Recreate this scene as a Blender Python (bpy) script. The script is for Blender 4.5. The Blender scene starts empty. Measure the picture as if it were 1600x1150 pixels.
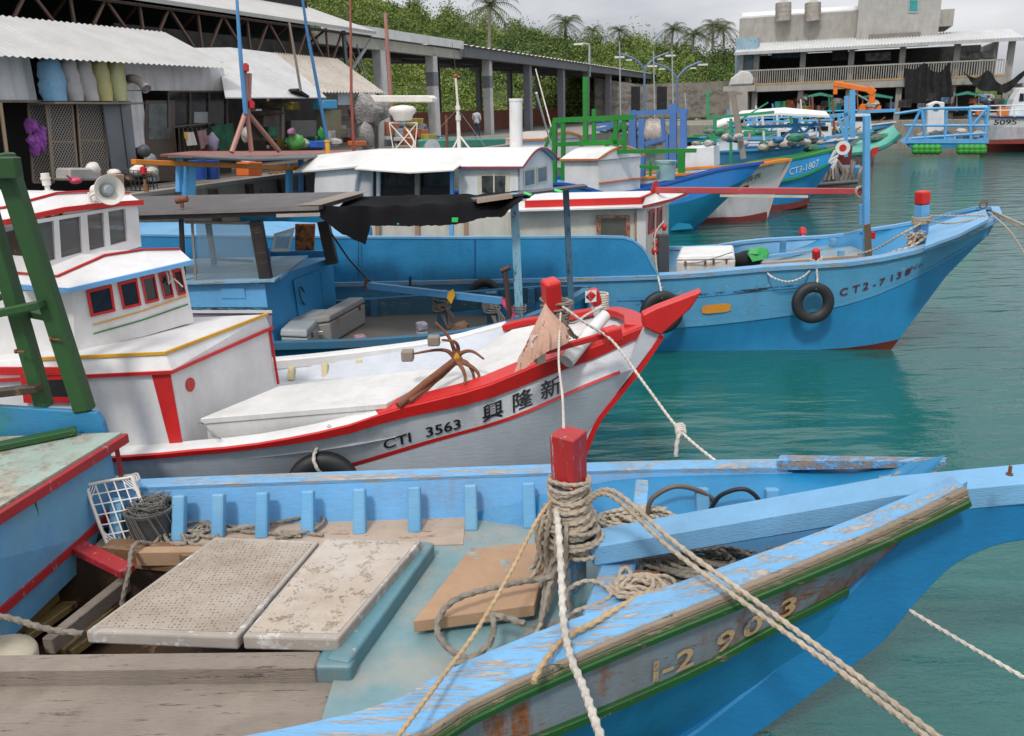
import bpy, bmesh, math, random
from mathutils import Vector, Matrix, noise
V = Vector
random.seed(7)
sc = bpy.context.scene
R = math.radians
# ------------------------------------------------ camera
F, CX, CY, H = 1250.0, 800.0, 531.0, 3.4
PITCH, ROLL = R(16.0), R(1.7)
cam = bpy.data.cameras.new("camera"); cam.sensor_width = 36; cam.lens = 36 * F / 1600
cam.shift_y = -(575 - CY) / 1600; cam.clip_start = 0.05; cam.clip_end = 3000
co = bpy.data.objects.new("camera", cam); sc.collection.objects.link(co); sc.camera = co
co.location = (0, 0, H)
co.rotation_euler = (Matrix.Rotation(R(90) - PITCH, 3, 'X') @ Matrix.Rotation(-ROLL, 3, 'Z')).to_euler()
cam.dof.use_dof = True; cam.dof.focus_distance = 5.5; cam.dof.aperture_fstop = 7.0
# ------------------------------------------------ world and sun (overcast)
SUN_EL, SUN_AZ = R(52), R(200)
w = bpy.data.worlds.new("World"); sc.world = w; w.use_nodes = True
nt = w.node_tree; N = nt.nodes; L = nt.links; N.clear()
out = N.new('ShaderNodeOutputWorld'); bg = N.new('ShaderNodeBackground')
sky = N.new('ShaderNodeTexSky'); sky.sky_type = 'NISHITA'; sky.sun_disc = False
sky.sun_elevation = SUN_EL; sky.sun_rotation = SUN_AZ
sky.air_density = 1.0; sky.dust_density = 3.0
tc = N.new('ShaderNodeTexCoord'); mp = N.new('ShaderNodeMapping'); mp.inputs['Scale'].default_value = (1.0, 1.0, 3.2)
L.new(tc.outputs['Generated'], mp.inputs[0])
cn = N.new('ShaderNodeTexNoise'); cn.inputs['Scale'].default_value = 2.1; cn.inputs['Detail'].default_value = 5; cn.inputs['Roughness'].default_value = .5
L.new(mp.outputs[0], cn.inputs[0])
cr = N.new('ShaderNodeValToRGB'); L.new(cn.outputs['Fac'], cr.inputs[0])
cr.color_ramp.elements[0].position = .34; cr.color_ramp.elements[0].color = (3.9, 4.15, 4.7, 1)
cr.color_ramp.elements[1].position = .62; cr.color_ramp.elements[1].color = (9.0, 9.05, 9.3, 1)
sx = N.new('ShaderNodeSeparateXYZ'); L.new(tc.outputs['Generated'], sx.inputs[0]); mr = N.new('ShaderNodeMapRange'); L.new(sx.outputs[2], mr.inputs[0])
for i_, v_ in enumerate((0, 1, .74, 1.9)): mr.inputs[i_ + 1].default_value = v_
em = N.new('ShaderNodeMixRGB'); em.blend_type = 'MULTIPLY'; em.inputs[0].default_value = 1; L.new(cr.outputs[0], em.inputs[1]); L.new(mr.outputs[0], em.inputs[2])   # overcast sky: brighter overhead
mx = N.new('ShaderNodeMixRGB'); mx.inputs[0].default_value = .92
L.new(sky.outputs[0], mx.inputs[1]); L.new(em.outputs[0], mx.inputs[2])
L.new(mx.outputs[0], bg.inputs[0]); bg.inputs[1].default_value = .1
L.new(bg.outputs[0], out.inputs[0])
sl = bpy.data.lights.new("sun", 'SUN'); sl.energy = 1.8; sl.angle = R(8); sl.color = (1, .96, .9)
so = bpy.data.objects.new("sun", sl); sc.collection.objects.link(so)
so.rotation_euler = (R(90) - SUN_EL, 0, R(180) - SUN_AZ)
sc.view_settings.view_transform = 'Standard'; sc.view_settings.look = 'None'
sc.view_settings.gamma = 1; sc.view_settings.exposure = 0.22
sc.cycles.max_bounces = 6

# ------------------------------------------------ photo pixel -> world point
_c, _s, _cp, _sp = math.cos(ROLL), math.sin(ROLL), math.cos(PITCH), math.sin(PITCH)
def ray(x, y):
    a = (x - CX) / F; b = -(y - CY) / F
    u = a * _c + b * _s; v = -a * _s + b * _c
    return V((u, _cp + v * _sp, -_sp + v * _cp))
def Z(x, y, z): r = ray(x, y); return V((0, 0, H)) + r * ((z - H) / r.z)
def Y(x, y, Yd): r = ray(x, y); return V((0, 0, H)) + r * (Yd / r.y)
def X(x, y, Xd): r = ray(x, y); return V((0, 0, H)) + r * (Xd / r.x)
QO = V((-7.0, 18.4, 0)); QA = R(22); QD = V((math.sin(QA), math.cos(QA), 0)); QN = V((-math.cos(QA), math.sin(QA), 0)); QZ = 1.9
def Qw(s, t, z): return QO + QD * s + QN * t + V((0, 0, z))       # quay frame: s along, t inland
def St(x, y, t):                                                    # pixel on the vertical plane t metres behind the quay edge
    r = ray(x, y); o = V((0, 0, H)) - QO; k = (t - o.dot(QN)) / r.dot(QN); return V((0, 0, H)) + r * k
def Ss(x, y, s):                                                    # pixel on a plane across the quay
    r = ray(x, y); o = V((0, 0, H)) - QO; k = (s - o.dot(QD)) / r.dot(QD); return V((0, 0, H)) + r * k
def q_of(p): o = V(p) - QO; return o.dot(QD), o.dot(QN), p[2]
def rnd(a, b): return random.uniform(a, b)

# ------------------------------------------------ mesh builder
def smooth_path(pts, n=6, closed=False):
    pts = [V(p) for p in pts]; out = []; m = len(pts)
    if m < 3: return pts
    rng = m if closed else m - 1
    for i in range(rng):
        if closed: p0, p1, p2, p3 = pts[i - 1], pts[i], pts[(i + 1) % m], pts[(i + 2) % m]
        else: p0, p1, p2, p3 = pts[max(i - 1, 0)], pts[i], pts[i + 1], pts[min(i + 2, m - 1)]
        for k in range(n):
            t = k / n
            out.append(.5 * ((2 * p1) + (p2 - p0) * t + (2 * p0 - 5 * p1 + 4 * p2 - p3) * t * t + (3 * p1 - p0 - 3 * p2 + p3) * t ** 3))
    if not closed: out.append(pts[-1])
    return out
def resample(pts, ds):
    pts = [V(p) for p in pts]; L_ = [0]
    for a, b in zip(pts, pts[1:]): L_.append(L_[-1] + (b - a).length)
    n = max(2, int(L_[-1] / ds)); out = []; j = 0
    for i in range(n + 1):
        d = L_[-1] * i / n
        while j < len(pts) - 2 and L_[j + 1] < d: j += 1
        seg = L_[j + 1] - L_[j]; t = 0 if seg < 1e-9 else (d - L_[j]) / seg
        out.append(pts[j].lerp(pts[j + 1], min(max(t, 0), 1)))
    return out
def frames(pts, closed=False):
    n = len(pts); T = []
    for i in range(n):
        if closed: d = pts[(i + 1) % n] - pts[i - 1]
        else: d = pts[min(i + 1, n - 1)] - pts[max(i - 1, 0)]
        T.append(d.normalized() if d.length > 1e-9 else V((0, 0, 1)))
    up = V((0, 0, 1)) if abs(T[0].z) < .9 else V((1, 0, 0))
    a = T[0].cross(up).normalized(); res = []
    for i in range(n):
        a = (a - T[i] * a.dot(T[i])); a = a.normalized() if a.length > 1e-6 else T[i].orthogonal().normalized()
        res.append((a.copy(), T[i].cross(a)))
    return res
class MB:
    def __init__(s): s.v = []; s.f = []; s.m = []; s.cur = 0
    def add(s, vs, fs):
        o = len(s.v); s.v += [V(p) for p in vs]
        for f in fs: s.f.append([i + o for i in f]); s.m.append(s.cur)
        return s
    def mat(s, i): s.cur = i; return s
    def box(s, c, d, rz=0, M=None):
        c = V(c); rot = M if M is not None else Matrix.Rotation(rz, 3, 'Z'); vs = []
        for x in (-.5, .5):
            for y in (-.5, .5):
                for z in (-.5, .5): vs.append(c + rot @ V((x * d[0], y * d[1], z * d[2])))
        return s.add(vs, [(0, 1, 3, 2), (4, 6, 7, 5), (0, 4, 5, 1), (2, 3, 7, 6), (0, 2, 6, 4), (1, 5, 7, 3)])
    def beam(s, p, q, w, h, up=(0, 0, 1), w2=None, h2=None):
        p, q = V(p), V(q); d = (q - p).normalized(); up = V(up)
        a = d.cross(up); a = a.normalized() if a.length > 1e-5 else d.orthogonal().normalized()
        b = a.cross(d).normalized(); w2 = w if w2 is None else w2; h2 = h if h2 is None else h2
        vs = [p + a * (sx * w / 2) + b * (sy * h / 2) for sx, sy in ((-1, -1), (1, -1), (1, 1), (-1, 1))] + \
             [q + a * (sx * w2 / 2) + b * (sy * h2 / 2) for sx, sy in ((-1, -1), (1, -1), (1, 1), (-1, 1))]
        return s.add(vs, [(0, 1, 2, 3), (4, 7, 6, 5), (0, 4, 5, 1), (1, 5, 6, 2), (2, 6, 7, 3), (3, 7, 4, 0)])
    def hexa(s, b4, t4):
        return s.add(list(b4) + list(t4), [(3, 2, 1, 0), (4, 5, 6, 7), (0, 1, 5, 4), (1, 2, 6, 5), (2, 3, 7, 6), (3, 0, 4, 7)])
    def prism(s, poly, vec):
        poly = [V(p) for p in poly]; vec = V(vec); n = len(poly)
        return s.add(poly + [p + vec for p in poly], [tuple(range(n - 1, -1, -1)), tuple(range(n, 2 * n))] + [(i, (i + 1) % n, (i + 1) % n + n, i + n) for i in range(n)])
    def tube(s, pts, r, n=8, closed=False, cap=True, r2=None):
        pts = [V(p) for p in pts]; fr = frames(pts, closed); m = len(pts); vs = []
        for i, (p, (a, b)) in enumerate(zip(pts, fr)):
            rr = r if not callable(r) else r(i / (m - 1))
            if r2 is not None: rr = r + (r2 - r) * i / (m - 1)
            for k in range(n):
                t = 2 * math.pi * k / n; vs.append(p + a * (math.cos(t) * rr) + b * (math.sin(t) * rr))
        fs = []
        for i in range(m if closed else m - 1):
            j = (i + 1) % m
            for k in range(n): k2 = (k + 1) % n; fs.append((i * n + k, i * n + k2, j * n + k2, j * n + k))
        if cap and not closed: fs += [tuple(range(n - 1, -1, -1)), tuple(range((m - 1) * n, m * n))]
        return s.add(vs, fs)
    def cyl(s, p, q, r, r2=None, n=16): return s.tube([p, q], r, n, r2=r2 if r2 is not None else r)
    def rope(s, pts, r, n=9, lay=None):
        pts = resample(pts, r * .75); fr = frames(pts); m = len(pts); vs = []; lay = lay or r * 6.5; L_ = 0
        for i, (p, (a, b)) in enumerate(zip(pts, fr)):
            if i: L_ += (p - pts[i - 1]).length
            for k in range(n):
                t = 2 * math.pi * k / n; rr = r * (1 + .2 * math.cos(3 * (t - 2 * math.pi * L_ / lay / 1.0 * .5)))
                vs.append(p + a * (math.cos(t) * rr) + b * (math.sin(t) * rr))
        fs = []
        for i in range(m - 1):
            for k in range(n): k2 = (k + 1) % n; fs.append((i * n + k, i * n + k2, i * n + n + k2, i * n + n + k))
        fs += [tuple(range(n - 1, -1, -1)), tuple(range((m - 1) * n, m * n))]
        return s.add(vs, fs)
    def sweep(s, pts, sec, up=(0, 0, 1), scale=None):
        """sec: list of (lateral, up) offsets; lateral = right of the direction of travel, horizontal"""
        pts = [V(p) for p in pts]; m = len(pts); n = len(sec); vs = []
        for i, p in enumerate(pts):
            d = pts[min(i + 1, m - 1)] - pts[max(i - 1, 0)]; a = d.cross(V(up)).normalized(); b = a.cross(d).normalized()
            k = scale(i / (m - 1)) if scale else 1
            for (x, y) in sec: vs.append(p + a * x * k + b * y * k)
        fs = [(i * n + k, i * n + (k + 1) % n, (i + 1) * n + (k + 1) % n, (i + 1) * n + k) for i in range(m - 1) for k in range(n)]
        fs += [tuple(range(n - 1, -1, -1)), tuple(range((m - 1) * n, m * n))]
        return s.add(vs, fs)
    def grid(s, rows, closed=False):
        n = len(rows[0]); vs = [p for r_ in rows for p in r_]; fs = []
        for i in range(len(rows) - 1):
            for k in range(n if closed else n - 1): k2 = (k + 1) % n; fs.append((i * n + k, i * n + k2, (i + 1) * n + k2, (i + 1) * n + k))
        return s.add(vs, fs)
    def slab(s, rows, th):
        """sheet given as rows of points, thickened by the vector th"""
        th = V(th); n = len(rows[0]); m = len(rows)
        s.grid(rows); s.grid([[p + th for p in r_] for r_ in rows][::-1])
        edge = [rows[0][k] for k in range(n)] + [rows[i][n - 1] for i in range(1, m)] + [rows[m - 1][k] for k in range(n - 2, -1, -1)] + [rows[i][0] for i in range(m - 2, 0, -1)]
        q = len(edge); return s.add(edge + [p + th for p in edge], [(i, i + q, (i + 1) % q + q, (i + 1) % q) for i in range(q)])
    def lathe(s, c, prof, n=20, M=None):
        c = V(c); M = M or Matrix.Identity(3); rows = []
        for r_, z in prof: rows.append([c + M @ V((r_ * math.cos(2 * math.pi * k / n), r_ * math.sin(2 * math.pi * k / n), z)) for k in range(n)])
        return s.grid(rows, True)
    def disc(s, c, r, nrm, th, n=24):
        c = V(c); nrm = V(nrm).normalized(); return s.cyl(c, c + nrm * th, r, n=n)
    def torus(s, c, R_, r, nrm=(0, 1, 0), n=28, m=10, sx=1.0):
        nrm = V(nrm).normalized(); a = nrm.orthogonal().normalized(); b = nrm.cross(a)
        return s.tube([V(c) + a * (R_ * math.cos(2 * math.pi * k / n)) + b * (R_ * sx * math.sin(2 * math.pi * k / n)) for k in range(n)], r, m, closed=True)
    def blob(s, c, rad, seed=0, amp=.25, n=10, m=7, fr=2.0):
        c = V(c); rows = []
        for i in range(m + 1):
            th = math.pi * i / m; row = []
            for k in range(n):
                ph = 2 * math.pi * k / n; d = V((math.sin(th) * math.cos(ph), math.sin(th) * math.sin(ph), math.cos(th)))
                f = 1 + amp * noise.noise(d * fr + V((seed * 3.1, seed, 0))); row.append(c + V((d.x * rad[0], d.y * rad[1], d.z * rad[2])) * f)
            rows.append(row)
        return s.grid(rows, True)

WO = {}
def finish(o, name, mat):
    for m_ in (mat if isinstance(mat, (list, tuple)) else [mat]): o.data.materials.append(m_)
def build(name, mb, mat, parent=None, bevel=0, smooth=False, recalc=True, seg=1):
    me = bpy.data.meshes.new(name); vs = mb.v
    lo = V((min(p.x for p in vs), min(p.y for p in vs), min(p.z for p in vs))); hi = V((max(p.x for p in vs), max(p.y for p in vs), max(p.z for p in vs)))
    c = (lo + hi) / 2
    if parent is None: c.z = lo.z
    me.from_pydata([tuple(p - c) for p in vs], [], mb.f)
    for p, k in zip(me.polygons, mb.m): p.material_index = k; p.use_smooth = bool(smooth)
    if recalc:
        bm = bmesh.new(); bm.from_mesh(me); bmesh.ops.recalc_face_normals(bm, faces=bm.faces); bm.to_mesh(me); bm.free()
    me.update()
    o = bpy.data.objects.new(name, me); sc.collection.objects.link(o)
    if not isinstance(mat, (list, tuple)): mat = [mat]
    for m_ in mat: me.materials.append(m_)
    WO[o] = c
    if parent is not None: o.parent = parent; o.location = c - WO[parent]
    else: o.location = c
    if bevel:
        b = o.modifiers.new('bevel', 'BEVEL'); b.width = bevel; b.segments = seg; b.limit_method = 'ANGLE'; b.angle_limit = R(40)
    if smooth and smooth != 'full':
        try: me.set_sharp_from_angle(angle=R(45))
        except Exception: pass
    return o
def thing(name, label, cat, loc, group=None):
    o = bpy.data.objects.new(name, None); sc.collection.objects.link(o); o.location = V(loc); WO[o] = V(loc); o.empty_display_size = .2
    o['label'] = label; o['category'] = cat
    if group: o['group'] = group
    return o
def part(name, mb, mat, parent, bevel=0, smooth=False, label=None, **k):
    o = build(name, mb, mat, parent, bevel, smooth, **k)
    if label: o['label'] = label
    return o
def single(name, mb, mat, label, cat, group=None, bevel=0, smooth=False, kind=None, **k):
    o = build(name, mb, mat, None, bevel, smooth, **k); o['label'] = label; o['category'] = cat
    if group: o['group'] = group
    if kind: o['kind'] = kind
    return o
def struct(name, mb, mat, smooth=False, **k):
    o = build(name, mb, mat, None, 0, smooth, **k); o['kind'] = 'structure'; return o
def copy_tree(o, loc, label, rz=None, scale=None, parent=None):
    c = o.copy(); sc.collection.objects.link(c)
    if parent is None:
        c.location = V(loc); c['label'] = label
        if rz is not None: c.rotation_euler = (0, 0, rz)
        if scale is not None: c.scale = (scale,) * 3
    else: c.parent = parent
    for ch in list(o.children): copy_tree(ch, None, None, parent=c)
    return c

# ------------------------------------------------ materials
def newmat(name):
    m = bpy.data.materials.new(name); m.use_nodes = True; n = m.node_tree.nodes; n.clear()
    o = n.new('ShaderNodeOutputMaterial'); b = n.new('ShaderNodeBsdfPrincipled'); m.node_tree.links.new(b.outputs[0], o.inputs[0]); return m, n, m.node_tree.links, b
def c4(c): return (c[0], c[1], c[2], 1)
def sRGB(r, g, b): return tuple(((x / 255) / 12.92 if x / 255 <= .04045 else ((x / 255 + .055) / 1.055) ** 2.4) for x in (r, g, b))
def nz(n, l, co_, scale, detail=6, rough=.6, sc3=(1, 1, 1), rot=(0, 0, 0), off=(0, 0, 0)):
    mp = n.new('ShaderNodeMapping'); mp.inputs['Scale'].default_value = sc3; mp.inputs['Rotation'].default_value = rot; mp.inputs['Location'].default_value = off; l.new(co_, mp.inputs[0])
    t = n.new('ShaderNodeTexNoise'); t.inputs['Scale'].default_value = scale; t.inputs['Detail'].default_value = detail; t.inputs['Roughness'].default_value = rough
    l.new(mp.outputs[0], t.inputs[0]); return t.outputs['Fac']
def ramp(n, l, src, a, b, ca=(0, 0, 0, 1), cb=(1, 1, 1, 1)):
    r_ = n.new('ShaderNodeValToRGB'); r_.color_ramp.elements[0].position = a; r_.color_ramp.elements[1].position = b
    r_.color_ramp.elements[0].color = ca; r_.color_ramp.elements[1].color = cb; l.new(src, r_.inputs[0]); return r_.outputs[0]
def mix(n, l, fac, a, b, mode='MIX'):
    m_ = n.new('ShaderNodeMixRGB'); m_.blend_type = mode
    for s_, i in ((fac, 0), (a, 1), (b, 2)):
        if isinstance(s_, (int, float)): m_.inputs[i].default_value = s_
        elif isinstance(s_, tuple): m_.inputs[i].default_value = c4(s_)
        else: l.new(s_, m_.inputs[i])
    return m_.outputs[0]
_pc = {}
def paint(name, col, under=(.30, .24, .19), wear=.15, dirt=.35, dirtcol=(.10, .08, .055), grain=(1, 6, 6), rough=.5, bump=.25, rust=0, under2=None, metal=0, psc=3.0, stain=None, planks=0):
    """painted, weathered surface: tone drift, chipped patches showing what is under the paint, vertical dirt runs, optional rust"""
    if name in _pc: return _pc[name]
    m, n, l, b = newmat(name); g = n.new('ShaderNodeNewGeometry').outputs['Position']
    v1 = nz(n, l, g, 1.3, 5, .6); c = mix(n, l, ramp(n, l, v1, .3, .7), tuple(x * .86 for x in col), tuple(min(1, x * 1.1) for x in col))
    v2 = nz(n, l, g, 14, 4, .7, sc3=grain); c = mix(n, l, .22, c, ramp(n, l, v2, .3, .7, (.55, .55, .55, 1), (1, 1, 1, 1)), 'MULTIPLY')
    hgt = v2
    if dirt:
        d1 = nz(n, l, g, 5, 8, .65, sc3=(1, 1, .22)); d2 = nz(n, l, g, 1.1, 4, .6, off=(7, 3, 1))
        dm = mix(n, l, 1.0, ramp(n, l, d1, .45, .75), ramp(n, l, d2, .35, .7), 'MULTIPLY'); dm = mix(n, l, 1.0, dm, (dirt * 1.6,) * 3, 'MULTIPLY')
        dc = dirtcol; c = mix(n, l, dm, c, dc)
        d3 = nz(n, l, g, 60, 3, .8); sp = mix(n, l, 1.0, ramp(n, l, d3, .66, .72), (min(1, dirt),) * 3, 'MULTIPLY'); c = mix(n, l, sp, c, dc)
    if wear:
        p1 = nz(n, l, g, psc, 10, .72, sc3=grain, off=(3, 9, 2)); p2 = nz(n, l, g, psc * 5, 6, .75, sc3=grain, off=(1, 2, 8))
        pm = mix(n, l, .35, p1, p2); t = .70 - wear * .42; pm = ramp(n, l, pm, t, t + .025)
        uc = mix(n, l, ramp(n, l, v2, .35, .6), tuple(x * .5 for x in under), under)
        if under2: uc = mix(n, l, ramp(n, l, v1, .48, .52), uc, under2)
        c = mix(n, l, pm, c, uc); hgt = mix(n, l, pm, v2, (0, 0, 0))
    if rust:
        r1 = nz(n, l, g, 2.2, 8, .7, sc3=(1.6, 1.6, .5), off=(5, 5, 5)); t = .72 - rust * .4; rm = ramp(n, l, r1, t, t + .12)
        rc = mix(n, l, ramp(n, l, v2, .3, .7), (.10, .028, .01), (.32, .11, .03)); c = mix(n, l, rm, c, rc)
    if stain: c = mix(n, l, mix(n, l, 1.0, ramp(n, l, nz(n, l, g, 1.7, 7, .6, off=(2, 8, 4)), .46, .62), (stain[3],) * 3, 'MULTIPLY'), c, tuple(stain[:3]))
    if planks:
        sx = n.new('ShaderNodeSeparateXYZ'); l.new(g, sx.inputs[0]); ma = n.new('ShaderNodeMath'); ma.operation = 'MULTIPLY'; ma.inputs[1].default_value = planks; l.new(sx.outputs[2], ma.inputs[0])
        fr = n.new('ShaderNodeMath'); fr.operation = 'FRACT'; l.new(ma.outputs[0], fr.inputs[0]); ln = ramp(n, l, fr.outputs[0], .0, .05); c = mix(n, l, .5, c, ln, 'MULTIPLY'); hgt = mix(n, l, .6, hgt, ln)
    l.new(c, b.inputs['Base Color']); b.inputs['Roughness'].default_value = rough; b.inputs['Metallic'].default_value = metal
    bp = n.new('ShaderNodeBump'); bp.inputs['Strength'].default_value = bump; bp.inputs['Distance'].default_value = .012; l.new(hgt, bp.inputs['Height']); l.new(bp.outputs[0], b.inputs['Normal'])
    _pc[name] = m; return m
def plain(name, col, rough=.5, metal=0, bump=.1, bs=40, var=.15, alpha=1, trans=0):
    if name in _pc: return _pc[name]
    m, n, l, b = newmat(name); g = n.new('ShaderNodeNewGeometry').outputs['Position']
    v = nz(n, l, g, 3, 6, .65); c = mix(n, l, ramp(n, l, v, .3, .7), tuple(x * (1 - var * 1.6) for x in col), tuple(min(1, x * (1 + var)) for x in col))
    f = nz(n, l, g, bs, 4, .7); c = mix(n, l, var, c, f, 'MULTIPLY')
    l.new(c, b.inputs['Base Color']); b.inputs['Roughness'].default_value = rough; b.inputs['Metallic'].default_value = metal; b.inputs['Alpha'].default_value = alpha
    b.inputs['Transmission Weight'].default_value = trans
    bp = n.new('ShaderNodeBump'); bp.inputs['Strength'].default_value = bump; bp.inputs['Distance'].default_value = .01; l.new(f, bp.inputs['Height']); l.new(bp.outputs[0], b.inputs['Normal'])
    _pc[name] = m; return m
def glassy(name, col=(.5, .55, .55), alpha=.45, rough=.05):
    if name in _pc: return _pc[name]
    m, n, l, b = newmat(name); b.inputs['Base Color'].default_value = c4(col); b.inputs['Roughness'].default_value = rough; b.inputs['Alpha'].default_value = alpha; _pc[name] = m; return m

# palette
SKYB = paint('sky blue boat paint', (.12, .35, .60), wear=.25, dirt=.3, grain=(1, 7, 7), psc=2.5, stain=(.22,.38,.42,.35))
SKYB_WORN = paint('peeling sky blue paint', (.165, .395, .65), under=(.42, .36, .30), wear=.44, dirt=.3, grain=(.7, 8, 8), bump=.5, psc=2.3)
SKYB_CLEAN = paint('light blue beam paint', (.18, .41, .65), under=(.42, .36, .3), wear=.16, dirt=.2, grain=(1, 12, 12), bump=.5, psc=2.2)
DEEPB = paint('deep blue hull paint', (.013, .195, .40), under=(.02, .06, .15), wear=.16, dirt=.3, dirtcol=(.01, .05, .11), grain=(1, 1, 4), rough=.42)
HULLB = paint('blue hull band paint', (.085, .31, .51), under=(.40, .44, .46), under2=(.012, .03, .06), wear=.27, dirt=.3, grain=(.8, 1, 3), rough=.42)
WHT = paint('white boat paint', (.70, .695, .685), under=(.45, .42, .38), wear=.06, dirt=.22, dirtcol=(.32, .27, .2), rough=.45, grain=(1, 1, 3), bump=.12)
WHT_DIRTY = paint('dirty white hull paint', (.55, .57, .60), under=(.25, .25, .26), wear=.16, dirt=.6, dirtcol=(.19, .18, .18), rough=.5, grain=(.6, 1, 5))
HULLW = paint('pale grey white hull', (.52, .55, .60), under=(.4, .42, .45), wear=.06, dirt=.3, dirtcol=(.3, .3, .3), rough=.4, grain=(.6, 1, 4))
CREAM = paint('old cream cabin paint', (.62, .60, .52), under=(.35, .28, .2), wear=.2, dirt=.5, dirtcol=(.25, .18, .1), rust=.05)
RED = paint('red boat paint', (.56, .016, .014), under=(.5, .35, .28), wear=.08, dirt=.25, rough=.4, dirtcol=(.2, .01, .01))
RED_WORN = paint('worn red paint', (.36, .018, .022), under=(.42, .3, .28), wear=.3, dirt=.3, grain=(6, 6, 1), rough=.5, dirtcol=(.1, .02, .03))
GREEN = paint('green boat paint', (.012, .085, .014), under=(.20, .14, .09), wear=.33, dirt=.5, grain=(1, 6, 6), dirtcol=(.03, .04, .015))
GREEN_POST = paint('dark green post paint', (.016, .072, .014), under=(.05, .04, .025), wear=.26, dirt=.5, grain=(6, 6, 1), dirtcol=(.015, .03, .015), bump=.4)
GREENB = paint('bright green paint', (.01, .22, .02), wear=.1, dirt=.3)
ORANGE = paint('orange paint', (.75, .22, .01), wear=.15, dirt=.3, grain=(1, 5, 5))
YELLOW = paint('yellow paint', (.68, .36, .02), wear=.05, dirt=.2)
TEAL = paint('worn teal deck paint', (.155, .275, .295), under=(.38, .32, .26), wear=.34, dirt=.4, dirtcol=(.26, .23, .19), grain=(1, 1, 1), bump=.4, psc=1.6, stain=(.34, .30, .25, .55))
DECKTAN = paint('tan deck boards', (.42, .32, .245), under=(.34, .19, .115), wear=.33, dirt=.5, dirtcol=(.2, .17, .14), grain=(1, 2.5, 2), bump=.4, psc=2, rough=.8)
GREYWOOD = paint('grey weathered wood', (.27, .225, .185), under=(.12, .09, .07), wear=.3, dirt=.5, grain=(1, 10, 10), bump=.6, rough=.85, rust=.1)
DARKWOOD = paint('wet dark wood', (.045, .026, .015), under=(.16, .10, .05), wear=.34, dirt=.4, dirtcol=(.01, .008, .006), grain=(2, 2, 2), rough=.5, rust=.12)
BROWNWOOD = paint('brown plywood', (.40, .25, .15), under=(.25, .34, .34), wear=.3, dirt=.4, grain=(1, 1, 2), rough=.8, dirtcol=(.2, .13, .08), psc=2)
FIBRE = paint('rough fibreglass hatch', (.44, .37, .30), under=(.38, .28, .19), wear=.36, dirt=.6, dirtcol=(.24, .18, .12), grain=(1, 1, 1), bump=.7, rough=.85, psc=11, stain=(.50, .46, .42, .5))
FIBRE_EDGE = paint('chalky hatch rim', (.36, .32, .28), under=(.54, .51, .48), wear=.42, dirt=.6, dirtcol=(.3, .25, .2), grain=(1, 1, 1), rough=.8, psc=5)
RUST = paint('rusty iron', (.20, .07, .035), under=(.26, .11, .05), wear=.45, dirt=.3, grain=(1, 1, 1), rough=.8, bump=.6, psc=9)
ROPE = plain('hemp rope', (.46, .38, .29), rough=.9, bump=.5, bs=220, var=.22)
ROPE_GREY = plain('grey weathered rope', (.30, .26, .21), rough=.95, bump=.5, bs=220, var=.3)
ROPE_WHITE = plain('pale rope', (.62, .57, .50), rough=.9, bump=.5, bs=220, var=.18)
ROPE_TAN = plain('tan rope', (.52, .36, .20), rough=.9, bump=.5, bs=220, var=.2)
BLACKR = plain('black rubber', (.018, .018, .019), rough=.55, bump=.3, bs=60)
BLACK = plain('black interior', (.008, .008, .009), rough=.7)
DGREY = plain('dark grey metal', (.06, .065, .07), rough=.5)
STEEL = plain('dull steel', (.35, .36, .37), rough=.4, metal=.6)
PLASTW = plain('white plastic', (.72, .68, .62), rough=.5, var=.1)
PLASTG = plain('grey cooler plastic', (.33, .36, .37), rough=.5, var=.1)
CLOTHB = plain('black cloth', (.006, .006, .007), rough=1, bump=.5, bs=30); CLOTHB.node_tree.nodes['Principled BSDF'].inputs['Specular IOR Level'].default_value = .15
CONC = paint('stained concrete', (.27, .245, .21), under=(.16, .14, .12), wear=.28, dirt=.7, dirtcol=(.09, .08, .065), grain=(1, 1, 1), rough=.9, bump=.6)
LETTER = plain('black lettering', (.012, .012, .014), rough=.5)

# ------------------------------------------------ lettering wrapped onto a surface function
def text_mb(txt, size, fn, th=.0, font_off=0, sx=1.0, sub=0):
    cu = bpy.data.curves.new('t', 'FONT'); cu.body = txt; cu.size = size; cu.resolution_u = 3; cu.offset = font_off
    o = bpy.data.objects.new('t', cu); sc.collection.objects.link(o); bpy.context.view_layer.update()
    dg = bpy.context.evaluated_depsgraph_get(); me = bpy.data.meshes.new_from_object(o.evaluated_get(dg))
    mb = MB(); mb.add([fn(p.co.x * sx, p.co.y) for p in me.vertices], [tuple(f.vertices) for f in me.polygons])
    bpy.data.objects.remove(o); return mb
def lerp_curve(pts, t):
    n = len(pts) - 1; k = min(int(t * n), n - 1); return pts[k].lerp(pts[k + 1], t * n - k)
def even(pts, n):
    p = smooth_path(pts, 8); L_ = sum((b - a).length for a, b in zip(p, p[1:])); q = resample(p, L_ / n); return q[:n + 1] if len(q) > n else q
def nvec(pts, i, up=V((0, 0, 1))):
    d = pts[min(i + 1, len(pts) - 1)] - pts[max(i - 1, 0)]; d.z = 0; return d.cross(up).normalized()

def atx(c, x):
    if x <= c[0].x: return c[0].copy()
    for i in range(len(c) - 1):
        if c[i].x <= x <= c[i + 1].x and c[i + 1].x > c[i].x: return c[i].lerp(c[i + 1], (x - c[i].x) / (c[i + 1].x - c[i].x))
    return c[-1].copy()
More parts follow.
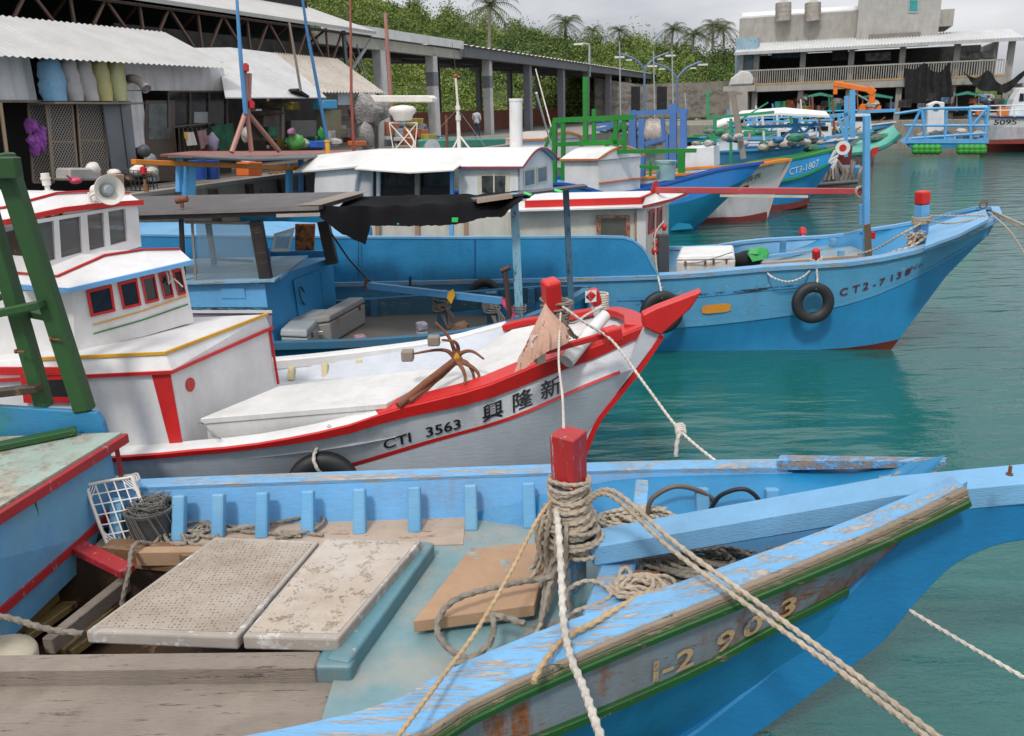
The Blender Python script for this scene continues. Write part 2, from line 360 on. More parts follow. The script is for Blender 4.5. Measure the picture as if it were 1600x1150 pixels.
# ================================================= foreground open boat
G1 = 'wooden fishing boats moored in the front row'
A = thing('fishing_boat', 'open sky blue wooden boat in the foreground with red topped bollard and two hatch covers', 'boat', (0, 3.9, 0), G1)
ZD = .76
Gf = even([V((-6.2, 4.8, 1.04)), V((-4.5, 4.86, 1.02)), Z(200, 757, 1.02), Z(600, 742, 1.02), Z(850, 733, 1.03), Z(1000, 728, 1.06), Z(1250, 725, 1.2), Z(1400, 729, 1.33), V((2.28, 3.86, 1.58))], 40)
Gn = even([V((-6.2, 2.3, 1.02)), V((-3, 2.3, .98)), V((-1.5, 2.42, .98)), Z(600, 1160, .99), Z(740, 1087, 1.), Z(865, 1031, 1.03), Z(1000, 975, 1.09), Z(1100, 935, 1.16), Z(1200, 894, 1.25), Z(1300, 853, 1.34), Z(1400, 809, 1.45), Z(1505, 757, 1.6)], 40)
Ln = even([V((-6.2, 2.5, .6)), V((-3, 2.5, .6)), V((-1.5, 2.6, .58)), V((-.3, 2.88, .62)), Y(1060, 1060, 3.32), Y(1200, 985, 3.42), Y(1255, 958, 3.5), Y(1322, 922, 3.6)], 40)
Lm = even([V((-6.2, 3.1, 0)), V((-3, 2.95, 0)), V((-1.5, 2.98, 0)), V((-.3, 3.15, .05)), V((.6, 3.45, .2)), V((1.1, 3.57, .4)), V((1.5, 3.62, .55)), V((1.72, 3.635, .70))], 40)
Lk = even([V((-6.2, 3.7, -.4)), V((-3, 3.7, -.45)), V((-1.5, 3.7, -.45)), V((-.3, 3.7, -.4)), V((.4, 3.69, -.25)), V((.8, 3.68, -.05)), V((1.15, 3.66, .1)), V((1.4, 3.64, .3))], 40)
def mirrorY(pts, c=3.66, k=1.0): return [V((p.x, 2 * (c + .05 * max(0, 1.6 - p.x)) - p.y, p.z)) for p in pts]
Lfk = Lk; Lfm = mirrorY(Lm); Lfn = mirrorY(Ln)
Gfo = [p + V((0, .03, 0)) for p in Gf]
mid = lambda a, b, k: [p.lerp(q, k) for p, q in zip(a, b)]
PLANKG = paint('grey blue upper strake', (.19, .23, .27), under=(.24, .11, .05), wear=.30, dirt=.6, dirtcol=(.16, .09, .05), grain=(.5, 3, 6), rust=.55, psc=2)
hb = MB(); hb.grid([mid(Gn, Ln, 0), mid(Gn, Ln, .5), Ln]); hb.mat(1)
hb.grid([Ln, mid(Ln, Lm, .5), Lm, mid(Lm, Lk, .5), Lk]); hb.mat(1); hb.grid([Lk, Lfm, Lfn, Gfo]); hb.mat(1)
tr = [Gn[0], Ln[0], Lm[0], Lk[0], Lfm[0], Lfn[0], Gfo[0]]; hb.add(tr, [tuple(range(len(tr)))])
part('hull', hb, [PLANKG, DEEPB], A, smooth=True, recalc=False)
# inner skins
Gfi = [p - nvec(Gf, i) * -.05 if False else p + V((0, -.07, 0)) for i, p in enumerate(Gf)]
ib = MB(); n_ = 36
ib.grid([[p + V((0, 0, -.02)) for p in Gfi[:n_]], [V((p.x - .0, p.y - .10, ZD - .04)) for p in Gfi[:n_]]])
part('inner_planking', ib, paint('inner side boards', (.13, .36, .64), under=(.3, .2, .1), wear=.2, dirt=.6, dirtcol=(.22, .13, .05), rust=.18, grain=(1, 1, 3)), A)
ib = MB(); Gni = [p + V((0, .14, 0)) for p in Gn]; ib.grid([[p + V((0, 0, -.02)) for p in Gni[:37]], [V((p.x, p.y + .02, ZD - .04)) for p in Gni[:37]]])
part('inner_planking', ib, SKYB, A)
# gunwales
gb = MB(); gb.sweep(Gf[:36], [(-.045, -.055), (.065, -.055), (.07, .012), (-.05, .018)]); part('gunwale', gb, SKYB_WORN, A, bevel=.008)
bt = MB(); e0, e1 = Gf[35], Z(1478, 722, 1.42)
bt.beam(e0 + V((-.06, 0, .012)), e1, .10, .065, w2=.07, h2=.03); bt.beam(Z(1380, 775, 1.28), Z(1412, 742, 1.36), .07, .03); bt.beam(Z(1375, 752, 1.30), Z(1462, 738, 1.36), .05, .04, h2=.02)
part('broken_gunwale_end', bt, paint('splintered wood', (.33, .25, .18), under=(.17, .42, .72), wear=.5, dirt=.3, grain=(1, 9, 9), bump=.8), A)
gb = MB(); gb.sweep(Gn, [(-.20, -.035), (.0, -.05), (.012, .0), (-.20, .015)][::-1], scale=lambda t: 1 - .55 * max(0, t - .75) / .25)
part('gunwale', gb, SKYB_WORN, A, bevel=.006, label='near gunwale with peeling paint and bare wood edge')
WOODEDGE = paint('weathered edge board', (.30, .23, .17), under=(.02, .11, .03), wear=.3, dirt=.5, grain=(.6, 8, 8), bump=.8, rough=.85)
gb = MB(); gb.sweep([p + V((0, 0, -.0)) for p in Gn], [(.002, -.006), (.028, -.012), (.03, -.042), (.002, -.042)][::-1]); part('rub_rail', gb, WOODEDGE, A, bevel=.004)
gb = MB(); gb.sweep([p + V((0, 0, -.02)) for p in Gn], [(.002, -.045), (.044, -.048), (.040, -.092), (.002, -.092)][::-1]); part('rub_rail', gb, GREEN, A, bevel=.008, label='green rub rail')
gb = MB(); gb.sweep([p + V((0, 0, -.01)) for p in Gn], [(.002, -.034), (.030, -.036), (.034, -.058), (.002, -.058)][::-1]); part('rub_rail', gb, paint('mossy wood', (.07, .10, .035), under=(.25, .19, .13), wear=.4, dirt=.5, grain=(.6, 8, 8)), A, bevel=.004)
gb = MB(); gb.sweep([p + V((0, -.01, .012)) for p in Ln], [(-.01, -.022), (.02, -.022), (.02, .022), (-.01, .022)]); part('lower_rail', gb, GREEN, A, bevel=.005)
# stem plate with its curved underside
sp = [V((2.02, 0, 1.36)), V((2.28, 0, 1.44)), V((2.56, 0, 1.47)), V((3.3, 0, 1.62))]
un = smooth_path([V((3.3, 0, 1.36)), V((2.9, 0, 1.27)), V((2.6, 0, 1.23)), V((2.41, 0, 1.19)), V((2.22, 0, 1.08)), V((2.05, 0, .86)), V((1.9, 0, .63)), V((1.63, 0, .39)), V((1.2, 0, .02)), V((.8, 0, -.25))], 5)
inn = [V((.55, 0, -.2)), V((.95, 0, .12)), V((1.3, 0, .45)), V((1.6, 0, .82)), V((1.85, 0, 1.15))]
ST = [p + V((0, 3.60, 0)) for p in sp + un + inn]
part('stem', MB().prism(ST, (0, .11, 0)), paint('deep blue stem paint', (.012, .175, .39), under=(.02, .05, .1), wear=.16, dirt=.3, dirtcol=(.01, .06, .14), grain=(1, 1, 2)), A, bevel=.012)
# stem beam running aft to the bollard
dz_ = V((0, 0, -.065))
b0, b1 = Y(938, 838, 4.03) + dz_, Y(1395, 757, 3.72) + dz_
b2 = Y(1600, 738, 3.68) + dz_; b2 = b1 + (b2 - b1) * 2.2; b0 = b0 - (b1 - b0) * .03
bm_ = MB(); bm_.sweep([b0, b1, b2], [(-.1, -.065), (.1, -.065), (.1, .065), (-.1, .065)]); part('stem_beam', bm_, SKYB_CLEAN, A, bevel=.012)
nb = MB(); pN = Z(1577, 742, 1.70); nb.cyl(pN, pN + V((0, 0, .045)), .008); nb.cyl(pN + V((0, 0, .0)), pN + V((0, 0, .008)), .016); part('bolt', nb, RUST, A)
# knee between beam and gunwale
kb = MB(); kb.prism([Z(1350, 812, 1.36), Z(1405, 783, 1.45), Z(1512, 752, 1.57), Z(1450, 792, 1.46), Z(1330, 842, 1.34)], (0, 0, -.06)); part('breast_hook', kb, SKYB_WORN, A)
# transverse beam at the bollard
tb = MB(); tb.beam(V((.40, 3.42, .93)), V((.66, 4.3, .86)), .19, .12); part('crossbeam', tb, SKYB_WORN, A, bevel=.012)
tb = MB(); tb.beam(V((.82, 4.55, .82)), V((.90, 4.88, .97)), .2, .09); part('crossbeam', tb, SKYB_WORN, A, bevel=.01)
# ribs
for px in (58, 130, 195, 290, 350, 417, 487, 566, 650, 736, 825, 905, 1085, 1190, 1290):
    y = 757 - (px - 200) * .0365 if px < 850 else 731
    zz = 1.02 if px < 900 else 1.08 if px < 1100 else 1.14 if px < 1200 else 1.2
    p = Z(px, y + 9, zz); rb = MB(); o9 = .10 if px > 1000 else 0; a = V((p.x, p.y - .10 - o9, zz + .0)); q = V((p.x, p.y - .215 - o9, ZD - .02))
    rb.beam(q, a, .085, .07, up=(0, 1, 0)); part('rib', rb, SKYB, A, bevel=.014, seg=2)
# deck pieces around the hold
back = Z(335, 838, .89).y + .04
hx1 = -.62
def yf(x):
    for i in range(len(Gf) - 1):
        if Gf[i].x <= x <= Gf[i + 1].x: k = (x - Gf[i].x) / (Gf[i + 1].x - Gf[i].x); return Gf[i].y + (Gf[i + 1].y - Gf[i].y) * k
    return Gf[-1].y
def yn(x):
    for i in range(len(Gn) - 1):
        if Gn[i].x <= x <= Gn[i + 1].x: k = (x - Gn[i].x) / (Gn[i + 1].x - Gn[i].x); return Gn[i].y + (Gn[i + 1].y - Gn[i].y) * k
    return Gn[-1].y
def deck(xs, y0, y1, z): return [[V((x, y0(x) + (y1(x) - y0(x)) * k / 6, z(x))) for k in range(7)] for x in xs]
dk = MB(); xs = [-2.75 + .2 * i for i in range(13)]
dk.slab(deck([x for x in xs if x < -.3], lambda x: back, lambda x: yf(x) - .1, lambda x: ZD), (0, 0, -.05)); part('deck', dk, DECKTAN, A, label='tan side deck')
xs2 = [-.92 + .15 * i for i in range(18)]
dk = MB(); dk.slab(deck([x for x in xs2 if x < 1.6], lambda x: max(yn(x) + .1, 3.42 + (x - .8) * .25), lambda x: yf(x) - .1, lambda x: ZD - .006 + max(0, x - .5) * .12), (0, 0, -.05)); part('deck', dk, TEAL, A, label='teal fore deck')
dk = MB(); dk.slab(deck([-6, -4.5, -3, -2, -1, -.35], lambda x: yn(x) + .1, lambda x: 3.42, lambda x: ZD - .02), (0, 0, -.05)); part('deck', dk, GREYWOOD, A, label='grey near side deck')
TT = paint('teal coaming paint', (.09, .22, .26), under=(.35, .3, .25), wear=.33, dirt=.7, dirtcol=(.25, .22, .18), grain=(1, 1, 1), bump=.3)
# hatch coaming: long front beam, right-hand lip, back beam
cb = MB(); cb.beam(V((-6, 3.5, ZD + .02)), V((-1.0, 3.36, ZD + .02)), .12, .11); part('coaming', cb, GREYWOOD, A, bevel=.008)
cb = MB(); cb.beam(V((-1.003, 3.372, ZD + .02)), V((-.82, 3.36, ZD + .02)), .135, .112); cb.beam(V((-.90, 3.33, ZD + .03)), V((-.575, 4.43, ZD + .03)), .13, .12); part('coaming', cb, TT, A, bevel=.02, seg=3)
cb = MB(); cb.beam(V((-2.4, 4.50, ZD)), V((-.9, 4.45, ZD)), .07, .1); part('coaming', cb, BROWNWOOD, A, bevel=.005)
# hold walls and timbers inside
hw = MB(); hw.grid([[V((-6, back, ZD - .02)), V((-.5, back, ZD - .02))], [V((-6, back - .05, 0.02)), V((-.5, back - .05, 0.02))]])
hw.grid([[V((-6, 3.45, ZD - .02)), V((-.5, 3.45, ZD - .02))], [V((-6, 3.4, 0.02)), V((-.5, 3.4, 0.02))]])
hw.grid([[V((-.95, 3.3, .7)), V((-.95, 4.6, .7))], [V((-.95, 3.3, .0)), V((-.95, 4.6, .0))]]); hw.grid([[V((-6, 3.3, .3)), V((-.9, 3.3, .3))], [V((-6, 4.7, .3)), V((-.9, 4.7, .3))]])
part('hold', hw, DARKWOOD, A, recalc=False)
YW = paint('stained yellow timber', (.28, .2, .08), under=(.10, .06, .03), wear=.4, dirt=.6, dirtcol=(.06, .03, .015), rust=.2, grain=(2, 2, 2))
for (p, q, zz, w_, h_, m_) in (((100, 1020), (235, 925), .40, .12, .06, YW), ((30, 1000), (185, 890), .42, .10, .05, YW), ((-20, 930), (150, 870), .45, .05, .05, GREYWOOD), ((20, 985), (125, 900), .48, .06, .07, YW), ((75, 1010), (205, 905), .55, .07, .10, GREYWOOD), ((0, 965), (140, 885), .36, .09, .06, paint('dark reddish timber', (.12, .035, .02), wear=.3, dirt=.4, dirtcol=(.02, .01, .01)))):
    tm = MB(); tm.beam(Z(*p, zz), Z(*q, zz), w_, h_); part('hold_timber', tm, m_, A, bevel=.006)
tm = MB(); tm.beam(Z(170, 862, ZD - .02), Z(320, 876, ZD - .04), .12, .14); part('hold_timber', tm, paint('brown plank', (.20, .10, .05), under=(.28, .2, .14), wear=.4, dirt=.5, grain=(1, 6, 6)), A, bevel=.006)
tm = MB(); tm.beam(Z(112, 850, ZD + .06), Z(200, 893, ZD + .03), .10, .05); part('red_plank', tm, RED_WORN, A, bevel=.005)
# aft deck house: bulkhead, tabletop, raised board
BH = paint('bulkhead blue', (.13, .36, .62), under=(.2, .35, .3), wear=.22, dirt=.3, grain=(1, 1, 1), stain=(.16, .32, .34, .6))
w0, w1 = V((-2.72, 5.0, .7)), V((-3.1, 3.3, .45))
c0, c1 = V((-2.74, 5.02, 1.36)), V((-3.0, 3.3, 1.36))
bb = MB(); bb.hexa([w0, w1, w1 + V((-3, 0, 0)), w0 + V((-3, 0, 0))], [V((c0.x, c0.y, 1.33)), V((c1.x, c1.y, 1.33)), V((-6, 3.3, 1.33)), V((-6, 5, 1.33))]); AH = part('deck_house', bb, BH, A)
fb = MB(); fb.slab([[V((-6.2, 3.25, 1.36)), V((-3.01, 3.25, 1.36))], [V((-6.2, 4.2, 1.36)), V((-2.84, 4.2, 1.37))], [V((-6.2, 5.06, 1.36)), V((-2.66, 5.06, 1.38))]], (0, 0, -.03)); part('house_top', fb, paint('pale green plywood', (.34, .42, .36), under=(.38, .34, .27), wear=.45, dirt=.5, dirtcol=(.2, .18, .13), grain=(1, 1, 1), psc=1.5, bump=.5), A)
fb = MB(); fb.beam(V((-2.995, 3.25, 1.315)), V((-2.64, 5.07, 1.335)), .035, .065); part('trim', fb, RED_WORN, AH, bevel=.004)
k1 = lambda t: w0.lerp(w1, t)
fb = MB(); fb.beam(w0.lerp(c0, .28) + V((.02, 0, 0)), w1.lerp(c1, .28) + V((.02, 0, 0)), .03, .05); part('trim', fb, RED_WORN, AH)
fb = MB(); fb.beam(V((-2.70, 5.03, 1.0)), V((-2.71, 5.05, 1.34)), .03, .03); part('trim', fb, RED_WORN, AH)
fb = MB(); a_, b_ = w0.lerp(w1, .38), c0.lerp(c1, .42); fb.beam(a_.lerp(b_, .3) + V((.004, 0, 0)), b_ + V((.004, 0, -.05)), .012, .01); part('trim', fb, DGREY, AH)
dsc = MB(); pc = w0.lerp(c0, .42).lerp(w1.lerp(c1, .42), .13); dsc.disc(pc + V((.0, -.0, -.22)), .07, (1, -.15, 0), .03); part('scupper', dsc, BLACK, AH)
rbm = MB(); rbm.prism([Y(-60, 632, 5.12), Y(150, 645, 5.12), Y(160, 660, 5.12), Y(169, 692, 5.12), Y(-60, 680, 5.12)], (0, .05, 0)); part('raised_board', rbm, paint('blue board', (.03, .22, .42), under=(.02, .2, .2), under2=(.05, .12, .1), wear=.3, dirt=.4, stain=(.03, .22, .2, .8)), A, bevel=.004)
rbm = MB(); rbm.beam(Z(-40, 705, 1.40), Z(120, 672, 1.41), .09, .04); part('loose_plank', rbm, GREEN, A, bevel=.004)
# --- gantry of green posts
GT = thing('gantry', 'dark green wooden frame of leaning posts rising from the foreground boat', 'frame', Y(100, 640, 5.2))
pa, pb = Y(133, 642, 5.16), Y(4, 240, 5.25); g1 = MB(); g1.beam(pa, pb + (pb - pa) * .0, .115, .11, up=(0, 1, 0)); part('post', g1, GREEN_POST, GT, bevel=.012)
qa, qb = Y(70, 636, 5.2), Y(-35, 270, 5.3); g1 = MB(); g1.beam(qa, qb, .10, .10, up=(0, 1, 0)); part('post', g1, GREEN_POST, GT, bevel=.012)
g1 = MB(); g1.beam(Y(-40, 497, 5.10), Y(66, 475, 5.10), .05, .085, up=(0, 1, 0)); part('crosspiece', g1, GREEN_POST, GT, bevel=.006)
g1 = MB(); g1.beam(Y(30, 485, 5.35), Y(82, 495, 5.3), .09, .05, up=(0, 0, 1)); part('crosspiece', g1, GREEN_POST, GT, bevel=.006)
g1 = MB(); g1.beam(Y(-40, 618, 5.1), Y(62, 606, 5.12), .05, .09, up=(0, 1, 0)); part('crosspiece', g1, DARKWOOD, GT, bevel=.006)
g1 = MB(); g1.beam(Y(-30, 262, 5.12), Y(30, 262, 5.12), .08, .13, up=(0, 0, 1)); g1.beam(Y(-30, 268, 5.1), Y(24, 268, 5.1), .012, .02); part('head_block', g1, GREEN_POST, GT, bevel=.008)
g1 = MB(); g1.beam(Y(-30, 480, 5.3), Y(26, 452, 5.3), .05, .04); part('crosspiece', g1, GREEN_POST, GT, bevel=.006)
for (px, py) in ((27, 549), (82, 530)):
    g1 = MB(); p = Y(px, py, 5.12); g1.cyl(p + V((-.01, 0, 0)), p + V((.06, -.02, 0)), .007, n=8); g1.cyl(p + V((-.014, .0, 0)), p + V((-.002, 0, 0)), .016, n=8); part('bolt', g1, RUST, GT)
# --- bollard
PB0, PB1 = V((.30, 4.06, ZD - .04)), Y(888, 676, 4.0)
bo = MB(); ax = (PB1 - PB0).normalized(); up_ = V((.82, -.57, 0)); kz = PB0.lerp(PB1, .69); bo.beam(PB0, kz, .14, .14, up=up_)
BL = part('bollard', bo, SKYB_WORN, A, bevel=.012)
bo = MB(); bo.beam(kz, PB1, .145, .145, up=up_, w2=.15, h2=.15); part('bollard_head', bo, paint('worn red bollard paint', (.42, .018, .02), under=(.45, .33, .33), wear=.33, dirt=.25, grain=(8, 8, 1), dirtcol=(.2, .03, .03), bump=.5), BL, bevel=.006)
wr = MB(); 
def pax(z): k = (z - PB0.z) / (PB1.z - PB0.z); return PB0.lerp(PB1, k)
for i in range(34):
    z = .99 + .0131 * i + rnd(-.008, .008); r0 = .100 + .062 * math.exp(-((z - 1.08) / .12) ** 2) + rnd(-.016, .018); tl = rnd(-.04, .04); ph = rnd(0, 6)
    pts = [pax(z) + V((math.cos(t) * r0 * (1 + .08 * math.sin(2 * t + ph)), math.sin(t) * r0, tl * math.cos(t + ph) + .012 * t / 6)) for t in [ph + k * .33 for k in range(23)]]
    wr.rope(pts, rnd(.0105, .0135), 8)
for i in range(9):
    a9 = rnd(2.6, 4.6); r9 = .15; p9 = lambda zz, k: pax(zz) + V((math.cos(a9) * (r9 + k), math.sin(a9) * (r9 + k), 0))
    wr.rope(smooth_path([p9(1.25, 0), p9(1.1, .04), p9(.97, .03), p9(.86, .05 + rnd(0, .05)), p9(.78, .08 + rnd(0, .12))], 5), .0125, 8)
part('rope_lashing', wr, ROPE, A, smooth=True)
# lettering on the strake
def strk(x, v):
    hz_ = atx(Gn, x).z - atx(Ln, x).z
    f = v / max(.05, hz_); c = [p.lerp(q, f) for p, q in zip(Ln, Gn)]; return atx(c, x) + V((0, -.012, 0))
LT = paint('faded tan lettering', (.52, .34, .18), under=(.20, .21, .22), wear=.36, dirt=.5, psc=6, grain=(1, 1, 1))
for ch, px in (('1', 1006), ('-', 1032), ('2', 1055), ('9', 1122), ('0', 1168), ('3', 1226)): x0 = Y(px, 1000, 3.3).x; part('hull_letter', text_mb(ch, .175, lambda u, v: strk(x0 + u, v + .06), sx=1.15, font_off=.004), LT, A, recalc=False)

# ================================================= things lying in the foreground boat
def rim_lid(name, pts, zt, th, label, rimw, bumpy, grp):
    c = [V((p.x, p.y, zt)) for p in pts]; cen = sum(c, V()) / 4
    T = thing(name, label, 'hatch cover', (cen.x, cen.y, zt - th), grp)
    part('rim', MB().prism(c, (0, 0, -th)), FIBRE_EDGE, T, bevel=.012, seg=2)
    inn_ = [p + (cen - p).normalized() * rimw * 1.35 for p in c]; part('panel', MB().prism([p + V((0, 0, .003)) for p in inn_], (0, 0, -.01)), bumpy, T)
    return T
m, n, l, b = newmat('dimpled hatch panel'); g = n.new('ShaderNodeNewGeometry').outputs['Position']
v = nz(n, l, g, 2.2, 8, .65); c = mix(n, l, ramp(n, l, v, .35, .65), (.29, .225, .165), (.45, .39, .33))
vr = n.new('ShaderNodeTexVoronoi'); vr.inputs['Scale'].default_value = 42; vr.inputs['Randomness'].default_value = .25; l.new(g, vr.inputs[0]); dm = ramp(n, l, vr.outputs['Distance'], .16, .3)
c = mix(n, l, .55, c, dm, 'MULTIPLY'); f = nz(n, l, g, 90, 4, .8); c = mix(n, l, .3, c, f, 'MULTIPLY'); l.new(c, b.inputs['Base Color']); b.inputs['Roughness'].default_value = .85
bp = n.new('ShaderNodeBump'); bp.inputs['Strength'].default_value = .6; bp.inputs['Distance'].default_value = .01; l.new(dm, bp.inputs['Height']); l.new(bp.outputs[0], b.inputs['Normal']); DIMP = m
gh = 'hatch covers on the foreground boat'
rim_lid('hatch_cover', [Z(133, 986, .90), Z(370, 996, .90), Z(499, 845, .90), Z(336, 838, .90)], .90, .075, 'dimpled grey hatch cover with pale rim beside the open hold', .035, DIMP, gh)
rim_lid('hatch_cover', [Z(378, 994, .91), Z(528, 998, .91), Z(659, 843, .91), Z(509, 838, .91)], .91, .08, 'sandy tan hatch cover with chalky white rim beside the teal lip', .03, FIBRE, gh)
pts = [Z(645, 970, .86), Z(835, 944, .88), Z(862, 846, .86), Z(735, 855, .86)]
BD = thing('plywood_board', 'brown plywood hatch lid tilted on the teal deck under the loose rope', 'wooden lid', (pts[0] + pts[2]) / 2 - V((0, 0, .1)))
part('board', MB().prism(pts, (0, 0, -.075)), BROWNWOOD, BD, bevel=.006)
ins = [p + (sum(pts, V()) / 4 - p) * .13 + V((0, 0, -.076)) for p in pts]; part('underframe', MB().prism(ins, (0, 0, -.035)), TT, BD)
# plastic crate
CR = thing('plastic_crate', 'white plastic crate with a grid bottom tipped on its side against the bulkhead', 'crate', (-2.55, 4.75, ZD))
m, n, l, b = newmat('x')
o_ = Y(240, 838, 4.72); rU = (Y(168, 852, 4.62) - o_); rV = (Y(206, 746, 4.85) - o_); nn = rU.cross(rV).normalized(); nn = nn if nn.y > 0 else -nn
cr_ = MB(); P4 = [o_, o_ + rU, o_ + rU + rV, o_ + rV]
loop = []
for i in range(4):
    a, p_, q = P4[i - 1], P4[i], P4[(i + 1) % 4]; loop += [p_ + (a - p_).normalized() * .03, p_ + (q - p_).normalized() * .03]
cr_.tube(smooth_path(loop, 3, True), .011, 8, closed=True)
cr_.tube([p + nn * .24 + (p - sum(P4, V()) / 4) * .12 for p in smooth_path(loop, 3, True)], .013, 8, closed=True); part('rim', cr_, PLASTW, CR, smooth=True)
cr_ = MB()
for k in range(1, 5):
    t = k / 5; cr_.beam(o_ + rU * t, o_ + rU * t + rV, .008, .006, up=nn)
for k in range(1, 6): t = k / 6; cr_.beam(o_ + rV * t, o_ + rV * t + rU, .008, .0055, up=nn)
for cx, cy in ((0, 0), (1, 0), (0, 1), (1, 1)):
    c = o_ + rU * cx + rV * cy
    for t in (.12, .18, .24): cr_.beam(c + (rU * t if cx == 0 else rU * -t), c + (rV * t if cy == 0 else rV * -t), .006, .006, up=nn)
part('bottom_grid', cr_, PLASTW, CR)
cr_ = MB()
cen = sum(P4, V()) / 4
for i in range(4):
    p_, q = P4[i], P4[(i + 1) % 4]
    for k in range(6):
        t = (k + .5) / 6; a = p_.lerp(q, t); a2 = a + nn * .24 + (a - cen) * .12; cr_.beam(a, a2, .007, .007)
    for t in (.33, .66): cr_.beam(p_ + nn * .24 * t + (p_ - cen) * .12 * t, q + nn * .24 * t + (q - cen) * .12 * t, .007, .007)
part('side_slats', cr_, PLASTW, CR)
# tub of net behind the crate
NT = thing('net_tub', 'round grey tub packed with tangled fishing net behind the crate', 'tub', (-2.43, 4.78, ZD))
nb = MB(); nb.lathe((-2.42, 4.78, ZD), [(.11, 0), (.14, .02), (.152, .17), (.162, .18), (.162, .2), (.14, .2), (.13, .05), (.0, .04)], 26); part('tub', nb, paint('grey rubber tub', (.08, .08, .085), wear=.2, dirt=.5, dirtcol=(.2, .18, .15)), NT, smooth=True)
nb = MB()
for i in range(46):
    a = rnd(0, 6.28); q = [V((-2.42 + rnd(-.12, .12), 4.78 + rnd(-.12, .12), ZD + .19 + rnd(-.04, .07))) for _ in range(5)]; nb.tube(smooth_path(q, 4), .0035, 4)
for i in range(16):
    a = rnd(-2.4, .5); r0 = .15; nb.tube(smooth_path([V((-2.42 + math.cos(a + k * .1) * (r0 + .012 * k % 3 * .01 + .02), 4.78 + math.sin(a + k * .1) * (r0 + .02), ZD + .22 - k * .05)) for k in range(5)], 3), .003, 4)
part('net', nb, plain('grey net twine', (.16, .155, .14), rough=.95), NT)
# rope heaps
def heap(c, rx, ry, h, turns, r, mb, seed, wob=.35, flat=0):
    rs = random.Random(seed); pts = []; ph = rs.uniform(0, 6)
    for k in range(int(turns * 9)):
        t = k / 9 * 2 * math.pi + ph; q = .45 + .55 * abs(math.sin(k * .11 + seed)); 
        pts.append(V(c) + V((math.cos(t) * rx * q * rs.uniform(1 - wob, 1 + wob * .5), math.sin(t) * ry * q * rs.uniform(1 - wob, 1 + wob * .5), rs.uniform(0, h) * (1.1 - q * .6) + r)))
    mb.rope(smooth_path(pts, 5), r, 7)
hp = MB()
def gpx(lst, z0=ZD + .015, jit=.0): return smooth_path([Z(p[0], p[1], p[2] if len(p) > 2 else z0) for p in lst], 6)
hp.rope(gpx([(252, 770, .95), (264, 790, .9), (262, 820), (250, 835), (255, 850), (285, 852), (310, 838), (275, 818), (290, 800), (330, 805), (300, 830), (345, 840), (340, 815), (380, 830), (410, 832), (470, 838), (440, 830), (505, 836)]), .011)
hp.rope(gpx([(262, 815), (290, 790), (320, 810), (340, 845), (300, 850), (280, 825), (310, 815), (350, 828), (400, 822), (440, 815), (478, 808), (500, 806), (506, 815), (490, 827), (455, 836), (430, 842)], ZD + .03), .011)
hp.rope(gpx([(245, 800), (262, 845), (290, 848), (270, 822), (240, 850)], ZD + .04), .010)
heap(Z(300, 828, ZD), .16, .12, .04, 4, .010, hp, 5); heap(Z(285, 800, ZD), .1, .2, .04, 3, .009, hp, 6)
single('rope_heap', hp, ROPE_GREY, 'grey rope trailing in loops along the tan deck behind the hatch covers', 'rope', 'ropes on the foreground boat', smooth=True)
hp = MB(); hp.rope(gpx([(235, 850, .80), (215, 848, .86), (205, 862, .84), (202, 890, .8), (195, 920, .7), (190, 945, .6)]), .013); single('rope', hp, ROPE_GREY, 'grey rope end hanging down into the open hold', 'rope', 'ropes on the foreground boat', smooth=True)
hp = MB(); hp.rope(smooth_path([Z(-40, 955, .88), Z(20, 967, .86), Z(75, 983, .85), (Z(130, 990, .83))], 6), .016); single('rope', hp, ROPE_GREY, 'thick grey rope crossing the hold from the left to the dimpled cover', 'rope', 'ropes on the foreground boat', smooth=True)
hp = MB()
for sd in range(4): heap((Y(1000, 790, 4.5).x, 4.5, ZD + .02 + .035 * sd), .30, .13, .07, 6, .011, hp, sd, .25)
single('rope_heap', hp, ROPE, 'coiled tan rope heaped behind the bollard', 'rope', 'ropes on the foreground boat', smooth=True)
hp = MB()
for sd in range(3): heap((1.05, 3.98, ZD + .06 + .04 * sd), .34, .17, .06, 6, .011, hp, sd + 20, .2)
for i in range(9): o2 = rnd(-.02, .02); hp.rope(smooth_path([(.72 + o2, 4.02, ZD + .09 + i * .009), (.95, 3.96 + o2, ZD + .17 + i * .006), (1.2, 3.92 + o2 * 2, ZD + .17), (1.42, 3.9 + i * .012, ZD + .2 + i * .004)], 6), .010, 7)
single('rope_heap', hp, ROPE_GREY, 'greyish rope piled under the long blue beam', 'rope', 'ropes on the foreground boat', smooth=True)
hp = MB()
for sd in range(3): heap(Z(1000, 925, .93 + .03 * sd), .15, .10, .06, 6, .011, hp, sd + 40, .25)
hp.rope(gpx([(978, 960, .95), (968, 900, .97), (980, 888, .98), (995, 915, .97), (1015, 935, .96), (1040, 915, .97), (1030, 902, 1.0), (1000, 905, 1.0), (985, 950, .95)]), .012)
hp.rope(gpx([(1000, 940, .96), (1015, 905, 1.0), (1040, 900, 1.02), (1055, 912, 1.0), (1045, 935, .98)]), .010)
hp.rope(gpx([(884, 940, .97), (890, 920, .99), (915, 908, 1.0), (940, 912, 1.0), (955, 930, .98), (930, 945, .98), (900, 955, .97), (880, 975, .92), (870, 1000, .86)]), .011)
hp.rope(gpx([(880, 975, .93), (860, 985, .88), (850, 1005, .82), (835, 1000, .82), (845, 975, .84)]), .011)
single('rope_heap', hp, ROPE, 'loops of tan rope lying on the near end of the crossbeam', 'rope', 'ropes on the foreground boat', smooth=True)
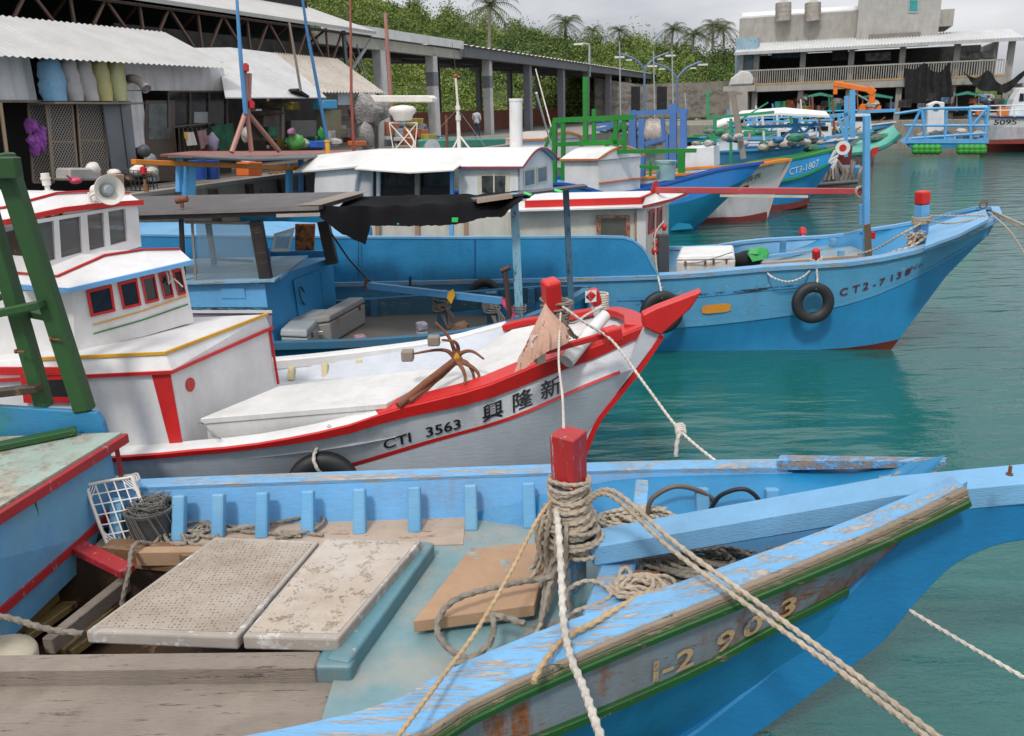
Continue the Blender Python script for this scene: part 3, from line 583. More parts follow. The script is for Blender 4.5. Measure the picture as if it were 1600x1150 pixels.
hp = MB(); hp.rope(gpx([(833, 1066, 1.065), (850, 1035, 1.075), (880, 1000, 1.08), (930, 972, 1.09), (975, 945, 1.10), (1015, 925, 1.10)]), .013); single('rope', hp, ROPE_TAN, 'orange tan rope curving over the near gunwale', 'rope', 'ropes on the foreground boat', smooth=True)
hp = MB(); hp.rope(smooth_path([pax(1.02) + V((-.09, -.1, 0)), Y(862, 900, 3.8), Y(820, 908, 3.75), Y(770, 918, 3.7), Y(715, 935, 3.62), Y(690, 958, 3.6), Y(683, 985, 3.52), Y(700, 1012, 3.42), Y(735, 1028, 3.35), Y(765, 1005, 3.4), Y(772, 975, 3.45), Y(768, 962, 3.5), Y(790, 965, 3.45), Y(820, 975, 3.4)], 6), .0155)
hp.rope(smooth_path([pax(1.0) + V((-.08, -.12, 0)), Y(857, 920, 3.75), Y(848, 960, 3.65), Y(835, 1000, 3.5), Y(800, 1022, 3.3), Y(745, 1032, 3.25), Y(710, 1038, 3.25)], 6), .014)
hp.rope(smooth_path([pax(1.05) + V((-.04, -.13, 0)), Y(862, 880, 3.85), Y(850, 930, 3.78), Y(845, 990, 3.6), Y(852, 1040, 3.3)], 6), .013); hp.rope(smooth_path([pax(1.05) + V((.0, -.13, 0)), Y(880, 900, 3.8), Y(890, 950, 3.7)], 6), .013)
single('rope', hp, ROPE_GREY, 'thick grey rope hanging from the bollard in a big loop over the plywood lid', 'rope', 'ropes on the foreground boat', smooth=True)
hs = MB(); hs.tube(smooth_path([Y(1012, 802, 4.55), Y(1020, 778, 4.55), Y(1055, 760, 4.55), Y(1095, 768, 4.55), Y(1125, 790, 4.55), Y(1140, 812, 4.5)], 8), .016, 9); single('hose', hs, plain('brown grey hose', (.12, .09, .075), rough=.5), 'brown hose arching behind the long blue beam', 'hose', 'hoses in the bow', smooth=True)
hs = MB(); hs.tube(smooth_path([Y(1108, 800, 4.5), Y(1125, 775, 4.45), Y(1158, 764, 4.4), Y(1180, 774, 4.4), Y(1195, 798, 4.4)], 8), .014, 9); single('hose', hs, BLACKR, 'black hose loop at the far side of the bow, right of the brown hose', 'hose', 'hoses in the bow', smooth=True)
bk = MB(); bk.prism([Z(985, 890, .93), Z(1030, 893, .93), Z(1033, 902, .93), Z(985, 925, .93), Z(980, 905, .93)], (0, 0, -.03)); single('wood_block', bk, paint('reddish wood block', (.30, .12, .06), wear=.2), 'reddish wooden block under the rope loops', 'wood block')
bk = MB(); bk.beam(Z(298, 787, ZD + .02), Z(342, 787, ZD + .02), .05, .025); single('wood_block', bk, RED_WORN, 'small red wooden block at the foot of the far ribs', 'wood block')
mb_ = MB(); mb_.lathe(Z(-5, 1045, .52), [(.20, -.1), (.21, .06), (.20, .08), (.12, .13), (0, .14)], 30); single('drum', mb_, paint('cream basin', (.62, .55, .40), dirt=.4), 'cream domed drum at the left edge of the open hold', 'drum', smooth=True)
# mooring lines
ml = MB(); ml.rope(smooth_path([pax(1.3) + V((-.08, -.09, 0)), Y(873, 830, 3.72), Y(877, 900, 3.5), Y(881, 975, 3.2), Y(893, 1030, 2.95), Y(912, 1075, 2.75), Y(950, 1180, 2.3), Y(1010, 1300, 1.9)], 6), .0165); single('mooring_rope', ml, ROPE_WHITE, 'thick pale rope running straight down from the bollard toward the viewer', 'rope', 'mooring ropes', smooth=True)
ml = MB()
for k, dx in enumerate((0, 9)): ml.rope(smooth_path([pax(1.36 - .03 * k) + V((.09, -.08, 0)), Y(960 - dx * .6, 768 + dx * .7, 3.75), Y(1060 - dx * .8, 852 + dx, 3.45), Y(1200 - dx, 953 + dx, 3.08), Y(1345 - dx * 1.6, 1060 + dx * .3, 2.72), Y(1560 - dx, 1222 + dx, 2.2)], 6), .012)
single('mooring_rope', ml, ROPE, 'doubled tan mooring rope running from the bollard over the near gunwale to the lower right', 'rope', 'mooring ropes', smooth=True)
ml = MB(); ml.rope(smooth_path([pax(1.34) + V((-.1, -.05, 0)), Y(838, 815, 3.75), Y(800, 890, 3.5), Y(745, 985, 3.15), Y(688, 1062, 2.85), Y(600, 1180, 2.4)], 6), .0095); single('mooring_rope', ml, ROPE_TAN, 'thin tan rope slanting from the bollard to the lower left', 'rope', 'mooring ropes', smooth=True)
ml = MB(); ml.rope([V((1.95, 3.72, .72)), Y(1405, 944, 3.66), Y(1500, 1001, 3.4), Y(1595, 1056, 3.15), Y(1760, 1150, 2.8)], .010); single('mooring_rope', ml, ROPE_WHITE, 'white rope stretched over the water at the lower right beyond the blue stem', 'rope', 'mooring ropes', smooth=True)
def band(a, b, va, vb, off=V((0, -.004, 0)), x0=None, x1=None, n=40):
    """strip on the surface between two curves, from fraction va to vb, along world x"""
    x0 = max(a[0].x, b[0].x) if x0 is None else x0; x1 = min(a[-1].x, b[-1].x) if x1 is None else x1; rows = [[], []]
    for i in range(n + 1):
        x = x0 + (x1 - x0) * i / n; p, q = atx(a, x), atx(b, x); rows[0].append(p.lerp(q, va) + off); rows[1].append(p.lerp(q, vb) + off)
    return rows
def quad_wall(mb, a0, a1, b1, b0, th):   # a0-a1 bottom, b0-b1 top
    n_ = (a1 - a0).cross(b0 - a0).normalized() * th; mb.prism([a0, a1, b1, b0], n_)
def framed_window(parent, a0, a1, b1, b0, fw, m_frame, m_pane, out_, name='window'):
    """a0,a1 bottom corners, b0,b1 top corners on the wall; frame of width fw as fraction; out_ = outward vector"""
    f = lambda u, v: a0.lerp(a1, u).lerp(b0.lerp(b1, u), v)
    mb = MB(); o = out_
    for (u0, v0, u1, v1) in ((0, 0, 1, fw), (0, 1 - fw, 1, 1), (0, fw, fw, 1 - fw), (1 - fw, fw, 1, 1 - fw)):
        mb.prism([f(u0, v0), f(u1, v0), f(u1, v1), f(u0, v1)], o * .012)
    W_ = part(name, mb, m_frame, parent); mb = MB(); mb.prism([f(fw, fw), f(1 - fw, fw), f(1 - fw, 1 - fw), f(fw, 1 - fw)], o * .003); part('pane', mb, m_pane, W_)
    return W_
# ================================================= white boat with red trim
B = thing('fishing_boat', 'white wooden boat with red gunwale, red prow and stepped white cabins', 'boat', (-.5, 6.3, 0), G1)
bG = even([V((-8, 5.2, 1.02)), V((-5, 5.4, 1.0)), Z(180, 711, 1.0), Z(300, 701, 1.02), Z(400, 691, 1.03), Z(530, 666, 1.08), Z(617, 638, 1.15), Z(750, 604, 1.28), Z(857, 561, 1.42), Z(930, 539, 1.50), Z(1004, 509, 1.62)], 40)
bBb = [p + V((.0, .012, -(.05 + .09 * max(0, min(1, (p.x + 2) / 2.2)))*(1 - .5 * max(0, p.x - .3)))) for p in bG]
bS = even([V((-8, 5.3, .62)), V((-5, 5.5, .6)), Y(250, 790, 5.7), Y(420, 762, 5.85), Y(554, 727, 6.0), Y(677, 690, 6.08), Y(800, 654, 6.14), Y(930, 597, 6.28), Y(988, 577, 6.42)], 40)
bW = even([V((-8, 5.5, .0)), V((-5, 5.7, .0)), V((-2.5, 5.9, 0)), V((-1.2, 6.1, 0)), V((-.4, 6.25, .1)), V((.15, 6.36, .25)), Y(903, 708, 6.44)], 40)
bK = even([V((-8, 6.4, -.5)), V((-4, 6.5, -.5)), V((-1, 6.52, -.3)), V((-.2, 6.5, -.1)), V((.2, 6.49, .1)), V((.42, 6.46, .33))], 40)
bGf = even([V((-8, 7.3, 1.1)), V((-4, 7.6, 1.06)), Z(430, 560, 1.08), Z(630, 538, 1.13), Z(713, 524, 1.2), Z(763, 511, 1.3), Z(820, 497, 1.4), Z(882, 488, 1.5), Z(940, 479, 1.57), Z(979, 482, 1.6), Z(1004, 493, 1.62)], 40)
mirB = lambda c, yc: [V((p.x, 2 * yc - p.y, p.z)) for p in c]
hb = MB(); hb.grid([bBb, mid(bBb, bS, .5), bS]); hb.mat(1); hb.grid([bS, mid(bS, bW, .5), bW, mid(bW, bK, .5), bK]); hb.grid([bK, mirB(bW, 6.5), mirB(bS, 6.5), bGf])
tr = [bG[0], bS[0], bW[0], bK[0], V((-8, 7.4, 0)), bGf[0]]; hb.add(tr, [tuple(range(6))])
part('hull', hb, [WHT_DIRTY, HULLW], B, smooth=True, recalc=False)
gb = MB(); gb.grid([[p + V((0, -.012, .0)) for p in bG], [p + V((0, -.03, -.01)) for p in bG], [p + V((0, -.026, 0)) for p in bBb], [p + V((0, .0, -.004)) for p in bBb]])
part('gunwale', gb, RED, B, smooth=True, label='red guard band along the near gunwale')
gb = MB(); k_ = 31; gb.sweep(bG[:k_], [(-.13, .0), (.012, -.012), (.012, .0), (-.13, .014)], scale=lambda t: 1); part('gunwale_cap', gb, WHT, B)
gb = MB(); gb.sweep(bG[k_ - 1:], [(-.16, .0), (.02, -.03), (.014, .006), (-.15, .02)], scale=lambda t: 1); part('gunwale_cap', gb, RED, B)
gb = MB(); gb.sweep(bGf[:34], [(-.02, -.10), (.07, -.10), (.07, .0), (-.03, .012)]); part('gunwale', gb, WHT, B, bevel=.01)
gb = MB(); gb.sweep(bGf[33:] + [bG[-1] + V((.02, .02, 0))], [(-.02, -.05), (.17, -.05), (.17, .012), (-.02, .0)]); part('gunwale', gb, RED, B, bevel=.006, label='red far gunwale at the bow')
st_ = MB(); st_.grid(band(bBb, bS, .90, 1.02, V((0, -.006, 0)), -1.6, .9)); part('hull_stripe', st_, RED, B)
# prow
pr = [Y(1004, 492, 6.36), Y(1026, 481, 6.36), Y(1098, 454, 6.36), Y(1080, 482, 6.36), Y(1033, 524, 6.36), Y(1006, 512, 6.36)]
part('prow', MB().prism(pr, (0, .12, 0)), RED, B, bevel=.012)
sm = MB(); sl_ = [Y(1008, 512, 6.42), Y(1034, 521, 6.42), Y(996, 573, 6.42), Y(960, 618, 6.42), Y(931, 655, 6.42), Y(913, 697, 6.42), Y(893, 745, 6.42), V((.2, 6.42, -.1)), V((.08, 6.42, -.1)), Y(878, 742, 6.42), Y(899, 695, 6.42), Y(918, 653, 6.42), Y(948, 615, 6.42), Y(980, 570, 6.42)]
part('stem', MB().prism(sl_, (0, .08, 0)), HULLW, B)
re = MB(); e_ = smooth_path([Y(1031, 522, 6.46), Y(997, 573, 6.46), Y(961, 618, 6.46), Y(932, 655, 6.46), Y(914, 697, 6.46), Y(894, 745, 6.46), V((.2, 6.46, -.1))], 4); re.sweep([p + V((.012, 0, 0)) for p in e_], [(-.055, -.02), (.055, -.02), (.055, .02), (-.055, .02)]); part('stem_edge', re, RED, B)
# inner bulwarks, deck
ib = MB(); ib.grid([[p + V((0, -.04, -.05)) for p in bGf], [V((p.x, p.y - .09, .88 + max(0, p.x + .9) * .26)) for p in bGf]]); part('inner_planking', ib, paint('stained white inner boards', (.6, .6, .55), under=(.4, .25, .1), wear=.15, dirt=.6, dirtcol=(.3, .22, .12), rust=.05), B)
ib = MB(); ib.grid([[p + V((0, .06, -.01)) for p in bG], [V((p.x, p.y + .07, .88 + max(0, p.x + .9) * .26)) for p in bG]]); part('inner_planking', ib, WHT, B)
for px in (463, 517, 571, 629, 688, 735):
    p = Z(px, 560 - (px - 463) * .13, 1.03); rb = MB(); t_ = atx(bGf, p.x); rb.beam(V((t_.x, t_.y - .14, .88)), V((t_.x, t_.y - .08, t_.z - .08)), .06, .06, up=(0, 1, 0)); part('rib', rb, paint('yellow stained rib', (.6, .52, .30), under=(.45, .25, .08), wear=.3, dirt=.4, dirtcol=(.35, .2, .05)), B, bevel=.008)
dk = MB(); rows = []
for i in range(26):
    x = -5.2 + i * .245; a, c = atx(bG, x), atx(bGf, x); z0 = .88 + max(0, x + .9) * .26; rows.append([V((x, a.y + .05 + (c.y - a.y - .1) * k / 6, z0 + .03 * math.sin(math.pi * k / 6))) for k in range(7)])
dk.grid([r_ for r_ in rows if r_[0].x < 1.0]); part('deck', dk, paint('grey white deck', (.48, .49, .5), under=(.3, .3, .3), wear=.2, dirt=.5, dirtcol=(.3, .28, .25)), B, recalc=False)
# raised foredeck panels
WD = paint('chipped white deck paint', (.62, .61, .59), under=(.4, .39, .37), wear=.16, dirt=.4, dirtcol=(.38, .34, .3), grain=(1, 1, 1))
hz = 1.19; h4 = [Z(312, 654, hz), Z(604, 630, hz), Z(712, 573, hz), Z(640, 580, hz), Z(436, 603, hz)]
hh = MB(); hh.prism(h4, (0, 0, -.05)); part('hatch_top', hh, WD, B, bevel=.006)
hh = MB(); ins_ = [p + (sum(h4, V()) / 5 - p) * .03 + V((0, 0, -.052)) for p in h4]; hh.prism(ins_, (0, 0, -.2)); HB_ = part('hatch_box', hh, WD, B, bevel=.006)
fd = MB(); A_ = lambda px, py, z: Z(px, py, z)
fd.slab([[A_(668, 612, 1.17), A_(705, 575, 1.18), A_(745, 548, 1.22)], [A_(772, 590, 1.25), A_(800, 555, 1.32), A_(800, 515, 1.36)], [A_(850, 566, 1.36), A_(870, 540, 1.4), A_(862, 502, 1.44)]], (0, 0, -.03)); part('foredeck', fd, WD, B)
fd = MB(); fd.slab([[A_(850, 566, 1.35), A_(870, 540, 1.38), A_(862, 502, 1.42)], [A_(935, 535, 1.42), A_(950, 515, 1.45), A_(935, 492, 1.48)], [A_(985, 512, 1.5), A_(990, 503, 1.52), A_(965, 497, 1.5)]], (0, 0, -.03)); part('foredeck', fd, WD, B)
# --- stepped cabins
P1 = Z(286, 692, 1.02); P2 = Z(433, 600, 1.0)
yn1, yf1 = P1.y, P2.y
a1, a2 = Y(266, 580, yn1 + .04), Y(419, 513, yf1)
z1 = (a1.z + a2.z) / 2
bk = lambda p, d=3.2: p + V((-d, -.06 * d, 0))
CAB = MB(); CAB.hexa([p - V((0, 0, .14)) for p in (P1, P2, bk(P2), bk(P1))], [a1, a2, bk(a2), bk(a1)]); WC = paint('clean white cabin', (.70, .69, .685), under=(.5, .45, .4), wear=.09, dirt=.34, dirtcol=(.45, .38, .3), grain=(1, 1, 1), bump=.08, rough=.35)
CB = part('lower_cabin', CAB, WC, B, bevel=.006)
c1_, c2_ = Y(257, 551, yn1 + .08), Y(415, 491, yf1 - .06)
up1, up2 = a1 + V((.02, -.02, .004)), a2 + V((.02, 0, .004))
CAB = MB(); CAB.hexa([up1, up2, bk(up2), bk(up1)], [c1_, c2_, bk(c2_), bk(c1_)]); part('lower_roof', CAB, WC, B, bevel=.006)
def trimline(pts, w_, h_, m_, par, nm='trim'):
    mb = MB(); mb.sweep(pts, [(-w_ / 2, -h_ / 2), (w_ / 2, -h_ / 2), (w_ / 2, h_ / 2), (-w_ / 2, h_ / 2)]); return part(nm, mb, m_, par)
trimline([bk(a1, 2.6) + V((0, -.015, -.0)), a1 + V((.02, -.02, 0)), a2 + V((.03, .02, 0))], .03, .026, RED, CB)
trimline([bk(c1_, 1.0) + V((0, -.01, 0)), c1_ + V((.01, -.012, 0)), c2_ + V((.012, .01, 0))], .024, .022, YELLOW, CB)
rv = MB(); rv.prism([P1 + V((-.10, -.008, 0)), P1 + V((.0, -.008, 0)), a1 + V((.0, -.008, -.01)), a1 + V((-.14, -.012, -.01))], (0, .004, 0)); u_ = (P2 - P1).normalized(); part('corner_band', rv, RED, CB)
rv = MB(); cc = P1.lerp(a1, .70) + u_ * .20; rv.disc(cc + V((-.004, 0, 0)), .055, (1, -.24, .0), .012); part('red_disc', rv, RED, CB)
trimline([P2 + V((.012, .0, .0)), a2 + V((.012, .0, 0))], .02, .02, RED, CB)
# red window on the near side
wq = [Y(75, 632, yn1 - .14), Y(112, 634, yn1 - .12), Y(105, 593, yn1 - .12), Y(70, 590, yn1 - .14)]
wy = lambda p: V((p.x, a1.y - .06 * (a1.x - p.x) - .03, p.z))
q4 = [Y(20, 640, 5.5), Y(120, 642, 5.5), Y(108, 588, 5.5), Y(12, 583, 5.5)]
q4 = [wy(p) for p in q4]; framed_window(CB, q4[0], q4[1], q4[2], q4[3], .16, RED, BLACK, V((0, -1, 0)))
trimline([wy(Y(-30, 589, 5.5)) , wy(Y(108, 592, 5.5))], .02, .06, RED, CB)
# middle cabin
zt = c1_.z
NB, FB = Z(118, 549, zt - .01), Z(303, 503, zt - .01)
NT_, FT_ = Y(112, 452, NB.y + .01), Y(286, 411, FB.y - .02)
MM = [NB, NB.lerp(FB, .5) + V((.06, -.02, 0)), FB]; MT = [NT_, NT_.lerp(FT_, .5) + V((.06, -.02, .02)), FT_]
cbm = MB(); bb2 = bk(NB, 2.2); bt2 = bk(NT_, 2.2); fb2 = bk(FB, 2.2); ft2 = bk(FT_, 2.2)
cbm.grid([[bb2, NB, MM[1], FB, fb2, bb2], [bt2, NT_, MT[1], FT_, ft2, bt2]]); MC = part('middle_cabin', cbm, WC, B)
ev = lambda u, v: (MM[0].lerp(MM[1], u * 2) if u < .5 else MM[1].lerp(MM[2], u * 2 - 1)).lerp((MT[0].lerp(MT[1], u * 2) if u < .5 else MT[1].lerp(MT[2], u * 2 - 1)), v)
fo = (FB - NB).cross(V((0, 0, 1))).normalized(); WIN = plain('dark cabin glass', (.012, .012, .018), rough=.12, bump=0)
for (u0, u1) in ((.10, .29), (.34, .49), (.53, .67), (.715, .825), (.865, .955)):
    d_ = .03; framed_window(MC, ev(u0 + .02, .50) + fo * .004, ev(u1 + .01, .50) + fo * .004, ev(u1, .93) + fo * .004, ev(u0, .93) + fo * .004, .10, RED, WIN, fo)
for v_, m_ in ((.36, YELLOW), (.22, paint('thin green line', (.03, .2, .05), wear=0))):
    mb = MB(); mb.grid([[ev(.13 + .84 * i / 12, v_ - .012 + .10 * i / 12) + fo * .006 for i in range(13)], [ev(.13 + .84 * i / 12, v_ + .012 + .10 * i / 12) + fo * .006 for i in range(13)]]); part('stripe', mb, m_, MC)
# middle roof, sloped visor
r0, r1, r2 = Y(15, 447, 5.72), Y(108, 454, NT_.y - .12), Y(302, 409, FT_.y - .02)
i0, i1, im, i2 = Y(15, 427, 5.85), Y(90, 433, NT_.y + .06), Y(165, 400, NT_.y + .42), Y(281, 390, FT_.y + .12)
rf = MB(); rm_ = r1.lerp(r2, .5); im2 = Y(225, 391, (im.y + i2.y) / 2)
rf.slab([[r0, r1, r1.lerp(r2, .33), r1.lerp(r2, .66), r2], [i0, i1, im, im2, i2]], (0, 0, -.02)); part('visor_roof', rf, WC, B)
rf = MB(); rf.grid([[i0, i1, im, im2, i2], [i0 + V((-1.4, .1, .1)), i1 + V((-1.2, .3, .1)), im + V((-1.2, .2, .1)), im2 + V((-1.2, 0, .05)), i2 + V((-1.2, 0, .0))]]); part('visor_roof', rf, WC, B)
BLUE_T = paint('light blue trim', (.16, .42, .75), wear=.03, dirt=.1)
trimline([r0, r1, r2], .03, .035, BLUE_T, MC)
trimline([i0 + V((0, 0, .01)), i1 + V((0, 0, .01)), im + V((0, 0, .01)), im2 + V((0, 0, .01)), i2 + V((0, 0, .01))], .03, .012, RED, MC)
tt = MB(); kk = ev(.78, .97) + fo * .03; tt.rope(smooth_path([kk, kk + V((.02, -.02, -.06)), kk + V((.01, 0, -.12)), kk + V((.04, .02, -.08)), kk + V((.1, .05, -.16))], 5), .006); part('tie_cord', tt, ROPE_WHITE, MC)
# wheelhouse
yA, yB = NT_.y + .12, FT_.y + .1
w_nb, w_fb, w_nt, w_ft = Y(52, 432, yA), Y(221, 385, yB), Y(47, 345, yA), Y(215, 318, yB)
WH = MB(); 
fo2 = (w_fb - w_nb).cross(V((0, 0, 1))).normalized(); gw = lambda u, v: w_nb.lerp(w_fb, u).lerp(w_nt.lerp(w_ft, u), v)
pan = [(.035, .20), (.245, .44), (.50, .655), (.70, .87)]
us = [0] + [x for p in pan for x in p] + [1]
for i in range(0, len(us), 2): WH.prism([gw(us[i], 0), gw(us[i + 1], 0), gw(us[i + 1], 1), gw(us[i], 1)], -fo2 * .05)
for a, b_ in pan:
    WH.prism([gw(a, 0), gw(b_, 0), gw(b_, .20), gw(a, .20)], -fo2 * .045); WH.prism([gw(a, .93), gw(b_, .93), gw(b_, 1), gw(a, 1)], -fo2 * .045)
sd = V((-1.3, -.08, 0)); 
for (b0_, t0_) in ((w_nb, w_nt), (w_fb, w_ft)): WH.prism([b0_ - fo2 * .05, b0_ + sd, b0_ + sd + V((0, 0, .3)), b0_.lerp(t0_, .35) - fo2 * .05], (0, .03, 0)); WH.prism([t0_.lerp(b0_, .1) - fo2 * .05, t0_ + sd + V((0, 0, -.05)), t0_ + sd, t0_ - fo2 * .05], (0, .03, 0)); WH.beam(b0_ + sd, t0_ + sd, .08, .08); WH.beam(b0_ + sd * .5, t0_ + sd * .5, .06, .05)
WH.prism([w_nb + sd, w_fb + sd, w_fb + sd + V((0, 0, .35)), w_nb + sd + V((0, 0, .35))], (-.04, 0, 0)); WH.prism([w_nb + sd, w_fb + sd, w_fb - fo2 * .06, w_nb - fo2 * .06], (0, 0, .02))
WHo = part('wheelhouse', WH, WC, B)
GL = glassy('grey cabin glass', (.16, .17, .17), .6, .05)
for a, b_ in pan: 
    mb = MB(); mb.prism([gw(a, .20) - fo2 * .03, gw(b_, .20) - fo2 * .03, gw(b_, .93) - fo2 * .03, gw(a, .93) - fo2 * .03], -fo2 * .004); part('pane', mb, GL, WHo)
mb = MB(); mb.box((w_nb + w_fb) / 2 + V((-.35, 0, .18)), (.3, .7, .2)); mb.cyl((w_nb + w_fb) / 2 + V((-.4, .1, .2)), (w_nb + w_fb) / 2 + V((-.3, .1, .42)), .02); mb.torus((w_nb + w_fb) / 2 + V((-.3, .1, .42)), .12, .012, (1, 0, .3)); part('console', mb, DARKWOOD, WHo)
e0_, e1_, e2_ = Y(-60, 352, yA - .14), Y(10, 347, yA - .12), Y(223, 316, yB + .03)
f0_, f1_, f2_, f3_, f4_ = Y(-60, 330, yA + .0), Y(5, 326, yA + .05), Y(90, 303, yA + .35), Y(150, 300, yA + .6), Y(202, 303, yB + .1)
rf = MB(); rf.slab([[e0_, e1_, e1_.lerp(e2_, .4) + V((0, 0, .03)), e1_.lerp(e2_, .75) + V((0, 0, .02)), e2_], [f0_, f1_, f2_, f3_, f4_], [f0_ + V((-.8, .1, .02)), f1_ + V((-.9, .1, .03)), f2_ + V((-.9, .1, .05)), f3_ + V((-.9, 0, .05)), f4_ + V((-.9, 0, .0))]], (0, 0, -.02)); part('wheelhouse_roof', rf, WC, B)
trimline([e0_, e1_, e1_.lerp(e2_, .4) + V((0, 0, .03)), e1_.lerp(e2_, .75) + V((0, 0, .02)), e2_], .03, .04, RED, WHo)
trimline([p + V((0, 0, .01)) for p in (f0_, f1_, f2_, f3_, f4_)], .03, .014, RED, WHo)
# loudspeaker and lamp on the wheelhouse roof
LS = thing('loudspeaker', 'white horn loudspeaker on the red edged wheelhouse roof', 'loudspeaker', Y(142, 322, yB - .3))
q0 = Y(142, 318, yB - .32); hc = Y(163, 297, yB - .34); dr = V((.75, -.62, .05)).normalized(); M_ = dr.to_track_quat('Z', 'Y').to_matrix()
mb = MB(); mb.lathe(hc, [(.0, -.06), (.03, -.06), (.035, -.02), (.06, .03), (.105, .07), (.118, .085), (.118, .095), (.10, .085), (.05, .03), (0, .02)], 22, M_); part('horn', mb, PLASTW, LS, smooth=True)
mb = MB(); mb.lathe(hc, [(0, .09), (.03, .088), (.05, .06), (.052, .035), (0, .03)], 18, M_); part('driver_cone', mb, PLASTG, LS, smooth=True)
mb = MB(); mb.cyl(hc - dr * .06, hc - dr * .17, .045); part('driver_housing', mb, PLASTW, LS, bevel=.008)
mb = MB(); mb.cyl(q0, q0 + V((0, 0, .09)), .012); mb.cyl(q0, q0 + V((0, 0, .008)), .04); mb.cyl(q0 + V((0, 0, .06)), hc - dr * .04, .012); part('bracket', mb, PLASTW, LS)
LM = thing('deck_lamp', 'small white lamp standing on the wheelhouse roof of the white boat', 'lamp', Y(75, 300, yB)); p = Y(75, 299, yB)
mb = MB(); mb.cyl(p, p + V((0, 0, .05)), .02); mb.cyl(p, p + V((0, 0, .01)), .04); part('stem', mb, PLASTW, LM); mb = MB(); mb.cyl(p + V((0, 0, .05)), p + V((0, 0, .15)), .033); mb.cyl(p + V((0, 0, .1)), p + V((0, 0, .115)), .04); part('lens', mb, PLASTW, LM)
# --- bow fittings
def post(pb, pt, w_, nm, m1, m2, frac, par=B, w2=None):
    pb, pt = V(pb), V(pt); k = pb.lerp(pt, frac); mb = MB(); mb.beam(pb, k, w_, w_, up=(1, .4, 0), w2=(w2 or w_), h2=(w2 or w_)); o = part(nm, mb, m1, par, bevel=.01)
    mb = MB(); wq_ = (w2 or w_) * 1.12; mb.beam(k, pt, wq_, wq_, up=(1, .4, 0)); part('red_cap', mb, m2, o, bevel=.03, seg=3); return o
post(Y(868, 545, 6.25), Y(860, 437, 6.1), .12, 'bollard', WHT, RED, .55)
post(Y(940, 500, 6.65), Y(925, 452, 6.6), .085, 'bow_post', WHT, RED, .5)
post(Y(843, 566, 5.98), Y(840, 521, 5.95), .085, 'bow_post', paint('yellowed white post', (.7, .62, .42), wear=.2, dirt=.4), RED, .5)
def diamond(c, r, par, nrm):
    nrm = V(nrm).normalized(); a = nrm.cross(V((0, 0, 1))).normalized(); u = V((0, 0, 1)); mb = MB()
    for sx, sz in ((1, 1), (-1, 1), (-1, -1), (1, -1)): mb.prism([c + a * r * sx, c + u * r * sz * 1.0, c + a * r * sx + u * r * sz], nrm * .004)
    part('white_corner', mb, WHT, par)
for o_, c_ in ((B, Y(923, 463, 6.54)), (B, Y(839, 533, 5.885))): diamond(c_, .05, o_, (.3, -1, 0))
mb = MB(); mb.beam(Y(852, 549, 5.98), Y(950, 522, 6.12), .035, .05); part('rail_bar', mb, RED, B, bevel=.008)
mb = MB(); mb.beam(Y(943, 527, 6.05), Y(968, 519, 6.1), .11, .13, w2=.12, h2=.12); part('rail_block', mb, RED, B, bevel=.02, seg=3)
mb = MB(); mb.cyl(Y(885, 565, 6.2), Y(945, 492, 6.6), .065, .055, 20); part('windlass_roller', mb, WHT, B, smooth=True)
lash = MB(); pc_ = Y(870, 490, 6.18)
for i in range(9):
    ph = rnd(0, 6); lash.rope([pc_ + V((math.cos(t) * (.09 + .01 * i * .5), math.sin(t) * .09, -.07 + i * .022 + .02 * math.cos(t + ph))) for t in [ph + k * .4 for k in range(19)]], .008, 7)
for i in range(6): lash.rope(smooth_path([pc_ + V((rnd(-.02, .05), -.09, rnd(-.05, .05))), pc_ + V((.09 + rnd(-.02, .03), -.08, -.12 + rnd(-.03, .03))), pc_ + V((.15 + rnd(-.03, .03), -.02, -.2 + rnd(-.04, .04)))], 5), .008, 7)
part('rope_lashing', lash, ROPE_GREY, B, smooth=True)
lash = MB(); pd = Y(940, 470, 6.66)
for i in range(7): ph = rnd(0, 6); lash.rope([pd + V((math.cos(t) * .055, math.sin(t) * .06, -.06 + i * .02)) for t in [ph + k * .5 for k in range(14)]], .008, 7)
lash.rope(smooth_path([pd + V((0, -.07, -.04)), Y(920, 490, 6.45), Y(895, 505, 6.3), Y(880, 500, 6.2)], 5), .009)
part('rope_lashing', lash, ROPE_WHITE, B, smooth=True)
# bag of netting hanging from the bollard
bg_ = MB(); top = Y(852, 473, 6.02); rows = []
base = [Y(806, 580, 5.9), Y(822, 574, 5.84), Y(838, 560, 5.80), Y(858, 548, 5.8), Y(880, 540, 5.86), Y(888, 532, 5.96), Y(870, 535, 6.08), Y(830, 560, 6.05)]
for i in range(13):
    t = i / 12; row = []
    for j in range(32):
        k = j / 32 * 8; a, c = base[int(k) % 8], base[(int(k) + 1) % 8]; b_ = a.lerp(c, k - int(k)); p = top.lerp(b_, t ** .8); cn_ = top.lerp(sum(base, V()) / 8, t)
        row.append(p + (p - cn_) * (.25 * math.sin(math.pi * t) + .16 * math.sin(j * 2.3 + 3 * noise.noise(V((t * 3, j * .3, 0)))) * t))
    rows.append(row)
bg_.grid(rows, True); single('net_bag', bg_, paint('brown net cloth', (.50, .30, .22), under=(.22, .05, .03), wear=.36, dirt=.5, dirtcol=(.6, .5, .42), grain=(3, 3, 1), rough=.9, bump=.6), 'brown and white net bag tied to the red bollard on the white bow', 'bag', smooth=True)
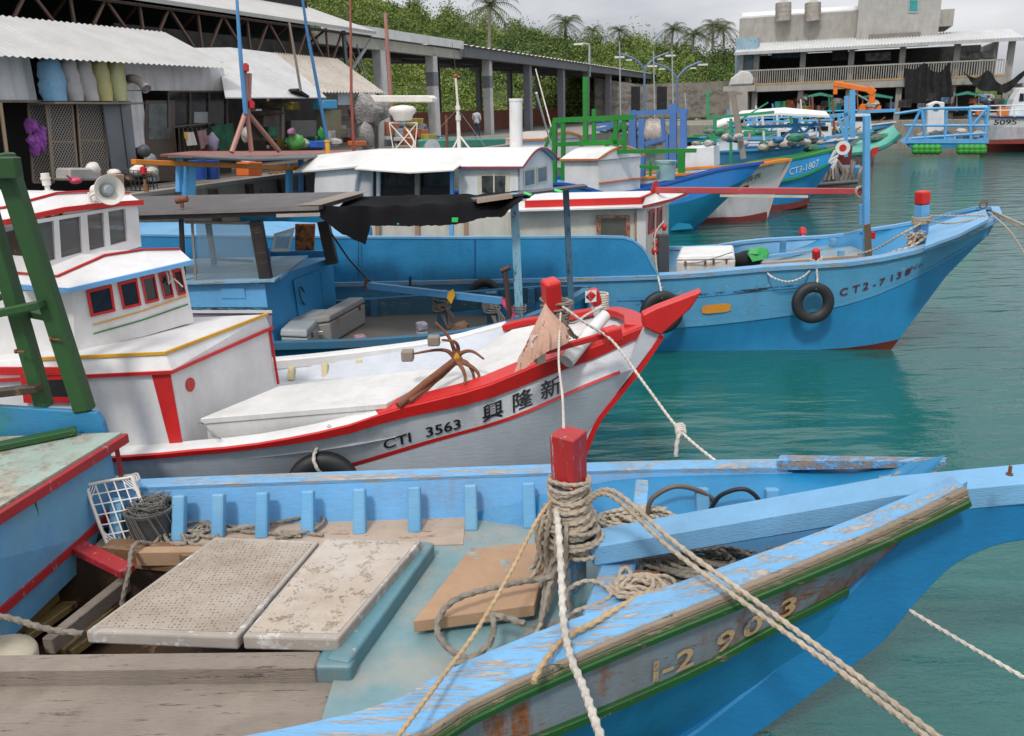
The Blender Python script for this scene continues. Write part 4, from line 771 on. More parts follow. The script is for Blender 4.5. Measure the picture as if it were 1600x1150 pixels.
# grapnel anchor
an = MB(); h0 = Y(712, 562, 6.4); an.tube([Y(622, 634, 5.95), Y(665, 598, 6.15), h0], .03, 10); an.tube([Y(640, 627, 5.98), Y(690, 588, 6.3), h0 + V((.05, 0, .02))], .018, 10)
for pts_ in (((712, 562, 6.4), (700, 549, 6.4), (680, 547, 6.38), (645, 553, 6.35)), ((712, 562, 6.4), (709, 545, 6.42), (700, 525, 6.42), (680, 503, 6.42)), ((712, 560, 6.4), (716, 545, 6.4), (710, 534, 6.35), (690, 531, 6.35)),
             ((712, 562, 6.4), (722, 551, 6.38), (738, 549, 6.36), (756, 561, 6.3)), ((712, 562, 6.4), (728, 566, 6.35), (738, 580, 6.3), (742, 600, 6.28)), ((712, 562, 6.4), (735, 572, 6.3), (748, 585, 6.25), (746, 600, 6.2)), ((712, 562, 6.4), (722, 575, 6.2), (727, 590, 6.15), (724, 606, 6.12))):
    an.tube(smooth_path([Y(*p_) for p_ in pts_], 6), .022, 8, r2=.009)
GA = thing('anchor', 'rusty grapnel anchor with curved arms leaning on the near rail', 'anchor', Y(640, 632, 5.98)); part('shaft_and_arms', an, RUST, GA, smooth=True)
an = MB(); 
for i in range(5): an.torus(h0 + V((-.01 + .01 * i, .0, -.02 + .014 * i)), .032, .007, (1, 0, .8), 14, 6)
part('yellow_lashing', an, plain('yellow cord', (.65, .35, .02)), GA)
for (px, py, s_) in ((637, 555, .10), (678, 532, .09)):
    mb = MB(); p = Y(px, py, 6.36); mb.beam(p - V((.05, 0, 0)), p + V((.05, 0, 0)), s_, s_ * .9); part('weight', mb, GREYWOOD, GA, bevel=.01)
# tyre fender, small hook on the hatch
def tyre(c, R_, r, nrm, label, ropeto=None, grp='tyre fenders'):
    T = thing('tyre_fender', label, 'tyre', c, grp); mb = MB(); nrm = V(nrm).normalized(); M3 = nrm.to_track_quat('Z', 'Y').to_matrix()
    prof = [(R_ - r * 1.25, -.5 * r), (R_ - r * .9, -r * .8), (R_ - r * .1, -r), (R_ + r * .75, -r * .85), (R_ + r, -r * .5), (R_ + r, r * .5), (R_ + r * .75, r * .85), (R_ - r * .1, r), (R_ - r * .9, r * .8), (R_ - r * 1.25, .5 * r), (R_ - r * .8, 0), (R_ - r * 1.25, -.5 * r)]
    mb.lathe(c, prof, 40, M3); part('tyre', mb, BLACKR, T, smooth=True)
    if ropeto: mb = MB(); mb.rope(smooth_path(ropeto, 5), .013, 8); part('hanging_rope', mb, ROPE_WHITE, T, smooth=True)
    return T
cT = Y(505, 762, 5.78)
tyre(cT, .22, .07, (.1, -1, .1), 'black tyre hanging low on the white hull above the blue gunwale', [Z(515, 665, 1.09), Y(500, 680, 5.86), Y(495, 700, 5.8), cT + V((-.03, -.08, .29)), cT + V((0, -.10, .2)), cT + V((.02, -.02, .12))])
ck = MB(); ck.tube(smooth_path([Z(309, 662, 1.2), Z(318, 662, 1.16), Z(330, 678, 1.12), Z(345, 686, 1.05)], 5), .006, 6); part('hook', ck, STEEL, B)
# lettering on the bow
def bf(x0, v0, sl=0):
    def f(u, v):
        x = x0 + u; p, q = atx(bBb, x), atx(bS, x); d = q - p; return p + d * (1 - v0) - d.normalized() * v + V((0, -.010, 0))
    return f
for tx, px in (('CTI', 598), ('3563', 664)): part('hull_number', text_mb(tx, .13, bf(Y(px, 690, 6.0).x, .22), sx=1.15, font_off=.002), LETTER, B, recalc=False)
for ch, px in (('\u8208', 752), ('\u9686', 799), ('\u65b0', 846)):
    part('name_character', text_mb(ch, .165, bf(Y(px, 640, 6.05).x, .25), font_off=.002, sx=1.1), LETTER, B, recalc=False)
# ropes of this boat
ml = MB(); ml.rope(smooth_path([Y(876, 488, 6.1), Y(873, 560, 5.6), Y(879, 620, 4.9), Y(881, 668, 4.05)], 6), .008); single('mooring_rope', ml, ROPE_WHITE, 'pale rope from the white bow dropping straight to the red bollard head', 'rope', 'mooring ropes', smooth=True)
ml = MB(); ml.rope(smooth_path([Y(878, 478, 6.1), Y(915, 505, 6.05), Y(957, 533, 5.98), Y(1008, 601, 5.6), Y(1062, 672, 5.2), Y(1120, 722, 4.86)], 8), .010)
kn = Y(1064, 673, 5.18)
for i in range(4): ml.rope([kn + V((math.cos(t) * .03, .012 * i, math.sin(t) * .022 + .01 * i - .015)) for t in [k * .5 for k in range(13)]], .010, 7)
ml.rope(smooth_path([kn, Y(1058, 690, 5.16), Y(1056, 713, 5.14)], 5), .014); single('mooring_rope', ml, ROPE_WHITE, 'knotted pale rope slanting from the white bow to the blue gunwale', 'rope', 'mooring ropes', smooth=True)
# ================================================= big blue boat with high bulwark
C = thing('fishing_boat', 'big weathered blue boat with high curved bulwark and red trimmed cream cabin', 'boat', (1, 12, 0), G1)
cG = even([V((-9, 11.6, 1.2)), Y(300, 445, 11.2), Y(700, 438, 11.05), Y(1030, 430, 10.95), Y(1200, 417, 10.9), Y(1338, 408, 10.8), Y(1435, 389, 10.7), Y(1513, 362, 10.62), Y(1562, 337, 10.62)], 40)
cM = even([V((-9, 11.7, .7)), Y(300, 508, 11.25), Y(700, 515, 11.1), Y(1010, 512, 10.98), Y(1200, 495, 10.92), Y(1330, 472, 10.85), Y(1435, 430, 10.75), Y(1541, 368, 10.66)], 40)
cU = even([V((-9, 11.75, .3)), Y(300, 530, 11.3), Y(700, 535, 11.15), Y(1010, 532, 11.0), Y(1200, 528, 10.95), Y(1330, 512, 10.85), Y(1400, 490, 10.78), Y(1478, 432, 10.70)], 40)
cW = even([V((-9, 11.8, .02)), Y(300, 560, 11.3), Y(700, 556, 11.2), Y(1000, 550, 11.05), Y(1160, 553, 10.95), Y(1270, 547, 10.88), Y(1340, 542, 10.82), Y(1405, 530, 10.76)], 40)
cK = even([V((-9, 12.2, -.5)), V((-4, 12.0, -.5)), V((0, 11.8, -.45)), V((3, 11.3, -.3)), V((4.6, 10.98, -.2)), V((5.3, 10.8, -.1))], 40)
fc = lambda c, hw_: [p + V((.02, 2 * hw_ * (1 - max(0, min(1, (p.x + 2) / 8.4)) ** 2.2), .0)) for p in c]
cGf = even([V((-9, 14.2, 1.25)), V((-2, 14.1, 1.2)), Z(1050, 386, 1.2), Z(1180, 374, 1.25), Z(1310, 367, 1.3), Z(1325, 362, 1.4), Z(1420, 348, 1.55), Z(1500, 330, 1.78), Z(1552, 322, 1.92), Y(1562, 334, 10.66)], 40)
hb = MB(); hb.grid([cG, mid(cG, cM, .5), cM]); hb.mat(1); hb.grid([cM, mid(cM, cU, .5), cU, cW]); hb.mat(2); hb.grid([cW, cK]); hb.mat(1); hb.grid([cK, fc(cW, 1.2), fc(cM, 1.35), cGf])
part('hull', hb, [HULLB, DEEPB, paint('dark red bottom paint', (.16, .02, .012), under=(.03, .02, .02), wear=.3, dirt=.6, dirtcol=(.02, .02, .015))], C, smooth=True, recalc=False)
mb = MB(); wl = [p + V((0, -.012, 0)) for p in cW]; mb.sweep(wl[:30], [(-.01, -.02), (.01, -.02), (.01, .02), (-.01, .02)]); part('waterline', mb, paint('tan waterline', (.32, .26, .2), wear=.3), C)
mb = MB(); mb.grid(band(cG, cM, .93, 1.03, V((0, -.014, 0)), 1.0)); part('chine_stripe', mb, HULLB, C)
mb = MB(); mb.grid(band(cG, cM, .40, .46, V((0, -.012, 0)), 1.5, 4.2)); part('worn_strip', mb, paint('chipped seam', (.06, .30, .60), under=(.02, .03, .04), wear=.5, grain=(.5, 1, 2), dirt=.5), C)
mb = MB(); mb.sweep(cG, [(-.10, -.03), (.03, -.06), (.035, .01), (-.10, .02)]); part('gunwale', mb, SKYB_WORN, C, bevel=.006)
mb = MB(); mb.sweep(cGf, [(-.03, -.06), (.08, -.04), (.08, .015), (-.03, .01)]); part('gunwale', mb, SKYB_CLEAN, C, bevel=.006)
# high bulwark, curving down
bwt = [(-20, 366), (300, 368), (520, 370), (700, 371), (940, 370), (975, 371), (990, 376), (1003, 386), (1012, 398), (1020, 415), (1030, 431)]
tp = [Y(x, y, 11.2 - .25 * (x - 300) / 700) for x, y in bwt]; bo_ = [atx(cG, p.x) + V((0, -.02, -.05)) for p in tp]
tp = [V((t_.x, b_.y + .0, t_.z)) for t_, b_ in zip(tp, bo_)]
BWM = paint('bulwark blue', (.02, .225, .46), under=(.01, .06, .14), wear=.2, dirt=.4, dirtcol=(.01, .06, .13), grain=(1, 1, 3), rough=.4, stain=(.04, .27, .55, .5))
mb = MB(); mb.slab([bo_, mid(bo_, tp, .5), tp], (0, .06, 0)); part('bulwark', mb, BWM, C, bevel=.006)
trimline([p + V((0, .03, .0)) for p in tp], .08, .03, SKYB, C, 'bulwark_cap')
mb = MB()
for px, y0, y1 in ((641, 432, 490), (615, 470, 495)): p = Y(px, y0, 11.0); q = Y(px, y1, 11.0); mb.beam(p, q, .03 if px > 620 else .02, .01, up=(0, 1, 0))
part('drip_stain', mb, paint('dark drips', (.005, .03, .07), wear=0), C)
for px in (560, 742, 905): mb = MB(); mb.beam(Y(px, 373, 11.0), Y(px, 436, 11.0), .012, .008, up=(0, 1, 0)); part('panel_seam', mb, paint('seam blue', (.01, .09, .24), wear=.2), C)
mb = MB(); 
for px in (545, 570, 587, 617, 707, 720): p = Y(px, 430 + (px - 545) * .03, 10.985); mb.disc(p, .012, (0, -1, 0), .006, 8)
part('rivets', mb, RUST, C)
# inner surfaces, deck
mb = MB(); mb.grid([[p + V((0, -.05, -.03)) for p in cGf[:39]], [V((p.x, p.y - .12, .85 + max(0, p.x - 3.4) * .17)) for p in cGf[:39]]]); part('inner_planking', mb, SKYB, C)
mb = MB(); mb.grid([[p + V((0, .07, -.03)) for p in cG[:39]], [V((p.x, p.y + .10, .85 + max(0, p.x - 3.4) * .17)) for p in cG[:39]]]); part('inner_planking', mb, SKYB, C)
rows = []
for i in range(30):
    x = -8 + i * .46; a, c_ = atx(cG, x), atx(cGf, x); z0 = .88 + max(0, x - 3.4) * .17
    if x < 5.6: rows.append([V((x, a.y + .05 + (c_.y - a.y - .1) * k / 4, z0)) for k in range(5)])
mb = MB(); mb.grid(rows); part('deck', mb, paint('blue grey deck', (.16, .28, .36), under=(.3, .25, .2), wear=.4, dirt=.6, dirtcol=(.12, .1, .07)), C)
# bow deck plate
mb = MB(); mb.slab([[Z(1445, 385, 1.62), Z(1500, 365, 1.75), Z(1545, 342, 1.86)], [Z(1452, 354, 1.62), Z(1498, 338, 1.76), Z(1540, 327, 1.88)]], (0, 0, -.04)); part('bow_deck', mb, SKYB_CLEAN, C)
# far side second rail and stanchions
mb = MB(); r2_ = [Z(1195, 399, 1.12), Z(1300, 386, 1.16), Z(1336, 379, 1.25), Z(1440, 362, 1.35)]; mb.sweep(r2_, [(-.02, -.05), (.04, -.05), (.04, .0), (-.02, .0)]); part('inner_rail', mb, SKYB_CLEAN, C)
for px, py in ((1222, 374), (1300, 372), (1385, 357), (1312, 390)):
    p = Z(px, py, 1.3); mb = MB(); mb.beam(V((p.x, p.y - .08, .95)), V((p.x, p.y - .05, 1.3)), .09, .05, up=(0, 1, 0)); part('stanchion', mb, SKYB, C, bevel=.008)
mb = MB(); mb.beam(Z(1190, 412, 1.14), Z(1345, 400, 1.22), .08, .04); part('near_rail_plank', mb, paint('bare tan plank', (.38, .28, .2), under=(.3, .3, .32), wear=.3, grain=(1, 8, 8)), C)
# cabin
CC = CREAM
k0, k1_, k2_ = Y(590, 470, 11.75), Y(1002, 450, 11.6), Y(1052, 450, 13.0)
zt_ = Y(900, 328, 11.65).z; zb_ = .9
cw = [V((k0.x, 11.75, 0)), V((Y(1003, 340, 11.6).x, 11.6, 0)), V((Y(1045, 330, 12.9).x, 12.9, 0)), V((k0.x, 13.1, 0))]
mb = MB(); mb.hexa([p + V((0, 0, zb_)) for p in cw], [p + V((0, 0, zt_)) for p in cw]); CK = part('cabin', mb, CC, C, bevel=.005)
mb = MB(); p0 = Y(1002, 326, 11.58); p1 = Y(1002, 425, 11.58); mb.beam(p1, V((p0.x, p0.y, zt_ - .005)), .13, .01, up=(0, 1, 0)); part('corner_board', mb, WHT, CK)
a0, a1_ = Y(928, 372, 11.59), Y(990, 372, 11.59); framed_window(CK, Y(932, 374, 11.592), Y(984, 374, 11.592), Y(984, 336, 11.592), Y(932, 336, 11.592), .13, paint('peeling red brown frame', (.30, .06, .04), under=(.35, .26, .17), wear=.5, grain=(2, 2, 2)), plain('dusty dark window', (.10, .10, .08), rough=.3), V((0, -1, 0)))
mb = MB(); mb.beam(Y(995, 374, 11.585), Y(995, 332, 11.585), .06, .01, up=(0, 1, 0)); part('door_post', mb, BROWNWOOD, CK)
for px in (590, 652, 705, 728): mb = MB(); mb.beam(Y(px, 400, 11.70), Y(px, 335, 11.70), .06, .05, up=(0, 1, 0)); part('wall_post', mb, BROWNWOOD if px != 705 else BLUE_T, CK)
for (pa_, pb_) in ((.22, .42), (.52, .70)):
    e0_, e1_ = cw[1].lerp(cw[2], pa_) + V((.006, 0, 0)), cw[1].lerp(cw[2], pb_) + V((.006, 0, 0)); zA, zB = zt_ - .42, zt_ - .08
    framed_window(CK, e0_ + V((0, 0, zA)), e1_ + V((0, 0, zA)), e1_ + V((0, 0, zB)), e0_ + V((0, 0, zB)), .14, RED, WIN, V((1, -.3, 0)).normalized())
zr = zt_ + .02
rfp = [Y(800, 327, 11.45), Y(1004, 326, 11.42), Y(1050, 316, 12.2), Y(1075, 303, 13.1), Y(1035, 297, 13.2), Y(840, 299, 13.2)]
mb = MB(); mb.prism([V((p.x, p.y, zr)) for p in rfp], (0, 0, .035)); part('roof', mb, WHT, C, bevel=.006)
mb = MB(); rr = [V((Y(820, 315, 11.65).x, 11.65, zr + .035)), V((Y(1000, 318, 11.65).x, 11.65, zr + .035)), V((Y(1030, 303, 12.7).x, 12.7, zr + .035)), V((Y(830, 303, 12.9).x, 12.9, zr + .035))]
mb.prism(rr, (0, 0, .08)); RA = part('roof_panel', mb, WHT, C); trimline([rr[0] + V((0, 0, .05)), rr[1] + V((0, 0, .05)), rr[2] + V((0, 0, .05))], .05, .10, RED_WORN if False else RED, RA)
trimline([V((p.x, p.y, zr + .02)) for p in rfp[1:4]], .02, .04, RED_WORN, RA)
mb = MB(); mb.slab([[Y(1002, 325, 11.42), Y(1030, 322, 11.9), Y(1076, 303, 13.1)], [V((Y(1010, 315, 11.6).x, 11.7, zr + .12)), V((Y(1025, 300, 12.6).x, 12.4, zr + .13)), V((Y(1035, 297, 13.1).x, 13.0, zr + .13))]], (0, 0, -.02)); part('roof_visor', mb, WHT, C)
mb = MB(); mb.prism([Y(1016, 304, 12.3), Y(1030, 304, 12.3), Y(1028, 282, 12.3), Y(1022, 284, 12.3)], (0, .06, 0)); part('pole_rest', mb, RED_WORN, C)
# long red pole and mast
PW = paint('faded red pole', (.42, .055, .06), under=(.5, .3, .28), wear=.25, dirt=.3, grain=(1, 6, 6)); pp0, pp1 = Y(1024, 297, 12.3), Y(1346, 299, 11.75)
mb = MB(); mb.beam(pp0, pp1, .07, .09); PLo = part('long_pole', mb, PW, C, bevel=.008)
mb = MB(); mb.beam(Y(1125, 305.5, 12.1), Y(1262, 307, 11.87), .06, .035); part('batten', mb, paint('pale batten', (.5, .46, .38)), PLo)
mb = MB(); mb.beam(Z(1353, 405, 1.15), Y(1354, 180, 11.45), .08, .08, up=(1, 0, 0)); MS = part('mast', mb, paint('mast blue', (.13, .40, .72), under=(.3, .26, .2), wear=.2, grain=(8, 8, 1)), C, bevel=.006)
mb = MB(); mb.beam(Z(1353, 405, 1.15) + V((.02, -.06, 0)), Y(1355, 350, 11.35), .09, .02, up=(0, 1, 0)); part('bare_patch', mb, paint('bare brown patch', (.22, .14, .08), under=(.13, .4, .7), wear=.3), MS)
mb = MB(); mb.beam(Y(1345, 320, 11.6), Y(1345, 350, 11.6), .05, .04, up=(0, 1, 0)); part('cleat_board', mb, SKYB, MS)
lash = MB()
for i in range(4): ph = rnd(0, 6); lash.rope([pp1 + V((-.02 + .08 * math.cos(t), .0, .08 * math.sin(t))) + V((0, -.06 + .02 * i, 0)) for t in [ph + k * .5 for k in range(14)]], .010, 6)
part('rope_lashing', lash, ROPE, MS)
BOLL = paint('bollard blue', (.12, .36, .66), under=(.4, .4, .42), wear=.3, grain=(6, 6, 1))
post(Y(1436, 405, 11.0), Y(1442, 298, 11.0), .14, 'bollard', BOLL, RED, .80)
mb = MB(); mb.beam(Y(1424, 405, 11.0), Y(1432, 370, 11.0), .05, .12, up=(1, 0, 0)); part('bollard_brace', mb, paint('brown brace', (.12, .07, .04)), C)
post(Z(1256, 402, .95), Z(1254, 356, 1.38), .09, 'bitt', BOLL, RED, .72); post(Z(1276, 419, 1.12), Z(1275, 389, 1.42), .085, 'bitt', BOLL, RED, .45)
mb = MB(); q = Z(1364, 368, 1.5); mb.box(q, (.05, .05, .1)); part('red_peg', mb, RED, C)
rp = MB(); kb = Z(1275, 409, 1.22)
for i in range(6): ph = rnd(0, 6); rp.rope([kb + V((math.cos(t) * .075, math.sin(t) * .075, -.05 + .02 * i + .02 * math.cos(t))) for t in [ph + k * .5 for k in range(14)]], .012, 6)
for dx in (-.05, .0, .05): rp.rope(smooth_path([kb + V((dx, -.09, 0)), kb + V((dx * 1.5, -.14, -.12)), kb + V((dx, -.15, -.24 - abs(dx)))], 5), .012, 6)
rp.rope(smooth_path([Z(1190, 414, 1.18), Y(1205, 432, 10.78), Y(1232, 440, 10.76), Y(1258, 430, 10.76), kb + V((-.05, -.09, 0))], 6), .012, 6)
part('rope_lashing', rp, ROPE_WHITE, C, smooth=True)
rp = MB(); kb = Y(1440, 342, 10.98)
for i in range(5): ph = rnd(0, 6); rp.rope([kb + V((math.cos(t) * .115, math.sin(t) * .115, -.05 + .02 * i + .015 * math.cos(t))) for t in [ph + k * .5 for k in range(14)]], .012, 6)
rp.rope(smooth_path([kb + V((0, -.1, 0)), Y(1480, 349, 10.7), Y(1515, 344, 10.68), Y(1540, 337, 10.68), kb + V((.1, .1, .02))], 6), .012, 6)
rp.rope(smooth_path([kb + V((0, -.1, -.02)), Y(1410, 365, 10.9), Y(1370, 388, 11.2), Y(1340, 397, 11.5)], 6), .014, 6)
rp.rope(smooth_path([Y(1450, 368, 10.85), Y(1425, 385, 10.8), Y(1400, 392, 10.9), Y(1385, 398, 11.0)], 6), .018, 6)
kb = Y(1430, 372, 10.9)
for i in range(6): rp.rope(smooth_path([kb + V((rnd(-.12, .12), rnd(-.1, .1), rnd(-.1, .1))) for _ in range(6)], 5), .011, 6)
part('rope_lashing', rp, ROPE, C, smooth=True)
mb = MB(); q = Y(1536, 325, 11.0); mb.torus(q + V((0, 0, .04)), .05, .010, (0, 1, .2), 16, 6); part('eye_ring', mb, RUST, C)
# orange painted oval, lettering, tyres
mb = MB(); c0_, rx_, rz_ = Y(1119, 482, 10.93), .20, .062
ov = [c0_ + V((max(-1, min(1, 1.25 * math.cos(t))) * rx_, 0, max(-1, min(1, 1.15 * math.sin(t))) * rz_ + max(-1, min(1, 1.25 * math.cos(t))) * .012)) for t in [2 * math.pi * k / 28 for k in range(28)]]; mb.prism(ov, (0, -.01, 0)); part('orange_oval', mb, YELLOW if False else paint('orange oval paint', (.65, .26, .02), wear=.08, under=(.5, .5, .5)), C)
def cf(x0, v0):
    def f(u, v):
        x = x0 + u; p, q = atx(cG, x), atx(cM, x); d = q - p; return p + d * (1 - v0) - d.normalized() * v + V((0, -.014, 0))
    return f
DR = paint('dark red lettering', (.10, .008, .02), under=(.05, .3, .6), wear=.25, psc=8, grain=(1, 1, 1))
for ch, px in (('C', 1314), ('T', 1333), ('2', 1348), ('-', 1363), ('7', 1372), ('1', 1386), ('3', 1396), ('8', 1408)):
    part('hull_letter', text_mb(ch, .15 if px < 1360 else .13, cf(Y(px, 450, 10.8).x, .22), sx=1.1, font_off=.003), DR, C, recalc=False)
for ch, px in (('N', 1419), ('o', 1430)): part('hull_letter', text_mb(ch, .10, cf(Y(px, 440, 10.75).x, .3), sx=1.1), DR, C, recalc=False)
tyre(Y(1270, 473, 10.66), .225, .06, (0, -1, .05), 'black tyre hanging by a pale rope on the bow of the big blue boat', [Y(1276, 420, 10.78), Y(1277, 440, 10.72), Y(1274, 452, 10.62)])
tyre(Y(1034, 488, 10.72), .235, .065, (.1, -1, .0), 'black tyre on the big blue hull half hidden by the red prow', [Y(1028, 432, 10.86), Y(1032, 450, 10.78), Y(1034, 466, 10.66)])
tyre(Y(757, 459, 10.84), .17, .05, (0, -1, 0), 'small black tyre against the high blue bulwark behind the light blue boom')
# white insulated chest and green sack on deck
CH = thing('fish_chest', 'white insulated fish chest with rust stains on the big blue boat', 'chest', Z(1100, 425, .9))
b4 = [Y(1056, 432, 11.4), Y(1148, 426, 11.35), Y(1146, 412, 12.2), Y(1062, 414, 12.2)]; t4 = [Y(1056, 404, 11.4), Y(1147, 395, 11.35), Y(1145, 384, 12.2), Y(1112, 384, 12.2)]
zt2 = sum(p.z for p in t4) / 4
b4 = [V((p.x, p.y, .88)) for p in b4]; t4_ = [V((p.x, p.y, zt2 - .07)) for p in b4]; mb = MB(); mb.hexa(b4, t4_); part('body', mb, paint('rust stained plastic', (.66, .60, .54), rust=.16, wear=.1, dirt=.5), CH, bevel=.02)
mb = MB(); mb.hexa([p + V((0, 0, .004)) for p in t4_], [p + (sum(t4_, V()) / 4 - p) * .06 + V((0, 0, .08)) for p in t4_]); part('lid', mb, WHT, CH, bevel=.02)
mb = MB(); mb.tube(smooth_path([Y(1068, 410, 11.36), Y(1085, 411, 11.36), Y(1110, 405, 11.3), Y(1144, 394, 11.3)], 4), .008, 6); part('cord', mb, ROPE_GREY, CH)
for px in (1071, 1102, 1115, 1135): mb = MB(); mb.box(Y(px, 412 - (px - 1071) * .06, 11.36), (.025, .03, .07)); part('latch', mb, RUST, CH)
mb = MB(); mb.blob(Y(1185, 397, 12.0), (.17, .13, .10), 3, .5); mb.prism([Y(1168, 396, 11.9), Y(1200, 394, 11.9), Y(1198, 404, 11.85), Y(1176, 409, 11.85)], (0, .02, 0)); single('green_sack', mb, plain('green plastic sheet', (.02, .33, .06), rough=.35, bump=.4, bs=12), 'crumpled green plastic sack on the deck of the big blue boat', 'sack', smooth=True)
mb = MB(); mb.blob(Y(1165, 405, 12.2), (.28, .18, .12), 4, .3); single('dark_net_heap', mb, plain('black net', (.015, .015, .016), rough=.95, bump=1, bs=90), 'low black net heap beside the green sack', 'net heap', smooth=True)
mb = MB(); mb.beam(Y(1036, 428, 11.45), Y(1036, 366, 11.45), .16, .10, up=(0, 1, 0)); single('engine_box', mb, DGREY, 'tall dark grey metal box at the cabin corner of the big blue boat', 'metal box', bevel=.01)
FL = thing('float_string', 'string of red floats hanging at the cabin corner', 'floats', Y(1024, 400, 11.4))
for px, py, r_ in ((1024, 368, .035), (1024, 380, .04), (1023, 392, .05), (1038, 355, .04), (1025, 424, .03)): mb = MB(); mb.blob(Y(px, py, 11.4), (r_, r_, r_ * 1.3), 1, 0); part('float', mb, RED, FL, smooth=True)
mb = MB(); mb.rope(smooth_path([Y(1038, 345, 11.4), Y(1024, 365, 11.36), Y(1024, 400, 11.36), Y(1028, 430, 11.3)], 5), .010, 6); part('cord', mb, ROPE_WHITE, FL)
ml = MB()
for k in range(2): ml.rope([Y(1552, 330 + k, 10.7), Y(1600, 352 + k * 8, 10.0), Y(1720, 410 + k * 40, 8.6)], .013, 6)
ml.rope(smooth_path([Y(1545, 331, 10.7), Y(1575, 358, 10.3), Y(1600, 395, 10.0), Y(1640, 470, 9.6)], 5), .010, 6)
single('mooring_rope', ml, ROPE, 'tan mooring ropes running off the tip of the big blue bow', 'rope', 'mooring ropes', smooth=True)

# ================================================= low blue boat with black awning, between the two
E_ = thing('fishing_boat', 'low blue boat with flat dark roof, ragged black awning and two grey coolers', 'boat', (-2, 9.8, 0), G1)
eG = even([V((-8, 8.9, .95)), V((-3, 8.75, .95)), V((-1.2, 8.7, .98)), V((-.2, 8.85, 1.05)), V((.5, 9.25, 1.15)), V((.95, 9.75, 1.25))], 24); eF = even([V((-8, 10.75, .95)), V((-3, 10.75, .95)), V((-1.2, 10.75, 1.0)), V((-.2, 10.6, 1.08)), V((.5, 10.25, 1.18)), V((.97, 9.78, 1.26))], 24)
eW = [V((p.x - .12 * max(0, p.x + 1), p.y + .3 * (1 if p.x < .5 else .2), 0)) for p in eG]; eW2 = [V((p.x - .12 * max(0, p.x + 1), p.y - .3 * (1 if p.x < .5 else .2), 0)) for p in eF]
mb = MB(); mb.grid([eG, eW, [V((p.x * .95, 9.75, -.4)) for p in eW], eW2, eF]); part('hull', mb, DEEPB, E_, smooth=True, recalc=False)
for c_ in (eG, eF): mb = MB(); mb.sweep(c_, [(-.05, -.08), (.05, -.08), (.05, 0), (-.05, 0)]); part('gunwale', mb, paint('dark teal blue rail', (.035, .15, .26), under=(.12, .2, .24), wear=.3, dirt=.4), E_)
mb = MB(); mb.grid([[p + V((0, -.06, -.04)) for p in eF], [V((p.x, p.y - .08, .72)) for p in eF]]); part('inner_planking', mb, paint('dark inner boards', (.03, .13, .2), wear=.3, dirt=.5, dirtcol=(.02, .05, .06)), E_)
for px in (585, 692, 758, 775, 830): p = Y(px, 500, 10.6); t_ = atx(eF, p.x); mb = MB(); mb.beam(V((p.x, t_.y - .12, .72)), V((p.x, t_.y - .09, t_.z)), .09, .06, up=(0, 1, 0)); part('rib', mb, paint('rib dark blue', (.03, .16, .3), wear=.3), E_)
mb = MB(); mb.grid([[V((p.x, p.y + .05, .74)) for p in eG[:22]], [V((p.x, q.y - .05, .74)) for p, q in zip(eG[:22], eF[:22])]]); part('deck', mb, paint('grey deck boards', (.12, .105, .085), under=(.2, .18, .15), wear=.3, dirt=.5, grain=(1, 9, 1)), E_)
EB = paint('cabin side blue', (.12, .38, .68), under=(.03, .1, .2), wear=.14, dirt=.3); EBD = paint('cabin front blue', (.03, .25, .52), under=(.1, .3, .5), wear=.15, dirt=.3, grain=(3, 3, 1))
q1, q2 = V((-2.75, 8.95, 0)), V((-2.32, 10.4, 0)); ztc = 1.62
mb = MB(); mb.hexa([q1 + V((0, 0, .74)), q2 + V((0, 0, .74)), q2 + V((-3.6, 0, .74)), q1 + V((-3.6, 0, .74))], [q1 + V((-.06, .02, ztc)), q2 + V((0, 0, ztc)), q2 + V((-3.6, 0, ztc)), q1 + V((-3.6, 0, ztc))]); mb.mat(0)
EC = part('cabin', mb, EBD, E_, bevel=.006)
mb = MB(); mb.slab([[Y(210, 438, 8.93), Y(413, 441, 8.93)], [Y(210, 480, 8.91), Y(418, 480, 8.91)]], (0, .015, 0)); part('side_board', mb, EB, EC)
mb = MB(); mb.slab([[Y(345, 449, 8.92), Y(382, 449, 8.92)], [Y(347, 466, 8.92), Y(384, 466, 8.92)]], (0, -.012, 0)); part('name_plate', mb, EB, EC, bevel=.003)
mb = MB(); mb.slab([[Y(210, 488, 8.90), Y(425, 488, 8.90)], [Y(210, 512, 8.90), Y(425, 512, 8.90)]], (0, .015, 0)); part('side_band', mb, paint('dull mauve', (.30, .25, .34), wear=.1), EC)
mb = MB(); mb.beam(Y(300, 487, 8.885), Y(425, 487, 8.885), .02, .03); part('side_strip', mb, WHT, EC)
mb = MB(); mb.slab([[Y(300, 481, 8.9), Y(418, 481, 8.9)], [Y(300, 487, 8.9), Y(420, 487, 8.9)]], (0, .01, 0)); part('side_strip', mb, paint('flaked black strip', (.01, .015, .02), under=(.1, .25, .4), wear=.5, psc=12), EC)
u1 = (q2 - q1); dn = V((1, -.28, 0)).normalized()
dr = [q1 + u1 * .35 + V((.012, 0, .92)), q1 + u1 * .78 + V((.012, 0, .92)), q1 + u1 * .78 + V((0, 0, 1.52)), q1 + u1 * .35 + V((0, 0, 1.52))]
framed_window(EC, dr[0], dr[1], dr[2], dr[3], .05, EBD, EBD, dn, 'door')
mb = MB(); mb.torus(q1 + u1 * .42 + V((.03, 0, 1.3)), .08, .008, (1, 0, 0), 14, 5, sx=2.0); part('hanging_cord', mb, BLACKR, EC)
mb = MB(); mb.box((-4.5, 9.65, ztc + .012), (3.7, 1.6, .024)); part('cabin_top', mb, paint('worn pale blue top', (.22, .42, .56), under=(.3, .28, .24), wear=.4), EC)
